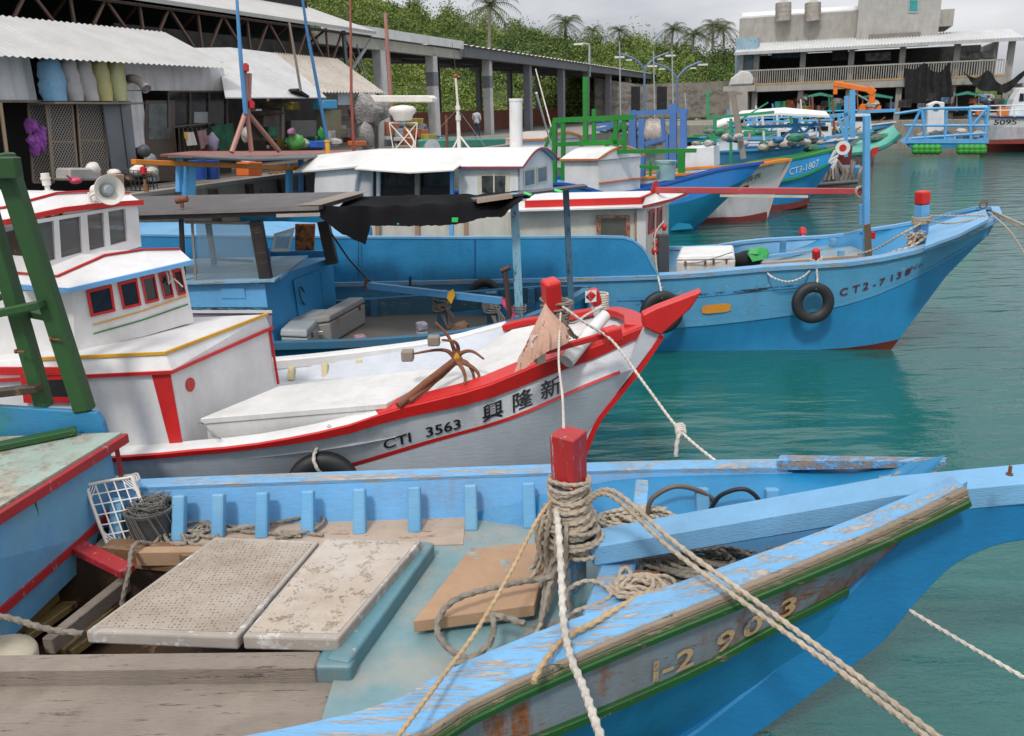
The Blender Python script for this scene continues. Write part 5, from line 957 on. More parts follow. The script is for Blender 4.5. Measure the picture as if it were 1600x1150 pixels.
mb = MB(); mb.beam(Y(375, 432, 9.25), Y(445, 430, 9.25), .3, .05); part('hatch_lip', mb, EB, EC, bevel=.01)
mb = MB(); mb.slab([[Y(419, 392, 10.5), Y(420, 408, 10.5)], [Y(510, 392, 10.5), Y(510, 408, 10.5)]], (0, .03, 0)); mb.beam(Y(419, 396, 10.5), Y(421, 398, 9.7), .02, .16); part('basin', mb, EBD, EC)
BP = paint('tarred brown post', (.02, .014, .013), under=(.1, .06, .04), wear=.3)
for (x0, y0, x1, y1, Yd, w_) in ((417, 441, 400, 345, 8.98, .13), (520, 412, 505, 345, 10.2, .14), (287, 440, 283, 340, 8.98, .045), (306, 440, 300, 345, 8.98, .025), (335, 412, 325, 345, 10.0, .06)):
    mb = MB(); mb.beam(Y(x0, y0, Yd), Y(x1, y1, Yd), w_, w_ * .8, up=(0, 1, 0)); part('post', mb, BP if w_ > .03 else GREYWOOD, EC)
for q6 in ((289, 347, 398, 349), (306, 439, 405, 441)): mb = MB(); mb.beam(Y(*q6[:2], 8.98), Y(*q6[2:], 8.98), .03, .03); part('window_frame', mb, GREYWOOD, EC)
mb = MB(); mb.slab([[Y(306, 350, 8.99), Y(398, 351, 8.99)], [Y(310, 438, 8.99), Y(410, 439, 8.99)]], (0, .006, 0)); part('window_pane', mb, glassy('thin cabin glass', (.20, .27, .32), .35, .08), EC)
mb = MB(); mb.beam(Y(322, 345, 9.9), Y(333, 412, 9.9), .03, .03); mb.beam(Y(333, 405, 9.9), Y(395, 408, 9.9), .03, .03); part('window_frame', mb, GREYWOOD, EC)
# roof
rA, rB = Y(215, 336, 8.85), Y(500, 332, 8.85); zr_ = rA.z
mb = MB(); mb.hexa([V((rA.x - 1.2, 8.8, zr_)), V((rB.x, 8.8, zr_)), V((rB.x + .25, 10.2, zr_ + .0)), V((rA.x - 1.2, 10.5, zr_))], [V((rA.x - 1.2, 8.82, zr_ + .04)), V((rB.x, 8.82, zr_ + .045)), V((rB.x + .25, 10.2, zr_ + .06)), V((rA.x - 1.2, 10.5, zr_ + .06))])
RFE = part('roof', mb, paint('dusty dark roof felt', (.06, .05, .048), under=(.2, .18, .17), wear=.15, dirt=.4, dirtcol=(.16, .14, .13)), E_)
mb = MB(); mb.beam(V((rA.x - 1.2, 8.86, zr_ - .03)), V((rB.x, 8.86, zr_ - .03)), .05, .05); part('eave_beam', mb, BP, RFE); mb = MB(); mb.beam(Y(432, 337, 8.79), Y(500, 335, 8.79), .02, .035); part('eave_batten', mb, paint('pale batten2', (.42, .36, .30)), RFE)
mb = MB(); mb.beam(V((rA.x + .5, 10.3, zr_ - .02)), V((rB.x + .2, 10.3, zr_ - .02)), .05, .05); part('eave_beam', mb, BP, RFE)
mb = MB(); mb.slab([[V((rB.x - .25, 8.83, zr_ + .052)), V((rB.x + .02, 8.83, zr_ + .052))], [V((rB.x + .1, 10.1, zr_ + .068)), V((rB.x + .35, 10.1, zr_ + .068))]], (0, 0, .004)); part('roof_strip', mb, GREYWOOD, RFE)
mb = MB(); pq = Y(285, 325, 8.9); mb.cyl(pq, pq + V((0, 0, .09)), .02); mb.cyl(pq + V((-.06, 0, .08)), pq + V((.07, 0, .1)), .035); part('roof_cleat', mb, RUST, RFE)
# awning cloth with folds and a torn edge
AW = MB(); rows = []; near = [(494, 334), (510, 348), (530, 362), (548, 371), (572, 384), (577, 352), (620, 352), (680, 352), (720, 349), (760, 338), (785, 340), (800, 322), (816, 312)]
nx = 60; npts = resample([Y(x, y, 8.78) for x, y in near], .055)[:nx]; 
tops = resample([Y(498, 322, 8.95), Y(600, 322, 9.0), Y(700, 318, 9.1), Y(800, 306, 9.2), Y(820, 301, 9.2)], .04); fars = resample([Y(545, 307, 10.2), Y(640, 305, 10.2), Y(740, 303, 10.2), Y(840, 296, 10.2)], .04)
def at01(p_, t): k = t * (len(p_) - 1); i = min(int(k), len(p_) - 2); return p_[i].lerp(p_[i + 1], k - i)
for i in range(nx):
    t = i / (nx - 1); xs_ = at01(tops, t).x; lo = None
    for a, b_ in zip(near, near[1:]):
        pa_, pb_ = Y(*a, 8.78), Y(*b_, 8.78)
        if pa_.x <= xs_ <= pb_.x: lo = pa_.lerp(pb_, (xs_ - pa_.x) / (pb_.x - pa_.x))
    if lo is None: lo = Y(*near[-1], 8.78) if xs_ > -.5 else Y(*near[0], 8.78)
    tp_, fr_ = at01(tops, t), at01(fars, t); wv = .035 * math.sin(t * 38) + .03 * noise.noise(V((t * 25, 0, 0)))
    sag = lambda k: V((0, 0, -.05 * math.sin(math.pi * k) * (1 + .6 * math.sin(t * 20 + k * 3)) + .025 * noise.noise(V((t * 14, k * 5, 3)))))
    rows.append([lo + V((rnd(-.004, .004), wv * .7, rnd(-.006, .006))), lo.lerp(tp_, .4) + V((0, wv, 0)), lo.lerp(tp_, .75) + V((0, wv * .6 - .02, 0)), tp_ + V((0, 0, .008 * math.sin(t * 40)))] + [tp_.lerp(fr_, k / 6) + sag(k / 6) for k in range(1, 7)])
AW.grid(rows); AW.grid([[p + V((0, .006, -.006)) for p in r_] for r_ in rows]); part('awning', AW, CLOTHB, E_, smooth=True)
for (x0, y0) in ((706, 340), (622, 350)): mb = MB(); mb.slab([[Y(x0, y0, 8.7), Y(x0 + 10, y0, 8.7)], [Y(x0, y0 + 7, 8.7), Y(x0 + 9, y0 + 7, 8.7)]], (0, .004, 0)) if x0 > 700 else mb.blob(Y(x0, y0, 8.7), (.01,) * 3); part('green_clip', mb, plain('bright green tag', (.03, .6, .12)), E_)
mb = MB(); mb.slab([[Y(740, 312, 8.9), Y(812, 303, 9.0), Y(918, 290, 9.1)], [Y(735, 309, 9.6), Y(812, 299, 9.6), Y(912, 287, 9.6)]], (0, 0, -.025)); part('awning_board', mb, paint('dark board', (.05, .05, .055), under=(.35, .28, .22), wear=.2), E_)
mb = MB(); mb.beam(Y(745, 314, 8.85), Y(800, 306, 8.95), .03, .05); part('awning_batten', mb, paint('tan batten', (.4, .3, .22), wear=.1), E_)
for x0, x1 in ((818, 828), (866, 876)): mb = MB(); mb.slab([[Y(x0, 303 - (x0 - 818) * .1, 8.9), Y(x1, 306 - (x0 - 818) * .1, 8.9)], [Y(x0 + 1, 300 - (x0 - 818) * .1, 9.0), Y(x1 + 4, 304 - (x0 - 818) * .1, 9.0)]], (0, 0, .006)); part('green_clip', mb, plain('bright green tag', (.03, .6, .12)), E_)
LP = paint('peeling pale blue post', (.20, .40, .52), under=(.02, .03, .04), wear=.34, dirt=.3, grain=(6, 6, 1), psc=4); DP = paint('slate blue post', (.055, .13, .20), under=(.02, .03, .04), wear=.35, dirt=.3, grain=(6, 6, 1))
mb = MB(); mb.beam(Y(812, 505, 9.1), Y(803, 302, 9.15), .095, .09, up=(0, 1, 0)); AP = part('awning_post', mb, LP, E_, bevel=.004)
mb = MB(); mb.beam(Y(893, 490, 9.35), Y(884, 296, 9.35), .07, .07, up=(0, 1, 0)); part('awning_post', mb, DP, E_, bevel=.004)
mb = MB(); 
for i in range(3): mb.rope([Y(812, 478 + i * 4, 9.1) + V((math.cos(t) * .075, math.sin(t) * .075, 0)) for t in [k * .5 for k in range(14)]], .008, 6)
mb.rope(smooth_path([Y(812, 480, 9.0), Y(816, 500, 8.95), Y(806, 520, 8.9)], 4), .009, 6); part('rope_lashing', mb, ROPE_GREY, AP)
mb = MB(); mb.tube(smooth_path([Y(797, 500, 9.2), Y(793, 460, 9.2), Y(789, 424, 9.2)], 4), .03, 8); mb.cyl(Y(789, 423, 9.2) + V((-.05, 0, 0)), Y(789, 420, 9.2) + V((.06, 0, .02)), .035); part('exhaust_pipe', mb, paint('rusty dark pipe', (.09, .05, .045), rust=.3), E_)
mb = MB(); mb.beam(Y(575, 446, 9.9), Y(785, 470, 9.3), .06, .08); BM_ = part('boom', mb, paint('boom blue', (.08, .30, .58), wear=.1), E_)
mb = MB(); mb.tube(smooth_path([Y(575, 447, 9.9), Y(572, 436, 9.9), Y(570, 448, 9.9), Y(570, 455, 9.9)], 4), .014, 6); part('hook', mb, RUST, BM_)
mb = MB(); mb.prism([Y(700, 458, 9.4), Y(708, 452, 9.4), Y(711, 462, 9.4), Y(705, 475, 9.4), Y(698, 466, 9.4)], (0, .03, 0)); part('yellow_tag', mb, YELLOW, BM_)
mb = MB(); mb.grid([[Y(782, 466, 9.25), Y(795, 466, 9.2)], [Y(786, 478, 9.2), Y(797, 476, 9.2)], [Y(797, 492, 9.2), Y(806, 488, 9.2)], [Y(800, 502, 9.15), Y(810, 500, 9.15)]]); part('pink_cloth', mb, plain('pink cloth', (.55, .06, .16), rough=.9), BM_)
rp = MB(); rp.tube([Y(518, 365, 10.2), Y(545, 405, 10.1), Y(578, 440, 9.9)], .012, 6); part('stay_cable', rp, BLACKR, E_)
for px, py in ((690, 468), (768, 470)):
    rp = MB(); kb = Y(px, py + 8, 10.0)
    for i in range(8): ph = rnd(0, 6); rp.rope([kb + V((math.cos(t) * rnd(.09, .12), math.sin(t) * .1, -.04 + .014 * i + .03 * math.cos(t + ph))) for t in [ph + k * .5 for k in range(14)]], .011, 6)
    for i in range(3): rp.rope(smooth_path([kb + V((.06, -.1, 0)), kb + V((.1 + .03 * i, -.12, -.15)), kb + V((.08, -.12, -.28)), kb + V((.02 * i, -.12, -.1))], 5), .010, 6)
    mb = MB(); mb.beam(V((kb.x, kb.y, .74)), kb + V((0, 0, .18)), .13, .13, up=(1, 0, 0)); PO = part('bitt', mb, paint('dark blue bitt', (.03, .12, .2), under=(.3, .03, .03), wear=.3), E_); part('rope_lashing', rp, ROPE_GREY if px < 700 else ROPE_WHITE, PO, smooth=True)
for px, py, s_ in ((660, 524, .12), (564, 545, .12)): p = Z(px, py, .76); post(p, p + V((0, 0, .17)), s_, 'bitt', paint('pale bitt', (.35, .4, .45), wear=.3), paint('pink grey cap', (.45, .18, .2), under=(.3, .35, .42), wear=.5, grain=(1, 1, 1)), .35, E_)
mb = MB()
for i in range(10): mb.rope(smooth_path([Z(655, 535, .77) + V((rnd(-.3, .2), rnd(-.1, .1), rnd(0, .05))) for _ in range(5)], 4), .009, 6)
single('rope_heap', mb, ROPE_GREY, 'short tangle of grey rope on the awning boat deck beside a bollard', 'rope', smooth=True)
mb = MB(); mb.beam(Z(575, 552, .77), Z(618, 546, .77), .16, .03); single('deck_board', mb, GREYWOOD, 'pale loose board on the deck in front of the coolers', 'board')
mb = MB(); mb.blob(Z(720, 514, .84), (.12, .09, .09), 5, .4); single('coir_bundle', mb, paint('brown bundle', (.15, .08, .04), wear=.3), 'small brown bundle on the awning boat deck', 'bundle', smooth=True)
# basin contents
WF = thing('white_frame', 'white plastic window frame leaning behind the blue basin', 'frame', Y(442, 395, 10.4))
f4 = [Y(424, 393, 10.3), Y(452, 393, 10.5), Y(461, 355, 10.55), Y(428, 365, 10.35)]
framed = framed_window(WF, f4[0], f4[1], f4[2], f4[3], .13, PLASTW, glassy('pale pane', (.4, .45, .45), .5), V((.2, -1, 0)).normalized(), 'frame')
mb = MB(); mb.slab([[Y(461, 350, 10.6), Y(492, 350, 10.6)], [Y(461, 394, 10.6), Y(490, 392, 10.6)]], (0, .04, 0)); single('rusty_panel', mb, paint('flaking rust panel', (.35, .10, .01), under=(.05, .02, .01), wear=.5, psc=8, grain=(1, 1, 1), rust=.3), 'rust orange panel standing beside the white frame', 'panel')
# coolers
def cooler(name, p00, p10, p11, p01, zb, zt, label, m_):
    T = thing(name, label, 'cooler', (p00 + p11) / 2 * 1.0, 'grey coolers against the blue cabin'); b_ = [V((p.x, p.y, zb)) for p in (p00, p10, p11, p01)]; cen = sum(b_, V()) / 4
    t_ = [p + (p - cen) * .03 + V((0, 0, zt - zb - .10)) for p in b_]; mb = MB(); mb.hexa(b_, t_); part('body', mb, m_, T, bevel=.02, seg=2)
    l0 = [p + (p - cen) * .03 + V((0, 0, .004)) for p in t_]; mb = MB(); mb.hexa(l0, [p + (cen - p) * .05 + V((0, 0, .095)) for p in l0]); part('lid', mb, m_, T, bevel=.022, seg=2)
    for k in (.2, .8): mb = MB(); q = l0[1].lerp(l0[2], k); mb.box(q + V((.006, 0, -.03)), (.02, .03, .05)); part('latch', mb, RUST, T)
    mb = MB(); q = l0[0].lerp(l0[1], .4) + V((0, -.012, -.13)); mb.tube([q + V((-.06, 0, 0)), q + V((-.06, -.03, .04)), q + V((.06, -.03, .04)), q + V((.06, 0, 0)), q + V((-.06, 0, 0))], .01, 6); part('handle', mb, PLASTW, T)
    return T
cz = .745
g0, g1, g2 = Z(443, 556, cz), Z(483, 558, cz), Z(511, 525, cz)
hgt = Y(474, 518, g1.y).z - cz
cooler('cooler', V((g0.x, g0.y, 0)), V((g1.x, g1.y, 0)), V((g2.x + .0, g2.y + .12, 0)), V((g0.x + (g2.x - g1.x), g2.y + .12, 0)), cz, cz + .33, 'smaller pale grey cooler box nearer the viewer', PLASTG)
g0, g1, g2 = Z(490, 540, cz), Z(518, 538, cz), Z(567, 512, cz)
cooler('cooler', V((g0.x, g0.y, 0)), V((g1.x, g1.y + .05, 0)), V((g2.x, g2.y + .25, 0)), V((g0.x + (g2.x - g1.x), g2.y + .25, 0)), cz, cz + .36, 'larger warm grey cooler box behind the smaller one', plain('warm grey cooler', (.30, .29, .275), rough=.55, var=.1))
# ================================================= white cabin boat behind the big blue boat
D = thing('fishing_boat', 'long white cabin boat with rounded stern wall, radome and tall white funnel', 'boat', Qw(2, -4, 0), 'boats moored along the quay')
sD, sD2 = 2.0, 4.2
hu = MB(); hu.hexa([Qw(1.4, 1.5, -.2), Qw(1.7, -9, -.2), Qw(4.2, -9, -.2), Qw(4.5, 1.5, -.2)], [Qw(1.2, 1.5, 1.2), Qw(1.5, -9.2, 1.2), Qw(4.4, -9.2, 1.2), Qw(4.7, 1.5, 1.2)]); part('hull', hu, DEEPB, D)
S = lambda x, y, s_=sD: Ss(x, y, s_)
def wallq(pts, th, m_, par, nm, s_=sD, **k): mb = MB(); mb.prism([Ss(x, y, s_) for x, y in pts], QD * th); return part(nm, mb, m_, par, **k)
CWH = paint('white cabin wall', (.70, .69, .68), under=(.45, .4, .33), wear=.06, dirt=.3, dirtcol=(.4, .35, .3))
wallq([(717, 258), (812, 260), (815, 360), (717, 360)], .05, CWH, D, 'wall'); 
mb = MB(); pts = [Ss(x, y, sD) for x, y in ((492, 262), (497, 258), (555, 256), (562, 262), (556, 285), (553, 310), (553, 335), (490, 335), (490, 290))]; mb.prism(pts, QD * 2.0); part('stern_wall', mb, CWH, D, bevel=.05, seg=3)
wallq([(556, 262), (583, 262), (583, 330), (554, 330)], .05, paint('grey white panel', (.50, .50, .50), dirt=.4), D, 'wall', sD + .15)
wallq([(583, 258), (706, 258), (706, 300), (583, 300)], .004, plain('dark clouded window sheet', (.045, .045, .05), rough=.2, var=.5, bs=4), D, 'window_sheet', sD + .12)
wallq([(583, 292), (706, 292), (706, 312), (583, 312)], .04, BLACK, D, 'wall', sD + .06)
for px, m_, w_ in ((588, WHT, 5), (648, GREYWOOD, 7), (703, BLUE_T, 5), (622, BLUE_T, 6)): wallq([(px, 258), (px + w_, 258), (px + w_, 345), (px, 345)], .06, m_, D, 'post', sD - .02 if px != 622 else sD + .5)
wn = [(747, 306), (796, 306), (797, 270), (746, 270)]; q = [Ss(x, y, sD) for x, y in wn]; 
W_ = framed_window(D, q[0], q[1], q[2], q[3], .13, paint('cream window frame', (.6, .56, .44), wear=.1), plain('lace window', (.12, .12, .11), rough=.3, var=.6, bs=60), -QD)
mb = MB(); mb.beam(Ss(772, 304, sD - .02), Ss(772, 272, sD - .02), .03, .03, up=QD); part('mullion', mb, paint('cream window frame', (.6, .56, .44)), W_)
# end face with two windows and arched roof
e00, e01 = Ss(812, 300, sD), Ss(812, 262, sD); eX = e01; tt_ = q_of(e01)[1]
ez0, ez1 = q_of(e00)[2], q_of(e01)[2]
ef = lambda s_, z_: Qw(s_, tt_, z_)
mb = MB(); arch = [ef(sD + 2.2 * k / 10, ez1 + .32 * math.sin(math.pi * k / 10)) for k in range(11)]; mb.prism([ef(sD, .9)] + arch + [ef(sD + 2.2, .9)], QN * .05); EFc = part('end_wall', mb, CWH, D)
for a_, b_ in ((.2, .95), (1.05, 1.8)):
    framed_window(EFc, ef(sD + a_, ez1 - .46) - QN * .004, ef(sD + b_, ez1 - .46) - QN * .004, ef(sD + b_, ez1 - .06) - QN * .004, ef(sD + a_, ez1 - .06) - QN * .004, .10, paint('cream window frame', (.6, .56, .44)), plain('grey blue pane', (.16, .2, .24), rough=.15), -QN)
rows = []
for i in range(15):
    t_ = tt_ - .12 + i * .42; fall = .0 if i < 11 else (i - 10) * .03; rows.append([Qw(sD - .12 + 2.45 * k / 12, t_, ez1 + .01 - fall + (.34) * math.sin(math.pi * k / 12)) for k in range(13)])
mb = MB(); mb.slab(rows, (0, 0, .035)); RD = part('roof', mb, paint('white roof', (.66, .65, .63), wear=.03, dirt=.2, dirtcol=(.5, .4, .35)), D, smooth=True)
trimline([rows[5][0] + V((0, 0, .0)), rows[0][0] + V((0, 0, .0))] + [p for p in rows[0][1:]], .03, .04, paint('dull red trim', (.3, .03, .06)), RD)
mb = MB(); mb.slab([[Ss(554, 263, sD - .5), Ss(640, 269, sD - .55), Ss(708, 265, sD - .5), Ss(719, 257, sD - .4)], [Ss(575, 254, sD + .05), Ss(640, 252, sD + .1), Ss(700, 253, sD + .1), Ss(719, 256, sD + .1)]], (0, 0, -.03)); part('side_awning', mb, paint('cream awning sheet', (.74, .72, .66), dirt=.2), D, smooth=True)
mb = MB(); p = [Ss(x, y, sD + 1.6) for x, y in ((525, 250), (560, 241), (640, 236), (760, 238), (820, 242))]; mb.sweep(p, [(-.5, -.03), (.5, -.03), (.4, .06), (-.4, .06)]); part('upper_roof', mb, paint('white roof', (.66, .65, .63)), D)
# funnel, mast, radome, radar disc, flat antenna
mb = MB(); fb, ft = Ss(806, 245, sD + 2.0), Ss(806, 158, sD + 2.0); mb.cyl(fb - V((0, 0, .3)), ft, .155, n=24); mb.cyl(ft, ft + V((0, 0, .06)), .165, n=24); part('funnel', mb, WHT, D, smooth=True)
mb = MB(); mb.cyl(ft + V((0, 0, .058)), ft + V((0, 0, .065)), .13); part('funnel_mouth', mb, BLACK, D)
AM = thing('antenna_mast', 'white tripod mast with red top lamp on the long white cabin roof', 'mast', Ss(718, 245, sD + 1.2)); a = lambda x, y: Ss(x, y, sD + 1.2)
mb = MB(); mb.tube([a(718, 240), a(716, 190), a(715, 160)], .05, 10, r2=.035); mb.tube([a(715, 160), a(712, 122)], .025, 8); mb.cyl(a(716, 188), a(716, 180), .06); mb.cyl(a(716, 172), a(715, 165), .055); part('pole', mb, PLASTW, AM, smooth=True)
for x in (704, 740): mb = MB(); mb.cyl(a(718, 212), a(x, 240), .02); part('leg', mb, PLASTW, AM)
mb = MB(); mb.blob(a(712, 119), (.045,) * 3, 0, 0); part('lamp', mb, RED, AM, smooth=True)
mb = MB(); mb.tube([a(712, 117), a(710, 90), a(706, 66)], .006, 5); part('whip', mb, DGREY, AM)
for x, y in ((650, 240), (770, 245)): mb = MB(); mb.tube([a(715, 170), a(x, y)], .004, 4); part('stay', mb, STEEL, AM)
RM = thing('radome', 'white radar dome on a thin frame above the cabin roof', 'radar dome', Ss(629, 236, sD + 1.5)); c = Ss(629, 178, sD + 1.5)
mb = MB(); mb.lathe(c - V((0, 0, .16)), [(.0, 0), (.20, 0), (.24, .06), (.25, .11), (.33, .20), (.33, .27), (.27, .33), (.12, .36), (0, .37)], 28); part('dome', mb, PLASTW, RM, smooth=True)
fr_ = [Ss(x, y, sD + 1.5) for x, y in ((608, 192), (652, 192), (615, 236), (648, 236))]
for a_, b_ in ((0, 1), (0, 2), (1, 3), (0, 3), (1, 2)): mb = MB(); mb.cyl(fr_[a_], fr_[b_], .014, n=6); part('strut', mb, PLASTW, RM)
mb = MB(); mb.tube(smooth_path([Ss(632, 198, sD + 1.5), Ss(640, 208, sD + 1.5), Ss(647, 222, sD + 1.5), Ss(644, 232, sD + 1.5)], 4), .025, 8); part('hose', mb, PLASTW, RM, smooth=True)
mb = MB(); mb.lathe(Ss(675, 232, sD + 1.4), [(0, .02), (.12, .012), (.22, -.01), (.22, -.02), (0, .0)], 28, (-QD).to_track_quat('Z', 'Y').to_matrix()); single('dish_antenna', mb, plain('grey dish', (.30, .33, .36), rough=.4), 'round grey dish antenna on the cabin roof', 'antenna', smooth=True)
mb = MB(); mb.prism([Ss(x, y, sD + 2.0) for x, y in ((578, 149), (670, 149), (675, 153), (675, 160), (585, 160))], QD * .3); single('long_radar_bar', mb, PLASTW, 'long white radar bar above the radome', 'radar bar', bevel=.02)

# ================================================= generic moored boat
def moored(name_label, s_c, hb_, G, M, W, mats, extra=None, nm='fishing_boat', cat='boat', grp='boats moored along the quay', rail=None, stempx=None, redboot=True, gw_=.08):
    T = thing(nm, name_label, cat, Qw(s_c, -5, 0), grp)
    def curve(lst, hbk):
        n = len(lst); raw = [Ss(x, y, s_c - hbk * (1 - (k / (n - 1)) ** 2.2)) for k, (x, y) in enumerate(lst)]; return even(raw, 24)
    g_, m_, w_ = curve(G, hb_), curve(M, hb_ * .95), curve(W, hb_ * .8)
    cx = lambda c_: [p + QD * (2 * (s_c - q_of(p)[0])) for p in c_]
    k_ = [V((p.x, p.y, -.3)) + QD * (s_c - q_of(p)[0]) for p in w_]
    mb = MB(); mb.grid([g_, mid(g_, m_, .5), m_]); mb.mat(1); mb.grid([m_, mid(m_, w_, .6), w_]); mb.mat(2); mb.grid([w_, k_]); mb.mat(1); mb.grid([k_, cx(w_), cx(m_), cx(g_)]); part('hull', mb, mats, T, smooth=True, recalc=False)
    for c_ in (g_, cx(g_)): mb = MB(); mb.sweep(c_, [(-gw_, -.05), (gw_ * .5, -.05), (gw_ * .5, .02), (-gw_, .02)]); part('gunwale', mb, rail or mats[0], T)
    mb = MB(); mb.grid([[p + QD * .03 + V((0, 0, -.12)) for p in g_[:22]], [p - QD * .03 + V((0, 0, -.12)) for p in cx(g_)[:22]]]); part('deck', mb, SKYB, T)
    return T, g_, m_, w_
BOOT = paint('red boot top', (.16, .02, .015), under=(.03, .03, .03), wear=.25, dirt=.5, dirtcol=(.03, .02, .02))
RB = paint('royal blue rail', (.01, .09, .38), wear=.1, dirt=.2)
Fb, g_, m_, w_ = moored('turquoise blue boat with royal blue rail and orange edged white cabin', 8.4, 1.3,
    [(690, 300), (850, 286), (915, 292), (945, 302), (1000, 296), (1060, 281), (1130, 263), (1192, 253)], [(690, 330), (850, 325), (945, 325), (1000, 322), (1060, 318), (1130, 296), (1172, 276)],
    [(690, 375), (850, 372), (945, 370), (1000, 368), (1050, 366), (1086, 358)], [paint('bright blue upper hull', (.01, .17, .50), wear=.08, dirt=.2), paint('turquoise hull', (.01, .24, .42), wear=.1, dirt=.25), paint('green bottom', (.01, .22, .2))], rail=RB)
mb = MB(); stp = [Ss(x, y, 8.36) for x, y in ((1148, 268), (1175, 266), (1130, 300), (1108, 330), (1086, 362), (1076, 361), (1098, 322), (1118, 296))]; mb.prism(stp, QD * .06); part('stem_band', mb, paint('dark royal stem', (.008, .05, .26), wear=.05), Fb)
mb = MB(); mb.prism([Ss(x, y, 7.9) for x, y in ((1030, 352), (1052, 348), (1078, 350), (1083, 357), (1050, 360))], QD * .05); part('spray_rail', mb, paint('turquoise hull', (.01, .24, .42)), Fb)
OR = paint('orange trim', (.62, .16, .02), wear=.12, dirt=.2)
sF = 7.6
def cabinbox(T, px, s0, s1, wallm, roofm, trimm, tnear, ttop, tfar, nm='cabin', to=None):
    """px: near wall corners bottom-left, bottom-right, top-right, top-left in the photo, on plane s0; box goes back to s1"""
    q = [Ss(x, y, s0) for x, y in px]; zb = min(q[0].z, q[1].z); zt = (q[2].z + q[3].z) / 2; q = [V((q[3].x, q[3].y, zb)), V((q[2].x, q[2].y, zb))]; bk_ = QD * (s1 - s0)
    if to: g9 = Y(to[0], to[1], q[1].y + to[2]); bk_ = V((g9.x - q[1].x, g9.y - q[1].y, 0))
    mb = MB(); mb.hexa([q[0], q[1], q[1] + bk_, q[0] + bk_], [p + V((0, 0, zt - zb)) for p in (q[0], q[1], q[1] + bk_, q[0] + bk_)]); c_ = part(nm, mb, wallm, T)
    rows = [[q[0].lerp(q[1], -.04 + 1.1 * i) + bk_ * (-.06 + 1.12 * k / 8) + V((0, 0, zt - zb + .01 + ttop * math.sin(math.pi * k / 8))) for k in range(9)] for i in (0, 1)]
    mb = MB(); mb.slab(rows, (0, 0, .05)); mb.add(rows[1], [tuple(range(9))]); part('roof', mb, roofm, T, smooth=True)
    if trimm:
        trimline([q[1] + V((0, 0, 0)) - QD * .02, q[1] - QD * .02 + V((0, 0, zt - zb))], .06, .06, trimm, c_); trimline([q[1] + bk_, q[1] + bk_ + V((0, 0, zt - zb))], .06, .06, trimm, c_)
        trimline([rows[0][0] + V((0, 0, .02)), rows[1][0] + V((0, 0, .02))] + rows[1][1:], .04, .05, trimm, c_)
        for v_ in (.42, .08): trimline([q[1] + V((0, 0, (zt - zb) * v_)) - QN * .03, q[1] + bk_ + V((0, 0, (zt - zb) * v_)) - QN * .03], .03, .045, trimm, c_)
    return c_, q, zt
cabinbox(Fb, [(884, 310), (935, 312), (935, 252), (882, 250)], 7.3, 9.2, WHT, WHT, OR, 0, .3, 0, to=(1000, 300, 1.3))
cabinbox(Fb, [(798, 270), (850, 270), (850, 219), (798, 220)], 9.9, 11.2, WHT, paint('dusty roof', (.4, .36, .33)), OR, 0, .2, 0, 'aft_cabin', to=(905, 260, 1.3))
mb = MB(); mb.lathe(Ss(1040, 275, 8.4), [(.26, -.1), (.28, .35), (.3, .36), (.3, .42), (0, .43)], 20); mb.mat(0); T = single('blue_barrel', mb, plain('pale teal plastic drum', (.30, .45, .44), rough=.4), 'pale teal plastic drum on the turquoise blue boat foredeck', 'barrel', smooth=True)
GT2 = thing('net_gantry', 'bright green timber gantry on the turquoise blue boat', 'frame', Ss(880, 290, 8.4))
def beams(T, lst, s_, m_, nm='beam'):
    for (x0, y0, x1, y1, w_) in lst:
        mb = MB(); p, q = Ss(x0, y0, s_), Ss(x1, y1, s_); mb.beam(p, q, w_, w_, up=QD); part(nm, mb, m_, T)
beams(GT2, [(867, 188, 866, 290, .13), (880, 190, 880, 282, .11), (865, 188, 990, 183, .14), (866, 226, 978, 221, .12), (915, 120, 915, 222, .13), (928, 170, 928, 222, .10), (962, 185, 962, 232, .12), (975, 185, 976, 235, .10), (865, 195, 848, 242, .08), (974, 190, 945, 232, .08), (855, 262, 922, 270, .09), (907, 262, 907, 290, .06), (965, 237, 1088, 235, .11), (1065, 236, 1065, 270, .17), (1000, 260, 1030, 262, .09), (1016, 252, 1016, 275, .07)], 8.0, GREENB, 'timber')
Gb, gG, mG, wG = moored('white boat with orange rail and black name on its bow', 10.9, 1.3,
    [(980, 280), (1060, 272), (1120, 268), (1180, 258), (1210, 252), (1234, 249)], [(980, 318), (1060, 312), (1120, 306), (1170, 290), (1226, 262)], [(980, 350), (1060, 350), (1120, 346), (1160, 345), (1197, 338)],
    [paint('cream white hull', (.62, .61, .58), wear=.08, dirt=.3), paint('pale mauve hull', (.58, .56, .58), wear=.06, dirt=.3), BOOT], rail=ORANGE)
mb = MB(); mb.prism([Ss(x, y, 10.86) for x, y in ((1222, 258), (1236, 250), (1232, 262), (1212, 300), (1198, 345), (1186, 345), (1200, 300))], QD * .07); part('stem', mb, paint('pinkish stem', (.5, .42, .40), wear=.2), Gb)
mb = MB(); mb.sweep([mG[i] - QD * .02 for i in range(0, 19)], [(-.02, -.03), (.03, -.03), (.03, .03), (-.02, .03)]); part('hull_stripe', mb, BLACKR, Gb)
mb = MB(); sb = [p.lerp(q, .97) - QD * .03 for p, q in zip(mG, wG)]; mb.sweep(sb, [(-.02, -.12), (.03, -.12), (.03, .10), (-.02, .10)]); part('boot_top', mb, paint('red boot top', (.16, .02, .015)), Gb)
def onhull(gc, mc, px, py, s_):
    x0 = Ss(px, py, s_).x
    def f(u, v):
        p, q = atx(gc, x0 + u), atx(mc, x0 + u); d = q - p; return p + d * .78 - d.normalized() * v - QD * .03
    return f
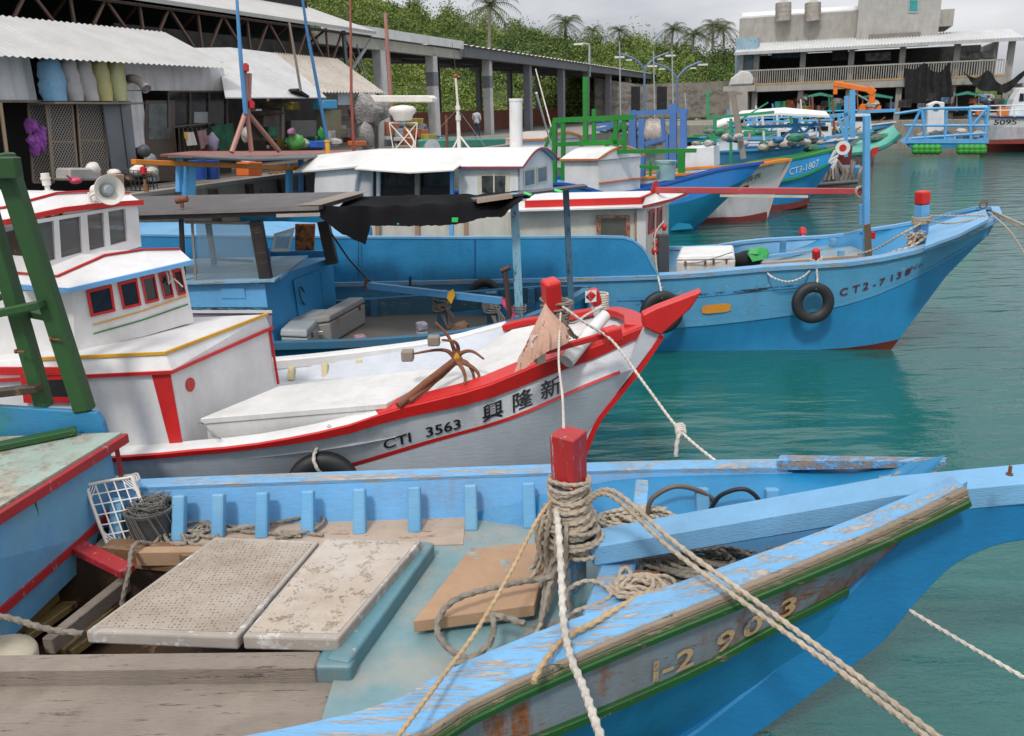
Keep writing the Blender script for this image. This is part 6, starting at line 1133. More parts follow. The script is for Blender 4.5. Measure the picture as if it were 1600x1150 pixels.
part('boat_name', text_mb('\u767c\u9806\u5409', .22, onhull(gG, mG, 1150, 275, 10), sx=1.2), LETTER, Gb, recalc=False)
part('hull_number', text_mb('CT3-5527', .10, onhull(gG, mG, 1128, 280, 10), sx=.5), LETTER, Gb, recalc=False)
Ib, gI, mI, wI = moored('blue boat with green rail and a painted white eye on its bow', 14.0, 1.3,
    [(1060, 275), (1130, 265), (1200, 254), (1250, 245), (1290, 236), (1320, 228)], [(1060, 300), (1130, 296), (1200, 286), (1250, 276), (1290, 258), (1312, 240)], [(1060, 330), (1130, 328), (1200, 326), (1240, 322), (1262, 314)],
    [paint('cerulean hull', (.02, .28, .62), wear=.06, dirt=.2), paint('cerulean hull', (.02, .28, .62)), BOOT], rail=paint('grass green rail', (.02, .25, .03), wear=.1))
mb = MB(); mb.sweep([p.lerp(q, .9) - QD * .02 for p, q in zip(mI, wI)][:1] + [mI[i] - QD * .03 for i in range(0, 22)], [(-.02, -.03), (.03, -.03), (.03, .03), (-.02, .03)]); part('hull_stripe', mb, paint('grass green rail', (.02, .25, .03)), Ib)
mb = MB(); sb = [p.lerp(q, .96) - QD * .03 for p, q in zip(mI, wI)]; mb.sweep(sb, [(-.02, -.12), (.03, -.12), (.03, .08), (-.02, .08)]); part('boot_top', mb, paint('red boot top', (.16, .02, .015)), Ib)
mb = MB(); ec = Ss(1317, 231, 13.7); mb.disc(ec, .22, -QD, .03); EY = part('painted_eye', mb, WHT, Ib); mb = MB(); mb.disc(ec - QD * .032, .11, -QD, .01); part('pupil', mb, RED, EY)
mb = MB()
for i in range(6): mb.tube(smooth_path([Ss(1300 + rnd(-8, 8), 240 + i * 3, 13.62), Ss(1305 + rnd(-5, 5), 236 + i * 3.5, 13.6), Ss(1295 + rnd(-6, 6), 250 + i * 3, 13.62)], 4), .03, 4)
part('white_scrolls', mb, WHT, Ib)
part('hull_number', text_mb('CT3-1807', .30, onhull(gI, mI, 1234, 268, 13), sx=.75), paint('pale lettering', (.6, .65, .7)), Ib, recalc=False)
GT3 = thing('net_gantry', 'violet blue timber frame behind the orange edged cabin', 'frame', Ss(1010, 250, 12)); VB = paint('violet blue paint', (.07, .17, .42), wear=.2)
beams(GT3, [(988, 172, 990, 232, .22), (1003, 185, 1003, 290, .2), (985, 177, 1075, 173, .14), (1052, 162, 1052, 290, .22), (1068, 172, 1068, 245, .2), (1008, 225, 1040, 215, .15), (1035, 185, 1038, 222, .12), (930, 195, 975, 192, .1), (932, 203, 962, 196, .1), (1042, 210, 1042, 290, .12)], 12.5, VB, 'timber')
mb = MB(); p9, q9 = Ss(1002, 206, 12.8), Ss(1042, 207, 12.8); mb.tube([p9.lerp(q9, k / 12) for k in range(13)], lambda t: .42 * (1 - abs(2 * t - 1) ** 4) ** .5 * (1 + .06 * math.sin(t * 25)) + .02, 18); single('net_roll', mb, paint('knotted pale net', (.42, .34, .30), under=(.55, .5, .45), wear=.5, psc=8, grain=(1, 1, 1)), 'bulging pale pink net roll lying in the violet blue frame', 'net roll', smooth=True)
SFR = thing('pipe_gantry', 'sky blue pipe frame on the boats beyond the painted eye boat', 'frame', Ss(1260, 240, 20)); SB2 = paint('light sky frame', (.10, .36, .66), wear=.1)
beams(SFR, [(1143, 200, 1290, 194, .12), (1243, 185, 1244, 242, .2), (1143, 200, 1143, 226, .14), (1262, 215, 1244, 195, .1), (1200, 228, 1245, 200, .14), (1250, 214, 1275, 190, .12), (1290, 182, 1330, 178, .14), (1316, 178, 1330, 200, .12), (1322, 150, 1322, 245, .14), (1332, 140, 1332, 215, .2), (1310, 182, 1320, 215, .12), (1340, 175, 1400, 172, .12), (1260, 230, 1300, 215, .09)], 20, SB2, 'pipe')
GFR = thing('pipe_gantry', 'thin green pipe frame with poles behind the violet frame', 'frame', Ss(1130, 250, 17)); 
beams(GFR, [(1105, 185, 1210, 175, .10), (1100, 200, 1200, 203, .07), (1117, 180, 1117, 250, .12), (1142, 185, 1142, 255, .10), (1106, 140, 1106, 185, .1), (1120, 228, 1106, 208, .08), (1085, 222, 1180, 205, .06), (1090, 230, 1200, 160, .05), (1136, 190, 1180, 202, .05)], 17, paint('sea green frame', (.03, .30, .13), wear=.15), 'pipe')
# slanted wooden pole, white cover roof, open white cabin
mb = MB(); mb.beam(Ss(1162, 248, 15), Ss(1144, 142, 15), .18, .18, up=QD); mb.beam(Ss(1137, 146, 15), Ss(1160, 146, 15), .12, .1); single('wooden_post', mb, GREYWOOD, 'leaning weathered timber post among the moored boats', 'post')
WBT, g1_, m1_, w1_ = moored('boat with long white canvas roof and blue rail behind the painted eye boat', 19.5, 1.4, [(1050, 240), (1130, 236), (1200, 232), (1250, 225), (1285, 215)], [(1050, 255), (1130, 255), (1200, 252), (1272, 230)], [(1050, 275), (1130, 275), (1200, 272), (1262, 250)], [SB2, SB2, BOOT], rail=SB2)
mb = MB(); mb.slab([[Ss(1120, 200, 18.5), Ss(1160, 184, 18.5), Ss(1220, 180, 18.5), Ss(1296, 184, 18.5)], [Ss(1120, 192, 20), Ss(1160, 176, 20), Ss(1225, 171, 20), Ss(1290, 177, 20)]], (0, 0, .08)); part('roof', mb, WHT, WBT, smooth=True)
wallq([(1122, 210), (1152, 208), (1152, 262), (1122, 262)], 1.0, WHT, WBT, 'cabin', 19)
def piles(n_, x0, x1, y0, y1, s0, s1, r_, m_list, label, seed=0):
    q_ = random.Random(seed)
    for i in range(int(n_ * 1.2)):
        mb = MB(); c = Ss(q_.uniform(x0, x1), q_.uniform(y0, y1), q_.uniform(s0, s1)); r0 = q_.uniform(.35, .75) * r_; mb.blob(c, (r0 * q_.uniform(1, 1.8), r0, r0 * .8), i + seed, .35, 12, 8, 3.0); single('net_heap', mb, m_list[i % len(m_list)], label, 'net heap', 'net heaps ' + label.split(' on ')[1], smooth=True)
NP = [paint('knotted pale net', (.42, .34, .30)), plain('blue net', (.04, .20, .38), var=.5, bs=20), plain('cream float heap', (.5, .45, .36), var=.6, bs=12), plain('grey net', (.16, .16, .15), var=.6, bs=25), plain('green net', (.04, .20, .10), var=.5, bs=20)]
piles(14, 1190, 1300, 214, 234, 15, 18, .28, NP, 'net bundle or float on the far blue boats', 1)
mb = MB(); mb.prism([Ss(x, y, 12.4) for x, y in ((1062, 232), (1115, 228), (1116, 262), (1062, 268))], QD * 1.4); single('fish_tank', mb, WHT, 'white boxy cabin block behind the blue bow', 'tank', bevel=.03)
# more boats filling the row
for (s_c, bx, by, wl_, lb_, mt, rl_, cab) in ((23.5, 1340, 214, 238, 'pale blue boat with white low cabin, beyond the white canvas roof', (SB2, SB2, BOOT), WHT, (1215, 1262)), (27.5, 1362, 205, 228, 'white boat with sky blue rail in the middle of the far row', (WHT, paint('launch hull white', (.62, .64, .66)), BOOT), SB2, (1262, 1300)), (31, 1330, 200, 220, 'deep blue boat with green rail just before the sea green raft', (DEEPB, DEEPB, BOOT), paint('grass green rail', (.02, .25, .03)), (1225, 1258)), (46, 1400, 190, 205, 'blue hulled boat against the far quay left of the barge', (SB2, DEEPB, BOOT), WHT, (1330, 1362))):
    T, _, _, _ = moored(lb_, s_c, 1.4, [(bx - 260, by + 14), (bx - 160, by + 12), (bx - 70, by + 8), (bx, by)], [(bx - 260, by + 22), (bx - 160, by + 22), (bx - 70, by + 18), (bx - 10, by + 8)], [(bx - 260, wl_ + 3), (bx - 160, wl_ + 3), (bx - 70, wl_ + 2), (bx - 30, wl_)], list(mt), rail=rl_)
    wallq([(cab[0], by + 12), (cab[1], by + 12), (cab[1] - 2, by - 12), (cab[0], by - 12)], 1.6, WHT, T, 'cabin', s_c - .8); wallq([(cab[0] + 5, by - 1), (cab[1] - 6, by - 1), (cab[1] - 6, by - 8), (cab[0] + 5, by - 8)], .03, WIN, T, 'window', s_c - .85)
    for k in range(4): x = bx - 190 + k * 44; mb = MB(); mb.cyl(Ss(x, by + 8, s_c), Ss(x - 3, by - 28 - (k * 37 % 30), s_c), .05, n=6); part('mast', mb, (SB2, PLASTW, GREENB, RUST)[k], T)
    for k in range(12): x = bx - 200 + k * 15; mb = MB(); y_ = by + 6 - (k * 7 % 11); mb.cyl(Ss(x, y_, s_c - .5), Ss(x + (k * 29 % 41) - 14, y_ - 6 - (k * 13 % 17), s_c + .5), .035, n=5); part('deck_pole', mb, (GREENB, PLASTW, OR, SB2, NP[2], RUST)[k % 6], T)
    mb = MB(); mb.beam(Ss(bx - 200, by - 14, s_c), Ss(bx - 60, by - 18, s_c), .09, .09); part('awning_rail', mb, SB2, T)
piles(10, 1080, 1200, 205, 225, 12, 16, .22, NP, 'net bundle or float on the boats behind the violet frame', 8)
piles(8, 940, 1060, 196, 212, 13, 15, .3, [NP[3], NP[0], PLASTG], 'gear bundle on the boats behind the green gantry', 9)
# green raft boat with slats
JB = thing('slatted_raft', 'sea green bamboo style raft with a red prow patch', 'raft', Ss(1360, 245, 36), 'boats moored along the quay'); SG = paint('sea green planks', (.10, .42, .34), wear=.2, dirt=.3, grain=(1, 6, 6))
for k in range(7): mb = MB(); s_ = 33 + k * .45; mb.tube(smooth_path([Ss(1300, 240 - k, s_), Ss(1350, 236 - k * 2, s_), Ss(1385, 224 - k * 2.6, s_), Ss(1405 - k, 208 - k * 1.2, s_)], 5), .22, 8); part('pontoon_tube', mb, SG, JB, smooth=True)
mb = MB(); mb.prism([Ss(x, y, 32.6) for x, y in ((1362, 232), (1374, 229), (1370, 240), (1362, 247))], QD * .1); part('red_patch', mb, RED, JB)
piles(9, 1305, 1395, 206, 220, 33, 35, .45, NP[2:], 'net heap on the sea green raft', 2)
# blue barge on green floats
BG = thing('work_barge', 'sky blue pipe framed barge resting on round green floats', 'barge', Ss(1475, 232, 42), 'boats moored along the quay'); b_ = lambda x, y, s_=41.0: Ss(x, y, s_)
mb = MB(); mb.prism([b_(1412, 224), b_(1545, 224), b_(1545, 218), b_(1420, 218)], QD * 3.6); part('deck_frame', mb, SB2, BG); mb = MB(); mb.prism([b_(1424, 232), b_(1540, 230), b_(1540, 225), b_(1420, 226)], QD * 3.2); part('hull_box', mb, DEEPB, BG)  # deep blue box below the deck frame
for lst in [(1415, 219, 1440, 168), (1436, 170, 1545, 168), (1440, 168, 1446, 220), (1545, 164, 1538, 222), (1520, 195, 1545, 166), (1413, 196, 1545, 196), (1425, 216, 1541, 208), (1479, 172, 1476, 220), (1515, 172, 1517, 220), (1398, 178, 1437, 172)]:
    mb = MB(); mb.cyl(b_(*lst[:2], 41.2), b_(*lst[2:], 41.2), .09, n=6); part('rail_pipe', mb, SB2, BG); 
mb = MB()
for lst in [(1436, 172, 1545, 170), (1446, 172, 1446, 212), (1540, 168, 1540, 212)]: mb.cyl(b_(*lst[:2], 44.2), b_(*lst[2:], 44.2), .08, n=6)
part('rear_rails', mb, SB2, BG)
fl = None
for x0 in (1431, 1501):
    for i in range(5):
        for j in range(2):
            mb = MB(); mb.blob(b_(x0 + i * 8.5, 231 + j * 5, 40.9), (.24, .24, .22), 0, 0, 12, 8); part('float', mb, paint('green float', (.03, .28, .03), wear=.05), BG, smooth=True)
mb = MB(); mb.prism([b_(x, y, 43) for x, y in ((1448, 208), (1475, 208), (1476, 160), (1463, 158), (1450, 163))], QD * 1.4); part('cabin', mb, WHT, BG, bevel=.05); mb = MB(); mb.disc(b_(1463, 167, 42.95), .2, -QD, .03); part('round_window', mb, BLACK, BG)
piles(10, 1442, 1530, 206, 214, 41.5, 44, .5, [NP[3], NP[0], NP[2]], 'net or sack pile on the blue barge', 3)
# white patrol style boat at the right edge
PBt, gP, mP, wP = moored('white launch with red waterline and orange deck boxes at the right edge', 45.5, 1.6, [(1700, 184), (1640, 184), (1600, 184), (1560, 183), (1508, 179)][::-1][::-1], [(1700, 200), (1640, 200), (1600, 199), (1560, 198), (1520, 192)], [(1700, 216), (1640, 217), (1600, 217), (1560, 218), (1534, 218)], [WHT, paint('launch hull white', (.62, .64, .66), wear=.02, dirt=.15), BOOT], rail=paint('thin navy line', (.02, .03, .08)))
mb = MB(); mb.prism([Ss(x, y, 43.8) for x, y in ((1540, 219), (1700, 216), (1700, 224), (1545, 225))], QD * .5); part('boot_top', mb, paint('launch red bottom', (.22, .03, .02)), PBt)
x0_ = Ss(1552, 195, 43.7)
part('hull_number', text_mb('5095', .42, lambda u, v: x0_ + (-QN) * u + V((0, 0, v)), sx=1.5, font_off=.01), LETTER, PBt, recalc=False)
for lst in [(1515, 166, 1600, 164), (1517, 166, 1517, 180), (1540, 165, 1541, 182), (1563, 165, 1563, 182), (1585, 165, 1585, 183), (1516, 173, 1600, 172)]: mb = MB(); mb.cyl(Ss(*lst[:2], 44), Ss(*lst[2:], 44), .035, n=6); part('rail_pipe', mb, WHT, PBt)
for x_, w_ in ((1560, 16), (1526, 8)): mb = MB(); mb.prism([Ss(x, y, 44.8) for x, y in ((x_, 180), (x_ + w_, 180), (x_ + w_, 168), (x_, 168))], QD * .6); part('deck_box', mb, paint('deck box orange', (.75, .18, .02), wear=.05), PBt)
mb = MB(); mb.prism([Ss(x, y, 46.5) for x, y in ((1576, 182), (1660, 182), (1660, 135), (1596, 137), (1584, 155))], QD * 2); part('wheelhouse', mb, WHT, PBt, bevel=.05)
for x_ in (1590, 1606): mb = MB(); mb.prism([Ss(x, y, 46.45) for x, y in ((x_ + 2, 158), (x_ + 10, 158), (x_ + 10, 146), (x_ + 4, 146))], QD * .03); part('window', mb, WIN, PBt)
# small float platform behind the big bow
mb = MB(); mb.cyl(Ss(1270, 289, 19), Ss(1340, 284, 19), .09); RP = single('float_pole', mb, DGREY, 'dark horizontal pontoon pole on the water behind the mast', 'pole')
T = thing('float_raft', 'clutter of rusty cage gear on a low blue float behind the mast', 'raft', Ss(1310, 285, 21)); mb = MB(); mb.prism([Ss(x, y, 20) for x, y in ((1272, 285), (1345, 280), (1345, 262), (1300, 262))], QD * 1.5); part('platform', mb, paint('float blue', (.03, .22, .45)), T)
for i in range(9): mb = MB(); c = Ss(1288 + i * 6.5, 282, 19.9); mb.tube(smooth_path([c, c + V((rnd(-.1, .1), 0, .3)), c + V((rnd(-.2, .2), .1, rnd(.4, .8)))], 4), rnd(.05, .1), 6); part('cage_post', mb, paint('rusty grey gear', (.2, .15, .13), rust=.2, wear=.4), T); mb = MB(); mb.cyl(Ss(1302, 280, 19.8), Ss(1300, 255, 19.8), .04); part('white_pole', mb, WHT, T)
# ================================================= quay and ground
mb = MB(); e = [Qw(-60, 0, 0), Qw(50, 0, 0), Qw(50, -60, 0)]
top = [Qw(-60, 0, QZ), Qw(50, 0, QZ), Qw(50, -27, QZ), Qw(75, -27, QZ), Qw(75, 120, QZ), Qw(-60, 120, QZ)]
mb.prism([V((p.x, p.y, -1.5)) for p in top], (0, 0, QZ + 1.5)); struct('quay', mb, CONC)
mb = MB(); mb.beam(Qw(-60, .15, QZ + .03), Qw(50, .15, QZ + .03), .35, .08); struct('quay_kerb', mb, paint('pale kerb', (.36, .32, .27), dirt=.5, dirtcol=(.12, .1, .08)))
for k in range(5):
    mb = MB(); c = Qw(.4 + k * 1.25, -.06, 1.25); mb.box(c, (.16, .16, 1.2), rz=-QA); single('pile_fender', mb, DARKWOOD, 'dark timber fender pile against the stained quay wall', 'fender', 'timber fenders on the quay wall')
# ================================================= corrugated lean-to shed on the left
def corr(mb, a0, a1, b0, b1, n, amp, nrm):
    rows = [[], []]
    for i in range(n * 4 + 1):
        t = i / (n * 4); o = nrm * (amp * math.sin(i * math.pi / 2)); rows[0].append(a0.lerp(a1, t) + o); rows[1].append(b0.lerp(b1, t) + o)
    return mb.grid(rows)
CORW = paint('grey white corrugated sheet', (.74, .74, .745), under=(.25, .12, .05), wear=.04, dirt=.4, dirtcol=(.25, .2, .17), rust=.02, grain=(1, 1, .3))
CORR = paint('white corrugated roof', (.43, .42, .40), under=(.3, .15, .08), wear=.05, dirt=.35, dirtcol=(.35, .28, .22))
CORRUST = paint('rust streaked roof', (.42, .38, .33), under=(.32, .17, .09), wear=.34, dirt=.5, dirtcol=(.3, .15, .07), rust=.22)
LSd = thing('lean_to_shed', 'white corrugated lean-to shed with dark doorways and hanging sacks', 'shed', Qw(0, 3, QZ))
a = lambda x, y, t: St(x, y, t)
mb = MB(); corr(mb, Qw(-12, 1.5, 4.68), Qw(3.45, 1.5, 4.66), Qw(-12, 3.9, 5.72), Qw(3.75, 3.9, 5.72), 96, .018, V((0, 0, 1))); part('roof', mb, CORR, LSd, smooth='full')
WT = 2.3
def wq(x0, y0, x1, y1, t=WT): return [a(x0, y1, t), a(x1, y1, t), a(x1, y0, t), a(x0, y0, t)]
def wall_s(s0, s1, z0, z1, t=WT, n=None, m_=CORW, nm='wall'):
    mb = MB(); corr(mb, Qw(s0, t, z0), Qw(s1, t, z0), Qw(s0, t, z1), Qw(s1, t, z1), n or max(2, int((s1 - s0) * 3.2)), .03, -QN); return part(nm, mb, m_, LSd, smooth='full')
sp_ = lambda x, y=150: q_of(a(x, y, WT))[0]; zp = lambda x, y: q_of(a(x, y, WT))[2]
wall_s(-12, sp_(57), zp(30, 160), 4.9); wall_s(sp_(197), sp_(355), zp(280, 142), 4.9)
wall_s(sp_(197), sp_(222), QZ + .9, zp(210, 142)); wall_s(sp_(57), sp_(197), zp(100, 90), 4.88)
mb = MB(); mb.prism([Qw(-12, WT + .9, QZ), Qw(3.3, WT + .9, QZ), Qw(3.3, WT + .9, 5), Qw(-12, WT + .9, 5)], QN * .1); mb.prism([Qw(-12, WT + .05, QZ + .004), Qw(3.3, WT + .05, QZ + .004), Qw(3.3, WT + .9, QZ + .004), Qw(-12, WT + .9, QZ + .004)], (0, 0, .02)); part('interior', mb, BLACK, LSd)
TUB = paint('dark frame metal', (.10, .075, .06), rust=.15)
def bar(x0, y0, x1, y1, w_, m_, t=WT - .05, par=None, nm='frame'): mb = MB(); mb.beam(a(x0, y0, t), a(x1, y1, t), w_, .03, up=QN); return part(nm, mb, m_, par or LSd)
bar(0, 160, 17, 290, .07, paint('yellowish post', (.45, .33, .2))); bar(0, 158, 200, 159, .05, GREYWOOD)
# mesh leaves
m, n, l, b = newmat('diamond mesh'); g = n.new('ShaderNodeNewGeometry').outputs['Position']; outs = []
for sg in (1, -1):
    dp = n.new('ShaderNodeVectorMath'); dp.operation = 'DOT_PRODUCT'; l.new(g, dp.inputs[0]); dp.inputs[1].default_value = (QD.x * 14, QD.y * 14, sg * 11)
    fr = n.new('ShaderNodeMath'); fr.operation = 'FRACT'; l.new(dp.outputs['Value'], fr.inputs[0]); ls = n.new('ShaderNodeMath'); ls.operation = 'LESS_THAN'; ls.inputs[1].default_value = .26; l.new(fr.outputs[0], ls.inputs[0]); outs.append(ls.outputs[0])
mxx = n.new('ShaderNodeMath'); mxx.operation = 'MAXIMUM'; l.new(outs[0], mxx.inputs[0]); l.new(outs[1], mxx.inputs[1]); l.new(mxx.outputs[0], b.inputs['Alpha']); b.inputs['Base Color'].default_value = (.34, .31, .28, 1); MESH = m
def leaf(x0, x1, y0, y1, t, nm, m_=MESH, lean=0):
    q = [a(x0, y1, t), a(x1, y1, t), a(x1 - lean, y0, t), a(x0 - lean, y0, t)]; mb = MB()
    for i in range(4): mb.beam(q[i], q[(i + 1) % 4], .04, .03, up=QN)
    mb.beam(q[0].lerp(q[3], .5), q[1].lerp(q[2], .5), .035, .025, up=QN); dl = part(nm, mb, paint('tan metal frame', (.32, .24, .17), rust=.1), LSd); mb = MB(); mb.add(q, [(0, 1, 2, 3)]); part('mesh_panel', mb, m_, dl); return dl
leaf(82, 122, 162, 280, WT - .1, 'mesh_door', lean=10); leaf(128, 170, 162, 276, WT - .1, 'mesh_door', lean=8); leaf(52, 84, 162, 285, WT + .3, 'mesh_door', lean=8)
mb = MB(); mb.prism([a(176, 268, WT - .2), a(216, 274, WT - .5), a(204, 158, WT - .5), a(160, 158, WT - .2)], QN * .04); mb.beam(a(160, 162, WT - .22), a(205, 162, WT - .5), .03, .03); dd = part('metal_door', mb, paint('blue grey metal door', (.16, .18, .20), wear=.05, dirt=.4), LSd)
bar(187, 158, 200, 262, .015, DGREY, WT - .45, dd, 'rib')
bd = MB(); q = wq(226, 157, 272, 283); bd.prism(q, -QN * .03); dd = part('brown_door', bd, paint('brown door', (.10, .075, .06)), LSd); mb = MB(); mb.prism(wq(230, 162, 264, 218), -QN * .045); part('frosted_pane', mb, plain('frosted grey pane', (.14, .16, .155), rough=.3, bs=3, var=.3), dd)
mb = MB(); mb.prism(wq(263, 143, 355, 200), -QN * .02); wn_ = part('window_band', mb, plain('dim window glass', (.035, .03, .03), rough=.15, var=.4, bs=3), LSd)
for x in (263, 297, 327, 355): bar(x, 143, x, 200, .04, TUB, WT - .06, wn_, 'mullion')
bar(262, 143, 356, 143, .04, TUB, WT - .06, wn_, 'mullion'); mb = MB(); mb.prism(wq(302, 175, 327, 192), -QN * .03); part('pale_bundle', mb, PLASTG, wn_)
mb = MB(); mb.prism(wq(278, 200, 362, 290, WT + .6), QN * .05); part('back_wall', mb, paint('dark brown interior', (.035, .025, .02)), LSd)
for i in range(13): bar(272 + i * 7, 200, 276 + i * 7, 250, .018, TUB, WT - .25, None, 'bar') if i < 8 else None
bar(270, 198, 330, 192, .03, TUB, WT - .25)
# duct elbow
mb = MB(); mb.tube(smooth_path([a(200, 124, WT), a(208, 123, WT - .35), a(219, 128, WT - .55), a(226, 136, WT - .7)], 6), .10, 14); mb.tube([a(226, 136, WT - .7), a(229, 139, WT - .76)], .115, 14, cap=False); EL = single('duct_elbow', mb, plain('dull zinc duct', (.40, .36, .34), rough=.5), 'bent grey sheet metal duct sticking out of the corrugated wall', 'duct', smooth=True)
# sacks in a row
cols = [((.20, .42, .62), 'blue'), ((.50, .46, .46), 'grey white'), ((.52, .48, .47), 'pale grey'), ((.55, .50, .20), 'mustard yellow'), ((.52, .52, .22), 'olive yellow')]
lb = ['plump blue woven sack, first of the row under the eave', 'leaning greyish white sack beside the blue one', 'pale grey sack in the middle of the row', 'mustard yellow sack between the pale grey and the olive one', 'olive yellow sack at the right end of the row']
for i, (x0, x1, tx) in enumerate(((64, 108, 76), (100, 134, 103), (124, 156, 126), (148, 180, 152), (172, 200, 177))):
    mb = MB(); rows = []; bx = (x0 + x1) / 2
    for k in range(11):
        t = k / 10; yy = 158 - 66 * t; xx = bx + (tx - bx) * t; c = a(xx, yy, WT - .25); w_ = (.19 if i else .27) * (.75 + .35 * math.sin(math.pi * min(1, t * .9 + .1))) * (1 if t < .92 else .55)
        row = []
        for j in range(14):
            ph = 2 * math.pi * j / 14; f = 1 + .2 * noise.noise(V((math.cos(ph) * 2 + i * 5, math.sin(ph) * 2, t * 7))); row.append(c + QD * (math.cos(ph) * w_ * f) + QN * (math.sin(ph) * .2 * f) + V((0, 0, .02 * noise.noise(V((j, t * 4, i))))))
        rows.append(row)
    mb.grid(rows, True); mb.add([a(bx, 158, WT - .25)] + rows[0], [(0, (j + 1) % 14 + 1, j + 1) for j in range(14)]); mb.add([a(tx, 90, WT - .25)] + rows[-1], [(0, j + 1, (j + 1) % 14 + 1) for j in range(14)])
    single('sack', mb, paint('woven sack ' + cols[i][1], cols[i][0], under=tuple(x * .7 for x in cols[i][0]), wear=.18, dirt=.4, dirtcol=(.6, .6, .58), psc=5, grain=(1, 1, 3), bump=.8, rough=.6), lb[i], 'sack', 'stuffed sacks lined up under the eave', smooth=True)
mb = MB(); mb.prism([a(58, 160, WT), a(200, 161, WT), a(200, 161, WT) - QN * .5, a(58, 160, WT) - QN * .5], (0, 0, -.04)); part('shelf', mb, GREYWOOD, LSd)
# purple cloth
mb = MB()
for i in range(18): mb.blob(a(rnd(46, 66), rnd(195, 236), WT - .1), (rnd(.06, .14), .05, rnd(.06, .16)), i, .5, 8, 5)
single('purple_flowers', mb, plain('purple plastic netting', (.33, .08, .42), rough=.7, var=.3), 'bunch of purple netting hanging in the dark doorway', 'netting')
# cloths
for lst, m_, lbl, nm in ((((288, 207), (303, 206), (309, 226), (292, 228)), PLASTW, 'white cloth drying on the rail with a yellow edge', 'cloth'), (((308, 205), (322, 202), (326, 222), (314, 235)), plain('pink cloth2', (.35, .2, .2)), 'pinkish cloth drying beside the white one', 'cloth')):
    mb = MB(); q = [a(x, y, WT - .45) for x, y in lst]; rows = [[q[0].lerp(q[1], i / 8).lerp(q[3].lerp(q[2], i / 8), k / 5) + QN * (.03 * math.sin(i * 1.7)) for i in range(9)] for k in range(6)]; mb.slab(rows, -QN * .01); single(nm, mb, m_, lbl, 'cloth', 'cloths hung on the rail', smooth=True)
mb = MB(); mb.prism([a(x, y, WT - .46) for x, y in ((287, 206), (292, 206), (293, 219), (288, 216))], -QN * .01); single('cloth', mb, YELLOW, 'small yellow rag beside the white cloth', 'cloth', 'cloths hung on the rail')
mb = MB(); q = [(327, 198), (362, 192), (366, 236), (345, 240), (335, 228)]; mb.prism([a(x, y, WT - .3) for x, y in q], -QN * .05); single('green_net', mb, plain('dark green tarp', (.01, .12, .06), rough=.7, var=.4, bs=8), 'dark green net sheet hanging by the shed corner', 'net', smooth=True)
mb = MB(); mb.blob(a(332, 222, WT - .5), (.16, .12, .24), 2, .3); single('plastic_bag', mb, plain('grey mauve bag', (.35, .32, .42), rough=.4), 'grey mauve plastic bag under the green net', 'bag', smooth=True)
# second and third lean-to roofs
LS2 = thing('lean_to_roof', 'white fabric covered lean-to roof beside a rust streaked sheet roof', 'shed', Qw(6, 3, QZ))
mb = MB(); mb.slab([[a(352, 152, 1.2), a(430, 152, 1.2), a(510, 152, 1.2)], [a(345, 115, 2.4), a(400, 112, 2.4), a(470, 115, 2.6)], [a(290, 75, 3.6), a(360, 74, 3.6), a(432, 83, 3.8)]], (0, 0, -.03)); part('white_sheet', mb, paint('white roof sheet', (.50, .49, .48), dirt=.3), LS2)
mb = MB(); corr(mb, a(478, 144, 2.3), a(602, 145, 2.3), a(428, 82, 4.6), a(528, 92, 4.6), 26, .03, V((0, 0, 1))); part('rusty_roof', mb, CORRUST, LS2, smooth='full')
mb = MB(); mb.prism([a(466, 138, 1.15), a(484, 150, 1.15), a(482, 153, 1.15), a(463, 141, 1.15)], QN * .3); part('black_patch', mb, BLACK, LS2)
for x, y0, y1, t in ((440, 150, 232, 2.3), (505, 146, 232, 2.6), (590, 146, 230, 2.6), (420, 152, 232, 4)): mb = MB(); mb.beam(a(x, y0, t), a(x, y1, t), .09, .09, up=QD); part('post', mb, GREYWOOD, LS2)
mb = MB(); mb.prism([a(x, y, 2.5) for x, y in ((528, 145), (588, 146), (588, 164), (528, 164))], QN * .03); part('end_panel', mb, paint('pale blue panel', (.42, .50, .54), wear=.1), LS2)
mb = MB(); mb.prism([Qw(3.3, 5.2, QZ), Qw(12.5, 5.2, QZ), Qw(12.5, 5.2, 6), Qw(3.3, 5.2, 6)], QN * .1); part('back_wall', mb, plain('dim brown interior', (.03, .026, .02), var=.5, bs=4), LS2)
# clutter in the second bay (each thing its own)
def boxat(nm, px, py, w_px, h_px, t, dp, m_, lbl, cat, grp=None, bev=.02):
    p, q, r_, s_ = a(px, py, t), a(px + w_px, py, t), a(px + w_px, py - h_px, t), a(px, py - h_px, t); mb = MB(); mb.prism([p, q, r_, s_], QN * dp); return single(nm, mb, m_, lbl, cat, grp, bevel=bev)
boxat('tool_shelf', 455, 232, 40, 44, 2.4, .4, paint('grey shelf', (.12, .12, .12), wear=.2), 'dark open shelf unit full of gear in the second bay', 'shelf')
boxat('blue_crate', 505, 170, 22, 14, 2.2, .4, plain('sky blue plastic', (.06, .35, .60)), 'sky blue plastic box on top of the cupboard', 'box')
boxat('cupboard', 508, 224, 26, 52, 2.4, .4, paint('olive cupboard', (.22, .20, .12), wear=.2), 'tall olive cupboard under the rusty roof', 'cupboard')
boxat('blue_basin', 494, 231, 17, 11, .8, .35, plain('royal blue plastic', (.02, .12, .55)), 'royal blue basin on the quay by the green bags', 'basin')
boxat('wire_cage', 412, 220, 34, 46, 2.5, .5, paint('grey brown cage', (.13, .11, .09), wear=.3), 'grey brown covered cage beside the bay post', 'cage')
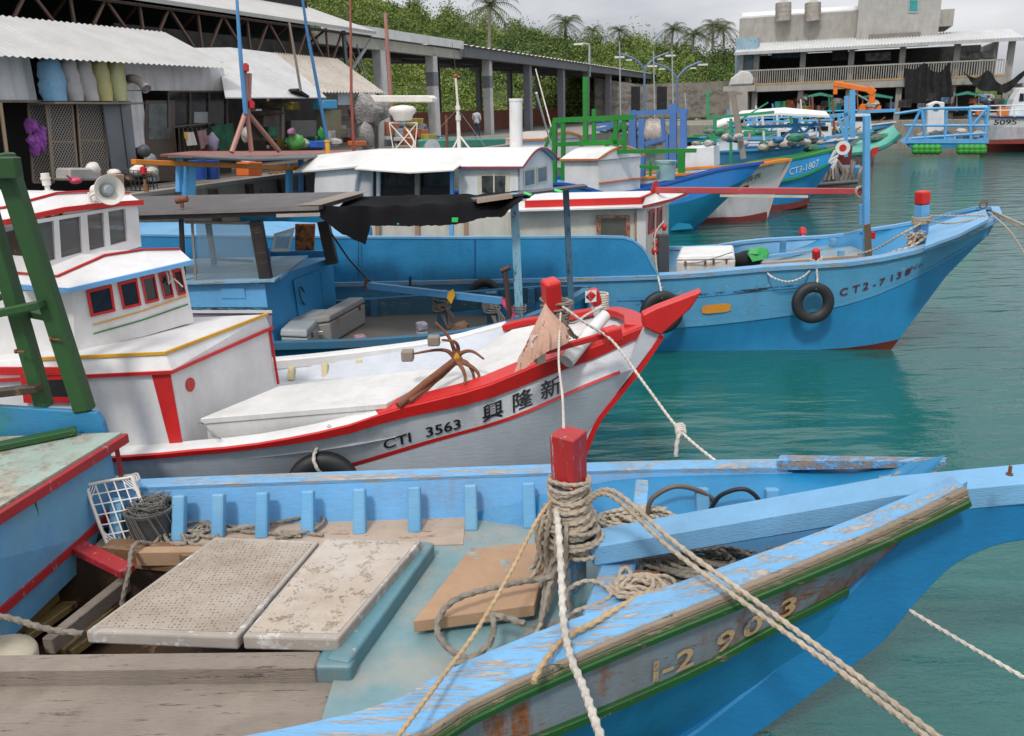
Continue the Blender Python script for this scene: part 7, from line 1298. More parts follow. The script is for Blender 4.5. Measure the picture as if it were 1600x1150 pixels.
for i, (x, y, rx, ry, cl, lbl) in enumerate(((462, 222, .30, .22, (.12, .42, .10), 'pale green mesh bag slumped on the quay'), (502, 212, .12, .22, (.02, .35, .06), 'bright green plastic bag by the blue basin'), (455, 206, .12, .1, (.45, .2, .35), 'small pink bag on the shelf edge'), (475, 224, .18, .12, (.55, .6, .45), 'whitish sack beside the pale green bag'), (520, 222, .3, .12, (.5, .45, .42), 'crumpled pale tarp heap behind the blue basin'), (385, 210, .14, .18, (.55, .55, .5), 'white plastic bag near the red tripod'), (410, 175, .6, .12, (.14, .10, .07), 'rolled brown matting hung under the white roof'), (430, 162, .5, .1, (.2, .17, .1), 'olive roll under the white roof'))):
    mb = MB(); mb.blob(a(x, y, 1.2 if y > 190 else 2.4), (rx, .16, ry), i + 3, .45, 12, 8); single('bag' if y > 190 else 'matting_roll', mb, plain('bag tone %d' % i, cl, rough=.6, var=.35, bs=14, bump=.5), lbl, 'bag' if y > 190 else 'roll', smooth=True)
mb = MB(); mb.blob(a(575, 170, 2.0), (.75, .3, .5), 9, .4, 14, 9); mb.blob(a(572, 212, 1.9), (.3, .25, .45), 4, .3, 12, 8); single('net_bundle', mb, paint('grey hanging net', (.36, .34, .33), under=(.12, .12, .12), wear=.5, psc=6), 'grey net bundle hung from the pale blue end panel', 'net', smooth=True)
boxat('orange_crate', 648, 216, 22, 14, 3.6, .4, paint('crate orange', (.42, .14, .05), wear=.15), 'orange brown crate beside the first white pillar', 'crate', 'orange crates by the pillar'); boxat('orange_crate', 604, 212, 20, 22, 3.2, .5, paint('crate orange', (.42, .14, .05)), 'stack of orange brown crates behind the radar frame', 'crate', 'orange crates by the pillar')
boxat('concrete_post', 592, 233, 9, 74, 2.6, .2, paint('white post', (.5, .5, .47), dirt=.4), 'leaning off white post right of the hanging net', 'post')
boxat('orange_tub', 555, 228, 18, 8, 1.2, .3, paint('tub orange', (.6, .14, .03)), 'low orange tub under the net bundle', 'tub')
CT = [(.05, .10, .30), (.5, .12, .03), (.5, .5, .47), (.02, .22, .1), (.3, .05, .04), (.20, .16, .10), (.45, .33, .05), (.10, .09, .08), (.30, .36, .42)]
cn_ = ['navy', 'orange', 'off white', 'green', 'brick red', 'brown', 'mustard', 'blackish', 'blue grey']; rs = random.Random(21)
for i in range(36):
    k = i % 9; x = rs.uniform(412, 690); y = rs.uniform(212, 230) if i < 24 else rs.uniform(165, 205); w_ = rs.uniform(7, 18); h_ = rs.uniform(6, 16)
    boxat('gear_box', x, y, w_, h_, rs.uniform(1.2, 3.4) if i < 24 else 4.6, .35, plain('bay clutter %d' % k, CT[k], var=.4, bs=8), cn_[k] + ' box or bundle among the clutter under the sheet roofs', 'gear', 'clutter under the sheet roofs')
# front clutter near the left doors
def on_q(x, y, t): return a(x, y, t)
PN = thing('wire_basket', 'black wire basket holding white bundles and a small red lamp', 'basket', a(225, 300, .5)); p = a(206, 297, .5); q = a(247, 299, .5)
mb = MB(); wv_ = q - p; hgt_ = V((0, 0, .42))
for k in range(7):
    mb.beam(p + wv_ * (k / 6), p + wv_ * (k / 6) + hgt_, .012, .012); mb.beam(p + wv_ * (k / 6) + QN * .4, p + wv_ * (k / 6) + hgt_ + QN * .4, .012, .012)
for k in range(5):
    z_ = hgt_ * (k / 4); mb.beam(p + z_, q + z_, .012, .012); mb.beam(q + z_, q + z_ + QN * .4, .012, .012); mb.beam(p + z_ + QN * .4, q + z_ + QN * .4, .012, .012); mb.beam(q + QN * .1 * k, q + QN * .1 * k + hgt_, .012, .012)
part('wire', mb, DGREY, PN)
for i, (x, y, m_, lbl, r_) in enumerate(((216, 266, PLASTW, 'white bundle in the wire basket, left one', .17), (236, 268, plain('cream bundle', (.6, .55, .45)), 'cream bundle in the wire basket, right one', .15))): mb = MB(); mb.blob(a(x, y, .62), (r_, r_, r_ * .7), i, .3); single('bundle', mb, m_, lbl, 'bundle', smooth=True)
mb = MB(); mb.cyl(a(224, 272, .45), a(224, 262, .45), .07); mb.cyl(a(224, 262, .45), a(224, 260, .45), .04); single('red_lamp', mb, plain('lamp red', (.5, .015, .02), rough=.2), 'small round red lamp on the wire basket', 'lamp')
for i, (x, y, rx, rz, m_, lbl, cat) in enumerate(((145, 264, .14, .14, PLASTW, 'round white tub on the grey boxes', 'tub'), (178, 270, .14, .08, PLASTW, 'white scoop lying near the brown jar', 'scoop'), (225, 236, .15, .14, DGREY, 'dark cooking pot by the doorway', 'pot'), (200, 280, .22, .1, plain('brown jar', (.08, .035, .03)), 'brown jar lying on its side', 'jar'))):
    mb = MB(); mb.blob(a(x, y, .9), (rx, .15, rz), i + 20, .2, 12, 8); single(cat.replace(' ', '_'), mb, m_, lbl, cat, smooth=True)
mb = MB(); mb.blob(a(118, 282, .6), (.12, .12, .07), 3, .1); mb.cyl(a(112, 280, .6), a(104, 274, .6), .02); single('pink_scoop', mb, plain('pink plastic', (.6, .06, .14), rough=.3), 'bright pink plastic scoop with handle', 'scoop', smooth=True)
boxat('plastic_box', 108, 282, 52, 20, .8, .4, plain('cloudy plastic', (.42, .40, .38), rough=.3), 'cloudy white plastic box by the mesh doors', 'box', bev=.04)
boxat('cardboard_box', 180, 298, 15, 26, .5, .3, plain('cardboard', (.42, .28, .17)), 'tan cardboard box standing right of the loudspeaker', 'box')
mb = MB(); mb.cyl(a(230, 305, .1), a(227, 288, .1), .05); mb.cyl(a(227, 288, .1), a(226, 280, .1), .03); single('bottle', mb, paint('brown bottle', (.25, .12, .05)), 'brown bottle standing in front of the wire basket', 'bottle')
mb = MB(); mb.lathe(a(240, 283, 1.2), [(.13, 0), (.14, .5), (.11, .58), (.05, .62), (0, .62)], 20); single('gas_cylinder', mb, plain('blue grey steel', (.22, .24, .26), rough=.4), 'blue grey gas cylinder by the brown door', 'gas cylinder', smooth=True)
for i, x in enumerate((312, 332)): mb = MB(); mb.lathe(a(x, 280, .9), [(.17, 0), (.21, .42), (.22, .45), (.2, .45), (0, .4)], 18); single('bucket', mb, plain('bucket blue', (.02, .10, .42), rough=.35), ('blue bucket under the orange beam, nearer the blue post', 'blue bucket right of the other under the orange beam')[i], 'bucket', 'blue buckets on the quay')
boxat('orange_basket', 388, 275, 22, 22, .6, .4, paint('basket orange', (.75, .16, .03), wear=.05), 'bright orange plastic basket at the quay edge', 'basket')
mb = MB(); mb.blob(a(388, 252, .8), (.2, .15, .07), 1, .2); single('pink_bag', mb, plain('pale pink bag', (.6, .35, .38)), 'pale pink bag on the orange beam end', 'bag', smooth=True)
mb = MB()
for i in range(40): mb.tube(smooth_path([a(rnd(420, 515), rnd(268, 282), rnd(.3, 1.2)) for _ in range(4)], 3), .02, 4)
single('branch_pile', mb, paint('orange brown brush', (.30, .13, .05), wear=.2), 'tangle of orange brown rods and netting on the quay edge', 'debris')
mb = MB()
for i in range(60): mb.tube(smooth_path([a(rnd(478, 492), rnd(268, 320), -.2) for _ in range(4)], 3), .012, 4)
single('hanging_net', mb, plain('grey net twine', (.16, .155, .14)), 'grey net hanging over the quay wall beside the white stern', 'net')
# ================================================= big dark truss shed behind
BS = thing('truss_shed', 'big open shed with white roof edge, rusty trusses and black interior shade', 'shed', Qw(2, 8, QZ))
c_ = a(588, 49, 4.6); sC, _, zC = q_of(c_); c1 = Ss(450, 0, sC); c2 = Ss(380, -25, sC)
e_l = Qw(-30, 4.6, zC + .02)
mb = MB(); mb.slab([[e_l, c_], [Qw(-30, q_of(c2)[1], c2.z), c2]], (0, 0, -.12)); part('roof', mb, CORR, BS)
mb = MB(); mb.slab([[Qw(-30, 4.7, zC - .2), Qw(sC - .3, 4.7, zC - .2)], [Qw(-30, 24, zC + 3), Qw(sC - .3, 24, zC + 3)]], (0, 0, -.02)); mb.prism([Qw(-30, 7.5, QZ), Qw(sC - .5, 7.5, QZ), Qw(sC - .5, 7.5, 8), Qw(-30, 7.5, 8)], QN * .1); part('interior_shade', mb, BLACK, BS)  # black sheets close the open void, its shade put into their colour
TR = paint('rusty truss steel', (.15, .08, .055), under=(.2, .17, .15), wear=.3, rust=.3)
tb_ = lambda s_, z_: Qw(s_, 4.9, z_); st = .0
for k in range(14):
    s0 = -14 + k * 2.25
    if s0 + 2.2 > sC: break
    for (sa, za, sb_, zb2) in ((s0, zC - 1.6, s0 + 1.1, zC - .15), (s0 + 1.1, zC - .15, s0 + 2.25, zC - 1.6), (s0, zC - 2.2, s0, zC - .1)):
        mb = MB(); mb.beam(tb_(sa, za), tb_(sb_, zb2), .07, .07, up=QN); part('truss_bar', mb, TR, BS)
    mb = MB(); mb.beam(Qw(s0, 5, zC - .2), Qw(s0 + 1.2, 9, zC - 1.9), .06, .06); part('truss_bar', mb, TR, BS)
mb = MB(); mb.beam(Qw(-20, 4.75, zC - .2), Qw(sC - .2, 4.75, zC - .2), .07, .07); mb.beam(Qw(-20, 4.9, zC - 1.65), Qw(sC - 2.5, 4.9, zC - 1.65), .07, .07); part('truss_chord', mb, TR, BS)
mb = MB(); mb.beam(Qw(sC - 2, 4.9, zC - .1), Qw(sC - 2, 4.9, QZ + 2.4), .12, .12); part('column', mb, paint('blue grey column', (.12, .14, .17)), BS)
mb = MB(); mb.beam(Qw(sC - 2, 4.8, zC - 1.7), Qw(sC - .1, 4.8, zC - .3), .09, .09); mb.beam(Qw(sC - .6, 5.2, zC - .5), Qw(sC + .1, 5.2, zC - 2.4), .05, .05); part('brace', mb, paint('pale brace', (.35, .36, .37)), BS)
# ================================================= long open market shed
MS_ = thing('market_shed', 'long open market hall with white pillars and grey gutter', 'market hall', Qw(45, 10, QZ))
T8 = 8.0; zr1 = 6.86; sE = q_of(a(1072, 131, T8))[0]
WP = paint('peeling white pillar', (.60, .60, .60), under=(.25, .23, .21), wear=.26, dirt=.4, dirtcol=(.2, .17, .14)); GP = paint('grey pillar', (.20, .21, .24), under=(.4, .4, .42), wear=.15, dirt=.3)
sfm = q_of(a(718, 85, T8))[0]
mb = MB(); mb.prism([Qw(17, T8 - .3, 6.98), Qw(sfm, T8 - .3, 6.98), Qw(sfm, T8 - .3, 7.42), Qw(17, T8 - .3, 7.42)], QN * .1); part('white_fascia', mb, WHT, MS_)
mb = MB(); mb.prism([Qw(17, T8, 6.45), Qw(sfm + .3, T8, 6.45), Qw(sfm + .3, T8, 6.98), Qw(17, T8, 6.98)], QN * .4); part('edge_beam', mb, paint('cream beam', (.42, .40, .34), dirt=.3), MS_)
mb = MB(); mb.prism([Qw(sfm + .1, T8 - .3, 6.55), Qw(sE, T8 - .3, 6.45), Qw(sE, T8 - .3, 6.95), Qw(sfm + .1, T8 - .3, 7.15)], QN * .3); part('gutter', mb, paint('blue grey gutter', (.13, .14, .16), dirt=.3), MS_)
mb = MB(); corr(mb, Qw(sfm, T8 - .5, 7.2), Qw(sE, T8 - .5, 7.0), Qw(sfm, T8 + 9, 7.75), Qw(sE, T8 + 9, 7.6), 90, .05, V((0, 0, 1))); part('roof', mb, paint('pale roof edge', (.5, .49, .42)), MS_)
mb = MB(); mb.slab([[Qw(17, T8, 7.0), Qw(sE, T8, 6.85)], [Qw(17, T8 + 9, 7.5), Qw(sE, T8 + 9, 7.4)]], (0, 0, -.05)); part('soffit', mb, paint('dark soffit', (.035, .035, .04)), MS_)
ss = 28.2
cs_ = [q_of(a(x, y, T8))[0] for x, y in ((686, 209), (770, 204), (831, 200), (882, 196), (920, 194), (954, 192), (984, 190), (1012, 188), (1036, 186))]
for i, s_ in enumerate([17, 22.5] + cs_):
    if i < 2 and i == 0: continue
    mb = MB(); wq_ = .5; mb.prism([Qw(s_ - .25, T8, QZ), Qw(s_ + .25, T8, QZ), Qw(s_ + .25, T8, 6.6), Qw(s_ - .25, T8, 6.6)], QN * .5); pl = part('pillar', mb, WP if i <= 3 else GP, MS_)
    if i > 1: mb = MB(); mb.prism([Qw(s_ - .26, T8 - .01, 4.85), Qw(s_ + .26, T8 - .01, 4.85), Qw(s_ + .26, T8 - .01, 5.6), Qw(s_ - .26, T8 - .01, 5.6)], QN * .52); part('grey_band', mb, GP, pl)
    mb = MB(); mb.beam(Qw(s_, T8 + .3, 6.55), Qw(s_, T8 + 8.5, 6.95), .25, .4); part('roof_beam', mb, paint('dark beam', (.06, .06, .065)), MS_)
    mb = MB(); mb.prism([Qw(s_ - .2, T8 + 7.5, QZ), Qw(s_ + .2, T8 + 7.5, QZ), Qw(s_ + .2, T8 + 7.5, 7), Qw(s_ - .2, T8 + 7.5, 7)], QN * .4); part('pillar', mb, paint('silhouette pillar', (.06, .06, .065)), MS_)  # inner row near black, silhouette shade put into the colour
for k in range(4): mb = MB(); mb.beam(Qw(17, T8 + 1.8 * k + 1, 6.75 + .05 * k), Qw(sE - .5, T8 + 1.8 * k + 1, 6.65 + .05 * k), .12, .15); part('purlin', mb, paint('grey purlin', (.15, .155, .165)), MS_)
mb = MB(); mb.prism([Qw(32, 14.5, QZ), Qw(100, 14.5, QZ), Qw(100, 14.5, 3.45), Qw(32, 14.5, 3.45)], QN * .3); 
single('brick_wall', mb, paint('red brick wall', (.34, .11, .065), under=(.3, .14, .09), wear=.3, dirt=.3, grain=(1, 1, 3), planks=9), 'long low red brick wall behind the market pillars', 'wall')
mb = MB(); mb.prism([Qw(s_, 11, z_) for s_, z_ in ((19, QZ), (32, QZ), (30, 3.4), (22, 6.3), (19, 6.3))], QN * 1.5); single('concrete_stair', mb, paint('dim concrete stair', (.16, .14, .12), dirt=.6, dirtcol=(.05, .045, .04)), 'sloping concrete stair block inside the market hall', 'stair')
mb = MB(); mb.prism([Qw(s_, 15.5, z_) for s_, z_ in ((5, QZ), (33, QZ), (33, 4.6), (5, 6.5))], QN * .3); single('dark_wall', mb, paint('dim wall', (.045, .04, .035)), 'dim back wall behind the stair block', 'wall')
# ================================================= standing and sitting people
def person(px, py, t, hgt_, label, shirt, pants, sitting=False, facing=1, hair=(.01, .008, .007)):
    f = a(px, py, t); f = V((f.x, f.y, QZ)); k = hgt_ / 1.7; T = thing('person', label, 'person', f); rt = QD * facing; fw = rt
    me = bpy.data.meshes.new('body'); P = lambda s_, n_, z_: (f + QN.cross(V((0, 0, 1))) * 0 + fw * (s_ * k) + QN * (n_ * k) + V((0, 0, z_ * k)))
    if not sitting:
        J = dict(pel=P(0, 0, .92), ch=P(.0, 0, 1.3), nk=P(.02, 0, 1.46), hd=P(.05, 0, 1.58), ht=P(.04, 0, 1.68), hl=P(0, .10, .86), kl=P(.03, .11, .47), al=P(-.02, .11, .08), tl=P(.16, .12, .03), hr=P(0, -.10, .86), kr=P(.05, -.11, .47), ar=P(.02, -.11, .08), tr=P(.2, -.12, .03), sl=P(0, .19, 1.38), el=P(.0, .25, 1.1), wl=P(.16, .16, .98), fl=P(.22, .10, .98), sr=P(0, -.19, 1.38), er=P(-.02, -.25, 1.1), wr=P(.14, -.18, .96), fr=P(.2, -.12, .96))
    else:
        J = dict(pel=P(0, 0, .48), ch=P(.05, 0, .86), nk=P(.1, 0, 1.02), hd=P(.15, 0, 1.13), ht=P(.16, 0, 1.22), hl=P(.06, .10, .46), kl=P(.45, .13, .48), al=P(.43, .13, .08), tl=P(.6, .13, .04), hr=P(.06, -.10, .46), kr=P(.45, -.13, .48), ar=P(.4, -.13, .08), tr=P(.57, -.13, .04), sl=P(.06, .19, .95), el=P(.12, .24, .68), wl=P(.36, .16, .62), fl=P(.43, .12, .62), sr=P(.06, -.19, .95), er=P(.12, -.24, .68), wr=P(.36, -.16, .62), fr=P(.43, -.12, .62))
    ed = [('pel', 'ch'), ('ch', 'nk'), ('nk', 'hd'), ('hd', 'ht'), ('pel', 'hl'), ('hl', 'kl'), ('kl', 'al'), ('al', 'tl'), ('pel', 'hr'), ('hr', 'kr'), ('kr', 'ar'), ('ar', 'tr'), ('ch', 'sl'), ('sl', 'el'), ('el', 'wl'), ('wl', 'fl'), ('ch', 'sr'), ('sr', 'er'), ('er', 'wr'), ('wr', 'fr')]
    rad = dict(pel=.15, ch=.15, nk=.06, hd=.10, ht=.085, hl=.10, kl=.065, al=.045, tl=.04, hr=.10, kr=.065, ar=.045, tr=.04, sl=.075, el=.048, wl=.033, fl=.035, sr=.075, er=.048, wr=.033, fr=.035)
    ks = list(J); me.from_pydata([tuple(J[x] - f) for x in ks], [(ks.index(p_), ks.index(q_)) for p_, q_ in ed], []); o = bpy.data.objects.new('body', me); sc.collection.objects.link(o)
    bm = bmesh.new(); bm.from_mesh(me); ly = bm.verts.layers.skin.verify(); bm.verts.ensure_lookup_table()
    for i, x in enumerate(ks): bm.verts[i][ly].radius = (rad[x] * k,) * 2; bm.verts[i][ly].use_root = (x == 'pel')
    bm.to_mesh(me); bm.free(); o.modifiers.new('s', 'SKIN'); sd_ = o.modifiers.new('d', 'SUBSURF'); sd_.levels = sd_.render_levels = 1
    bpy.context.view_layer.update(); dg = bpy.context.evaluated_depsgraph_get(); m2 = bpy.data.meshes.new_from_object(o.evaluated_get(dg)); bpy.data.objects.remove(o)
    zc = (J['pel'].z - f.z); nk = J['nk'].z - f.z; sk = plain('skin', (.30, .17, .11), rough=.6)
    for mm in (sk, shirt, pants, plain('hair', hair, rough=.8)): m2.materials.append(mm)
    arm = lambda p: False
    for p in m2.polygons:
        c = p.center; hz = c.z; dl = min((c - (J[x] - f)).length for x in ('wl', 'fl', 'wr', 'fr')); p.use_smooth = True
        if hz > nk + .03 * k: fwd = (c - (J['hd'] - f)).dot(fw); p.material_index = 3 if (hz > J['hd'].z - f.z + .03 * k or fwd < -.02 * k) else 0
        elif dl < .14 * k: p.material_index = 0
        elif (hz > zc - .02 * k and not sitting) or (sitting and hz > zc + .10 * k): p.material_index = 1
        else: p.material_index = 2
    ob = bpy.data.objects.new('body', m2); sc.collection.objects.link(ob); ob.parent = T; return T
person(746, 216, 5.7, 1.66, 'person in pale grey shirt and dark trousers standing by the brick wall', plain('pale shirt', (.42, .44, .48), rough=.9), plain('navy trousers', (.03, .04, .07), rough=.9), facing=1)
person(660, 216, 5.0, 1.66, 'person in grey blue shirt sitting among orange crates under the market roof', plain('grey blue shirt', (.14, .17, .24), rough=.9), plain('navy trousers', (.03, .04, .07)), sitting=True, facing=1)
boxat('low_stool', 655, 209, 12, 8, 5.0, .35, paint('crate orange', (.42, .14, .05)), 'orange crate used as a seat under the sitting person', 'crate')
# ================================================= masts and rods in front of the sheds
def mast(pts, s_t, r0, r1, m_, label, nm='mast', extra=None):
    mb = MB(); mb.tube([a(x, y, s_t) for x, y in pts], r0, 8, r2=r1); return single(nm, mb, m_, label, 'mast', 'masts rising from moored boats', smooth=True)
TP = thing('tripod_mast', 'faded red tripod mast with navigation lamps and a blue upper pole', 'mast', a(388, 235, -1)); PK = paint('faded salmon paint', (.42, .19, .15), under=(.4, .3, .26), wear=.3)
for lst in (((383, 178), (362, 238)), ((386, 178), (393, 238)), ((388, 178), (436, 236)), ((382, 105), (386, 180)), ((390, 115), (388, 178))): mb = MB(); mb.cyl(a(*lst[0], -1), a(*lst[1], -1), .055, n=8); part('leg', mb, PK, TP)
mb = MB(); mb.tube([a(384, 178, -1.05), a(376, 90, -1.05), a(372, 30, -1.05), a(369, -20, -1.05)], .055, 8, r2=.03); part('blue_pole', mb, paint('pole blue', (.07, .26, .52), under=(.5, .5, .5), wear=.2), TP)
for x, y in ((384, 106), (393, 164)): mb = MB(); mb.cyl(a(x, y + 5, -1.1), a(x, y - 5, -1.1), .07); mb.cyl(a(x, y - 5, -1.1), a(x, y - 7, -1.1), .04); part('lamp', mb, plain('lamp red', (.5, .015, .02)), TP)
mb = MB(); mb.box(a(396, 172, -1), (.3, .2, .04), rz=-QA); part('bracket', mb, STEEL, TP)
mast([(514, 232), (495, 130), (480, 50), (470, -20)], -1, .05, .03, paint('blue and brown rod', (.05, .2, .42), under=(.2, .1, .05), wear=.3), 'blue and brown rod leaning left above the rusty roof')
mast([(553, 238), (549, 150), (548, 60), (547, -20)], -1, .045, .03, paint('rusty red rod', (.30, .07, .04), under=(.1, .3, .5), wear=.2), 'straight rust red mast beside the leaning blue rod')
mast([(612, 170), (606, 80), (602, 20)], 1, .07, .06, PK, 'reddish pole behind the radome')
mast([(470, 142), (458, 70), (452, 35)], -1, .035, .025, GREYWOOD, 'short grey stick leaning above the white sheet roof')
mast([(699, 236), (697, 180)], -3, .04, .04, RUST, 'rust brown iron post beside the dish antenna', 'post')
mast([(838, 145), (862, 230)], -6, .03, .02, PLASTW, 'thin white rod slanting behind the funnel')
mb = MB(); mb.tube([a(837, 108, 2), a(863, 205, -2)], .03, 5); single('mooring_rope', mb, ROPE_WHITE, 'thin pale line running down from the market gutter', 'rope')
for i, (x, y0, y1) in enumerate(((970, 65, 200), (972, 170, 175), (1052, 80, 170), (1072, 145, 175), (1023, 80, 185), (1110, 50, 60))):
    if y1 - y0 > 20: mb = MB(); mb.tube([Ss(x, y1, 14), Ss(x - 2, y0, 14)], .025, 5); single('antenna_rod', mb, PLASTG, ['thin pale antenna rod above the green gantry', '', 'thin antenna rod above the violet frame', 'short antenna rod right of the violet frame', 'slim antenna rod between the two lamp posts', ''][i], 'antenna', 'antenna rods on the moored boats')
# red plank deck / flat roof with orange beam on blue posts
PKD = paint('pinkish plank', (.30, .09, .07), under=(.3, .24, .2), wear=.4, grain=(1, 6, 6))
FR = thing('flat_deck_roof', 'flat reddish plank roof of a stern boat in front of the lean-to', 'roof', a(400, 240, -.8))
mb = MB(); z0_ = a(260, 243, -.8).z; mb.slab([[a(250, 241, -.9), a(400, 245, -.9), a(560, 243, -.9)], [a(300, 236, 0), a(420, 236, 0), a(560, 234, 0)]], (0, 0, -.05)); part('planks', mb, PKD, FR)
mb = MB(); mb.slab([[a(300, 244, -1.5), a(395, 249, -1.5), a(480, 246, -1.5)], [a(262, 243, -1), a(400, 243, -1), a(560, 238, -1)]], (0, 0, -.04)); part('dark_sheet', mb, paint('grey deck sheet', (.12, .12, .125), wear=.2), FR)
for x in (280, 470, 540): mb = MB(); mb.beam(a(x, 244, -.8), a(x, 300, -.8), .10, .10, up=QD); part('leg', mb, paint('mast blue', (.13, .4, .72)), FR)
OBm = thing('orange_beam', 'long orange beam resting on two sky blue posts at the quay edge', 'beam', a(300, 300, -.9))
mb = MB(); mb.beam(a(208, 253, -1.0), a(516, 265, -1.0), .10, .12, up=QN); part('beam', mb, ORANGE, OBm, bevel=.01)
for x, w_ in ((295, .2), (452, .13)): mb = MB(); mb.beam(a(x, 256, -1.02 + .1), a(x - 1, 330, -.92), w_, w_, up=QD); part('post', mb, paint('post sky blue', (.09, .36, .66), wear=.08), OBm)
mb = MB(); mb.beam(a(455, 300, -1), a(492, 300, -1), .03, .03); part('brace', mb, paint('pole blue', (.07, .26, .52)), OBm)
mb = MB(); mb.cyl(a(513, 250, -1.1), a(511, 222, -1.1), .06); mb.cyl(a(511, 222, -1.1), a(511, 219, -1.1), .075); single('yellow_bollard', mb, YELLOW, 'yellow capped pipe post at the end of the orange beam', 'post')
# stern of a blue boat seen through the awning boat cabin
T = thing('fishing_boat', 'mostly hidden blue boat stern with green rope behind the dark roof', 'boat', Y(330, 420, 13.5), 'boats moored along the quay'); mb = MB(); mb.prism([Y(x, y, 13.2) for x, y in ((150, 470), (560, 470), (560, 372), (400, 366), (150, 368))], (0, 1.6, 0)); part('hull', mb, SKYB, T)
mb = MB(); mb.slab([[Y(150, 372, 13.1), Y(560, 374, 13.1)], [Y(150, 352, 14.8), Y(560, 352, 14.8)]], (0, 0, -.05)); part('deck', mb, paint('blue grey deck', (.16, .28, .36)), T)
mb = MB(); mb.tube([Y(262, 378, 13.0), Y(330, 362, 13.6)], .03, 6); part('green_pole', mb, paint('sea green planks', (.1, .42, .34)), T)
# green hulled long boat behind the antenna mast
T = thing('skiff', 'upturned sea green skiff with cream keel edge on the quay', 'skiff', a(740, 235, 1.0)); mb = MB(); mb.prism([a(x, y, .6) for x, y in ((690, 217), (792, 215), (790, 229), (692, 235))], QN * 1.1); part('hull', mb, paint('skiff green', (.05, .28, .22), wear=.15), T, bevel=.08)
mb = MB(); mb.beam(a(688, 215, .55), a(794, 213, .55), .06, .05); part('gunwale', mb, paint('cream edge', (.55, .5, .4)), T)
# ================================================= two storey harbour building
HB = thing('harbour_building', 'two storey concrete harbour building with white lean-to roof and railings', 'building', Qw(54, -15, QZ))
sF_ = 54.0; BC = paint('beige concrete', (.35, .33, .295), dirt=.5, dirtcol=(.14, .12, .1), wear=.1, under=(.2, .18, .16)); h = lambda t_, z_, s_=sF_: Qw(s_, t_, z_)
tL, tR = -6.0, -24.0; zF, zRf = 4.75, 7.3
def hbox(t0, t1, z0, z1, s0, s1, m_, nm, par=HB, **k): mb = MB(); mb.prism([h(t0, z0, s0), h(t1, z0, s0), h(t1, z1, s0), h(t0, z1, s0)], QD * (s1 - s0)); return part(nm, mb, m_, par, **k)
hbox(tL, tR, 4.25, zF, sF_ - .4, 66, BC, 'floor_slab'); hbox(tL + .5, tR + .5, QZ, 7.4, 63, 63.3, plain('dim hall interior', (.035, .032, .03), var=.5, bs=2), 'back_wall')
hbox(tL, tL + .3, QZ, zRf, sF_, 66, BC, 'side_wall'); hbox(tR - .0, tR + .3, zF, zRf, sF_ + 4, 66, BC, 'side_wall')
ct = [q_of(Ss(x, 130, sF_))[1] for x in (1180, 1252, 1327, 1406, 1490, 1574)]
for t_ in ct: hbox(t_ - .2, t_ + .2, QZ, zRf - .05, sF_ + .02, sF_ + .45, BC, 'column')
hbox(tL + 1, tR, zF - .02, zF + .12, sF_ - .42, sF_ - .2, paint('orange stained ledge', (.42, .27, .13), dirt=.4), 'ledge')
mb = MB(); corr(mb, h(tL + .6, zRf - .12, sF_ - 1.2), h(tR - .8, zRf - .1, sF_ - 1.2), h(tL + .6, zRf + .9, sF_ + 5), h(tR - .8, zRf + .9, sF_ + 5), 90, .06, V((0, 0, 1))); part('roof', mb, paint('white painted roof', (.66, .66, .65), dirt=.2), HB)
mb = MB(); mb.beam(h(tL + .6, zRf - .2, sF_ - 1.15), h(tR - .8, zRf - .2, sF_ - 1.15), .08, .2); part('fascia', mb, paint('grey fascia', (.45, .45, .45)), HB)
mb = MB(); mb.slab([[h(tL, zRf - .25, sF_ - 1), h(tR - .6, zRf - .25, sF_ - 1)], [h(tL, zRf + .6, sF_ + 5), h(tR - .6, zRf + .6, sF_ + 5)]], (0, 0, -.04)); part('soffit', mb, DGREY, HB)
rl = MB()
RA_ = part('railing', MB().beam(h(tL + .3, zF + 1.1, sF_ - .3), h(tR + .2, zF + 1.1, sF_ - .3), .10, .10), paint('pale railing', (.42, .40, .36), dirt=.4), HB)
n_b = 110; mb = MB()
for i in range(n_b + 1): t_ = tL + (tR - tL) * i / n_b; mb.beam(h(t_, zF + .1, sF_ - .3), h(t_, zF + 1.08, sF_ - .3), .06, .05)
part('balusters', mb, paint('pale railing', (.42, .40, .36)), RA_)
hbox(-5.0, -14.4, 7.6, 10.2, 59, 66, BC, 'upper_block'); hbox(-14.1, -19.8, 7.6, 12.5, 57.5, 65, paint('tower concrete', (.38, .365, .34), dirt=.4, dirtcol=(.18, .16, .13)), 'tower')
tw = [Ss(x, y, 57.45) for x, y in ((1419, 20), (1435, 20), (1436, -2), (1420, -2))]; framed_window(HB, tw[0], tw[1], tw[2], tw[3], .1, PLASTG, plain('teal glass', (.05, .28, .28), rough=.1), -QD)
hbox(-19.7, -20.8, 8.6, 9.8, 58, 64, BC, 'tower_balcony'); hbox(-13.9, -20.2, 12.4, 12.6, 57.2, 65.3, DGREY, 'tower_roof')
hbox(-15, -18.6, 7.64, 8.25, 57.3, 57.4, paint('recess', (.2, .18, .16)), 'wall_panel')
mb = MB(); mb.slab([[Ss(1160, 26, 60), Ss(1350, 14, 60)], [Ss(1160, 20, 66), Ss(1350, 8, 66)]], (0, 0, -.12)); part('upper_roof', mb, WHT, HB)
mb = MB(); mb.beam(Ss(1160, 32, 59.8), Ss(1350, 20, 59.8), .12, .3); part('roof_beam', mb, DGREY, HB)
mb = MB(); mb.prism([Ss(x, y, 54.6) for x, y in ((1148, 122), (1184, 120), (1184, 58), (1150, 60))], QD * 2); part('blue_wall', mb, paint('faded mural blue', (.26, .38, .46), under=(.12, .20, .30), wear=.42, psc=.6, grain=(1, 1, 1), dirt=.3), HB)
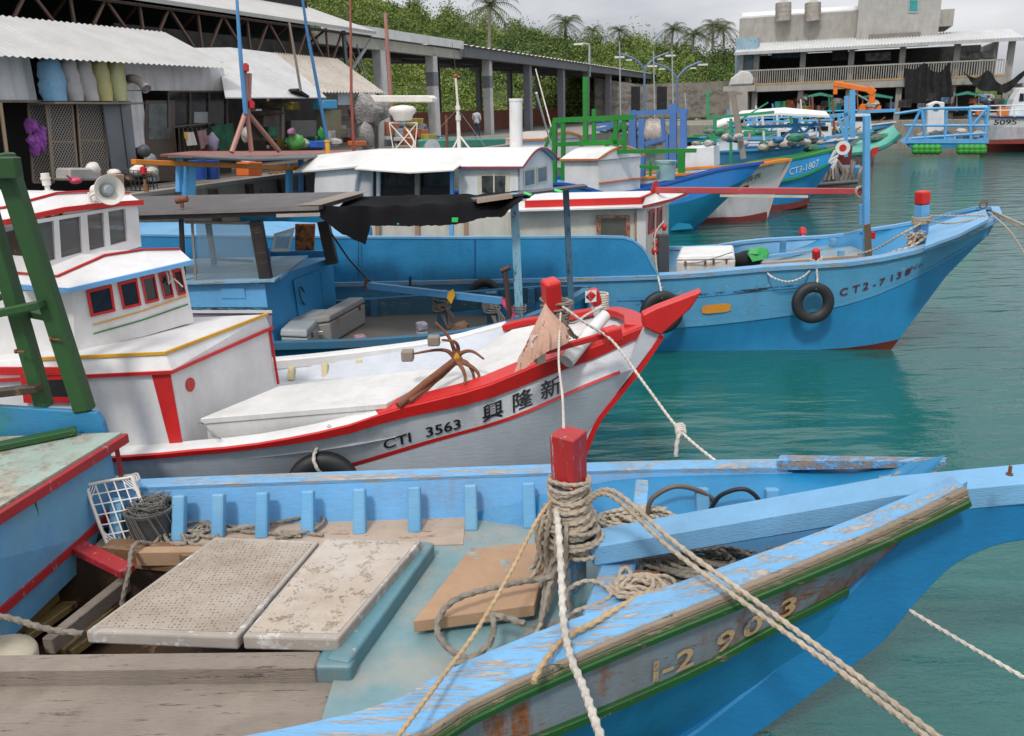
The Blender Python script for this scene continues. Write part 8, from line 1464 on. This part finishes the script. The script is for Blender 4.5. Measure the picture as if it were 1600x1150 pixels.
for x in (1224, 1270): mb = MB(); c = Ss(x, 33, 58.4); c2 = Ss(x, 5, 58.4); mb.cyl(c, c2, .62, n=24); [mb.cyl(c.lerp(c2, k), c.lerp(c2, k + .02), .64, n=24) for k in (.25, .5, .75)]; mb.cyl(c2, c2 + V((0, 0, .22)), .6, .2, n=24); single('water_tank', mb, plain('brushed steel tank', (.42, .38, .33), rough=.4, metal=.4), ('steel water tank on the roof, nearer the hill', 'steel water tank on the roof, next to the tower')[x > 1250], 'water tank', 'steel roof tanks', smooth=True)
# first floor and quay clutter
m_list = [(.25, .24, .23), (.10, .18, .28), (.42, .40, .36), (.06, .05, .05), (.45, .12, .04), (.02, .22, .18), (.30, .10, .06), (.5, .5, .48), (.12, .10, .09)]
lbl_up = ['folded pale screens behind the railing', 'blue hanging laundry behind the railing', 'stack of grey chairs upstairs', 'dark covered furniture upstairs']
for i, (x, y, w_, h_, k_) in enumerate(((1352, 96, 40, 14, 2), (1205, 92, 45, 12, 1), (1495, 92, 60, 10, 7), (1300, 96, 25, 22, 3))):
    mb = MB(); p = [Ss(x, y, 57), Ss(x + w_, y - 2, 57), Ss(x + w_, y - 2 - h_, 57), Ss(x, y - h_, 57)]; mb.prism(p, QD * .8); single('stored_furniture', mb, plain('clutter %d' % k_, m_list[k_], var=.5, bs=3), lbl_up[i], 'furniture', bevel=.05)
rs = random.Random(3)
for i in range(34):
    x = rs.uniform(1195, 1600); y = rs.uniform(150, 172); mb = MB(); c = Ss(x, y, rs.uniform(51, 55)); c.z = max(c.z, QZ + .2); r_ = rs.uniform(.25, .6); k_ = rs.randrange(9)
    (mb.blob(c, (r_, r_ * .7, r_ * .6), i, .5, 9, 6) if i % 2 else mb.box(c, (r_ * 1.6, r_, r_), rz=rs.uniform(0, 1)))
    single('fishing_gear', mb, plain('clutter %d' % k_, m_list[k_], var=.5, bs=3), 'heap of fishing gear on the quay below the balcony', 'gear', 'fishing gear heaped on the quay', bevel=.03)
for i, (x, y, w_, lb_) in enumerate(((1262, 148, 40, 'green tarp canopy left of the orange crane'), (1345, 150, 50, 'green tarp canopy behind the orange crane'), (1492, 146, 40, 'green parasol canopy beside the black curtain'))):
    T = thing('tarp_canopy', lb_, 'canopy', Ss(x + w_ / 2, 175, 52), 'green canopies on the quay'); mb = MB(); mb.slab([[Ss(x, y + 3, 51), Ss(x + w_ / 2, y, 51), Ss(x + w_, y + 3, 51)], [Ss(x, y + 1, 54), Ss(x + w_ / 2, y - 4, 54), Ss(x + w_, y + 1, 54)]], (0, 0, -.06)); part('tarp', mb, plain('teal tarp', (.03, .22, .16), rough=.6), T)
    for xx in (x + 3, x + w_ - 3): mb = MB(); mb.cyl(Ss(xx, y + 2, 51.5), Ss(xx, 174, 51.5), .05, n=6); part('leg', mb, STEEL, T)
# black curtains
def curtain(top_, bot, s_, lbl, nm='black_netting'):
    mb = MB(); n_ = 40; rows = []
    tp_, bt_ = resample(smooth_path([Ss(x, y, s_) for x, y in top_]), .05), resample(smooth_path([Ss(x, y, s_) for x, y in bot]), .05)
    for k in range(9): rows.append([at01(tp_, i / n_).lerp(at01(bt_, i / n_), k / 8) + QD * (.12 * math.sin(i * .9 + k * .2)) for i in range(n_ + 1)])
    mb.slab(rows, QD * .03); return single(nm, mb, plain('black netting cloth', (.018, .018, .02), rough=.9, var=.4, bs=4), lbl, 'netting', 'black netting hung from the balcony', smooth=True)
curtain([(1414, 106), (1430, 108), (1445, 98), (1455, 110), (1470, 112), (1483, 96)], [(1414, 160), (1440, 162), (1465, 163), (1490, 150)], 53.2, 'black netting curtain hung over the balcony rail')
curtain([(1505, 112), (1525, 122), (1545, 110), (1565, 132), (1600, 110)], [(1506, 114), (1530, 140), (1555, 142), (1575, 144), (1602, 116)], 53.0, 'sagging black netting strip at the right end of the balcony')
mb = MB(); q = h(-24.6, QZ, 52); 
for k in range(6): mb.box(h(-25 - k * .9, QZ + .5 * (k + 1) + 1.2, 56), (1.4, 4, .25), rz=-QA)
single('outer_steps', mb, BC, 'stepped concrete wall at the right end of the harbour building', 'steps')
# orange crane
CRN = thing('crane', 'orange folding crane arm on a truck below the balcony', 'crane', Ss(1365, 178, 51)); OC = paint('crane orange', (.78, .17, .01), wear=.05, dirt=.15)
for lst, w_ in ((((1303, 131), (1355, 140)), .38), (((1355, 138), (1366, 146)), .5), (((1363, 142), (1361, 172)), .42), (((1306, 130), (1305, 148)), .3), (((1316, 128), (1312, 136)), .3)): mb = MB(); mb.beam(Ss(*lst[0], 51), Ss(*lst[1], 51), w_, w_, up=QD); part('arm', mb, OC, CRN, bevel=.05)
mb = MB(); mb.prism([Ss(x, y, 51) for x, y in ((1340, 174), (1377, 174), (1377, 164), (1345, 162))], QD * 1.4); part('base', mb, OC, CRN, bevel=.08)
mb = MB(); mb.cyl(Ss(1330, 143, 51), Ss(1358, 158, 51), .07); part('ram', mb, STEEL, CRN)
# white boxes / parked thing left of the building
mb = MB(); mb.prism([Ss(x, y, 53) for x, y in ((1138, 134), (1176, 132), (1178, 124), (1172, 112), (1158, 110), (1142, 122))], QD * 2.5); single('covered_boat', mb, paint('white tarp cover', (.55, .54, .52), dirt=.3), 'white covered dinghy on the terrace beside the blue wall', 'covered boat', bevel=.1)
mb = MB(); mb.prism([Ss(x, y, 52.8) for x, y in ((1130, 135), (1180, 133), (1180, 142), (1168, 143), (1168, 178), (1140, 180), (1140, 143), (1130, 143))], QD * 4); single('concrete_terrace', mb, BC, 'concrete terrace block under the covered dinghy', 'terrace')
# stone retaining wall and road behind
mb = MB(); mb.prism([Y(x, y, 84) for x, y in ((930, 185), (1260, 180), (1260, 122), (1100, 128), (1000, 132), (930, 122))], (0, 1.0, 0)); single('stone_wall', mb, paint('stone wall', (.24, .22, .19), under=(.14, .13, .11), wear=.45, dirt=.4, grain=(1, 1, 2), psc=1.2, bump=.8), 'tall grey stone retaining wall at the foot of the hill', 'wall')
for i, (x0, x1) in enumerate(((986, 1000), (1026, 1042))): mb = MB(); mb.prism([Ss(x, y, 50) for x, y in ((x0, 135), (x1, 135), (x1, 175), (x0, 175))], QD * .05); single('black_curtain', mb, plain('black netting cloth', (.018, .018, .02)), ('black net curtain between the last pillars, left one', 'black net curtain between the last pillars, right one')[i], 'netting')
# ================================================= hill
ridge = [(-400, -260), (0, -170), (300, -80), (560, -25), (650, 4), (680, 20), (714, 13), (745, 28), (800, 28), (845, 41), (872, 47), (918, 55), (960, 58), (1000, 58), (1024, 66), (1062, 64), (1100, 79), (1150, 80), (1260, 95), (1400, 120), (1700, 140)]
def ridge_y(px):
    for (x0, y0), (x1, y1) in zip(ridge, ridge[1:]):
        if x0 <= px <= x1: return y0 + (y1 - y0) * (px - x0) / (x1 - x0)
    return ridge[-1][1]
cols_ = 90; rws = 18; hp_ = []
def hill_pt(u, k):
    px = -400 + 2100 * u; top_ = Y(px, ridge_y(px) + 15, 125); bot = Y(px, 172, 88); bot.z = 2.0; kk = k; p = bot.lerp(top_, kk); p.z = bot.z + (top_.z - bot.z) * (kk ** .85); p.z += 2.6 * noise.noise(V((px * .035, k * 7, 0))) * min(1, k * 3); return p
rows = [[hill_pt(c / cols_, k / rws) for c in range(cols_ + 1)] for k in range(rws + 1)]; rows.append([hill_pt(c / cols_, 1) + V((0, 60, -8)) for c in range(cols_ + 1)])
mb = MB(); mb.grid(rows); struct('hillside', mb, plain('hill undergrowth', (.08, .12, .018), rough=.95, var=.5, bs=2), smooth=True)
def leafmat(nm, c1_, c2_, c3_, sc_):
    m, n, l, b = newmat(nm); g = n.new('ShaderNodeNewGeometry').outputs['Position']; v1 = nz(n, l, g, sc_, 4, .6); v2 = nz(n, l, g, sc_ * 7, 3, .6)
    c = mix(n, l, ramp(n, l, v1, .38, .62), c1_, c2_); c = mix(n, l, ramp(n, l, v2, .5, .72), c, c3_); l.new(c, b.inputs['Base Color']); b.inputs['Roughness'].default_value = .7; return m
rs = random.Random(11); mb = MB(); vs, fs = [], []
def leaves(c, rad, n_, sz):
    for _ in range(n_):
        d = V((rs.gauss(0, 1), rs.gauss(0, 1), rs.gauss(0, 1))).normalized() * (rs.random() ** .45); p = c + V((d.x * rad, d.y * rad, d.z * rad * .75)); s_ = sz * rs.uniform(.6, 1.4)
        a_ = V((rs.gauss(0, 1), rs.gauss(0, 1), rs.gauss(0, .7))).normalized() * s_; b_ = a_.cross(V((rs.gauss(0, 1), rs.gauss(0, 1), rs.gauss(0, 1)))).normalized() * s_ * .55; o = len(vs); vs.extend([p - a_, p + b_, p + a_, p - b_]); fs.append((o, o + 1, o + 2, o + 3))
for i in range(5600):
    u = rs.uniform(.20, .80); k = rs.random() ** .8; p = hill_pt(u, k); r_ = rs.uniform(.5, 1.7) * (2.0 if rs.random() < .10 else 1); leaves(p + V((0, 0, r_ * .35)), r_, int(24 + 24 * r_), .145)
mb.v = vs; mb.f = fs; mb.m = [0] * len(fs)
single('hillside_shrubs', mb, leafmat('shrub leaves', (.035, .09, .014), (.145, .205, .028), (.22, .24, .045), .07), 'dense yellow green shrubs covering the hill behind the harbour', 'shrubs', kind='stuff', recalc=False)
# palms
def make_palm(nm, label, trunk_h, fr_len, loc, dead=True, seed=1):
    rp_ = random.Random(seed); T = thing(nm, label, 'palm tree', loc, 'palm trees along the ridge'); L0 = V(loc)
    mb = MB(); bend = rp_.uniform(-.3, .3); tp_ = [L0 + V((bend * (k / 6) ** 2, 0, trunk_h * k / 6)) for k in range(7)]; mb.tube(tp_, .20, 8, r2=.13); part('trunk', mb, paint('grey palm trunk', (.26, .23, .19), dirt=.4), T, smooth=True)
    mb = MB(); c = tp_[-1]
    for i in range(24):
        az_ = i * 2.4 + rp_.uniform(-.2, .2); el = rp_.uniform(-.75, 1.15) if i > 4 else 1.2; L_ = fr_len * rp_.uniform(.8, 1.1); d = V((math.cos(az_), math.sin(az_), 0)); pts = []
        for k in range(8): t = k / 7; pts.append(c + d * (L_ * t * math.cos(el * .8)) + V((0, 0, L_ * (math.sin(el) * t - .75 * t * t * (1 if el > 0 else .45)))))
        sd2 = d.cross(V((0, 0, 1)))
        for k in range(1, 8):
            p, q = pts[k - 1], pts[k]
            for s_ in (-1, 1):
                for m__ in (0, .5): a_ = p.lerp(q, m__); w_ = .42 * fr_len / 2 * math.sin(math.pi * min(1, (k + .5) / 8.5)) ** .6; tip = a_ + sd2 * s_ * w_ * .9 + (q - p) * 1.1 + V((0, 0, -w_ * .55)); mb.add([a_, a_ + (q - p) * .22, tip], [(0, 1, 2)])
        mb.tube(pts, .03, 4, r2=.01)
    part('crown', mb, leafmat('palm fronds', (.035, .07, .015), (.08, .10, .02), (.13, .11, .04), 1.2), T, recalc=False)
    if dead:
        mb = MB()
        for i in range(14):
            az_ = i * 1.7; d = V((math.cos(az_), math.sin(az_), 0)); q = c + d * .35 + V((0, 0, -fr_len * .8)); mb.add([c + d * .1, q + d.cross(V((0, 0, 1))) * .15, q - d.cross(V((0, 0, 1))) * .15], [(0, 1, 2)])
        part('dry_skirt', mb, plain('dry fronds', (.10, .075, .04), rough=.9), T, recalc=False)
    return T
PSP = [(760, 10, 66, 70, 'tall palm with pale bare trunk above the market roof', 2.6), (885, 36, 60, 118, 'bushy palm with dark skirt on the ridge, leftmost of the ridge palms', 3.0), (925, 48, 62, 122, 'small squat palm just right of the bushy one', 1.9), (967, 48, 62, 116, 'thin palm with small crown at the dip of the ridge', 1.9), (1050, 46, 74, 112, 'palm with upright crown above the blue lamp posts', 2.6), (1083, 53, 74, 112, 'short palm between the upright one and the close pair', 2.3), (1115, 40, 76, 112, 'taller palm, left one of the close pair beside the building', 2.6), (1132, 44, 76, 112, 'palm leaning over the building corner, right one of the close pair', 2.4)]
p0_ = None
for i, (x, y, yb, Yd, lb_, fl_) in enumerate(PSP):
    fl_ *= 1.25
    top_, bot = Y(x, y, Yd), Y(x, yb, Yd); H_ = max(3.0, top_.z - bot.z)
    if i in (0, 1, 4): proto = make_palm('palm_tree', lb_, H_ if i else top_.z - 2, fl_, V((top_.x, top_.y, (top_.z - H_) if i else 2.0)), i == 1, i + 2); ph_ = H_; pfl = fl_
    else: c = copy_tree(proto, V((top_.x, top_.y, top_.z - ph_ * fl_ / pfl)), lb_, rz=i * 1.3, scale=fl_ / pfl)
# lamp posts
def lamp(x, yt, yb, Yd, lbl, twin=True):
    b_ = Y(x, yb, Yd); t_ = Y(x, yt, Yd); T = thing('street_lamp', lbl, 'street lamp', b_, 'street lamps behind the market hall'); LB = paint('blue grey lamp paint', (.12, .18, .32)) if twin else PLASTG
    mb = MB(); mb.tube([b_, t_], .12, 8, r2=.08); part('pole', mb, LB, T)
    for s_ in ((-1, 1) if twin else (-1,)):
        w_ = 2.0 if twin else .9; mb = MB(); mb.tube(smooth_path([t_, t_ + V((s_ * w_ * .4, 0, .8 if twin else .1)), t_ + V((s_ * w_, 0, 1.25 if twin else .1))], 5), .09, 6); ar = part('arm', mb, LB, T); mb = MB(); mb.box(t_ + V((s_ * w_ * (1.05 if twin else 1.1), 0, (1.0 if twin else .08))), (.8, .25, .14)); part('lamp_head', mb, PLASTW, T)
        if twin: mb = MB(); mb.box(t_ + V((s_ * w_ * .65, 0, .75)), (.5, .2, .1)); part('lamp_head', mb, PLASTW, T)
lamp(1007, 108, 175, 70, 'blue grey twin armed street lamp nearer the market hall end'); lamp(1058, 122, 175, 70, 'blue grey twin armed street lamp closer to the harbour building'); lamp(921, 70, 120, 75, 'grey street lamp with one short arm above the gutter', False)
# ================================================= water
wm, n, l, b = newmat('sea water'); g = n.new('ShaderNodeNewGeometry').outputs['Position']
a1 = nz(n, l, g, 1.1, 2, .5, sc3=(.6, 1.9, 1), rot=(0, 0, R(-14))); a2 = nz(n, l, g, 5.5, 4, .6, sc3=(.6, 1.8, 1), rot=(0, 0, R(-8)))
h = mix(n, l, .16, a1, a2)
bp = n.new('ShaderNodeBump'); bp.inputs['Strength'].default_value = .8; bp.inputs['Distance'].default_value = .10; l.new(h, bp.inputs['Height']); l.new(bp.outputs[0], b.inputs['Normal'])
b.inputs['Base Color'].default_value = (.008, .096, .086, 1); b.inputs['Roughness'].default_value = .015; b.inputs['IOR'].default_value = 1.5
wt = MB(); wt.grid([[V((-60, -20, 0)), V((400, -20, 0))], [V((-60, 900, 0)), V((400, 900, 0))]]); struct('water', wt, wm)
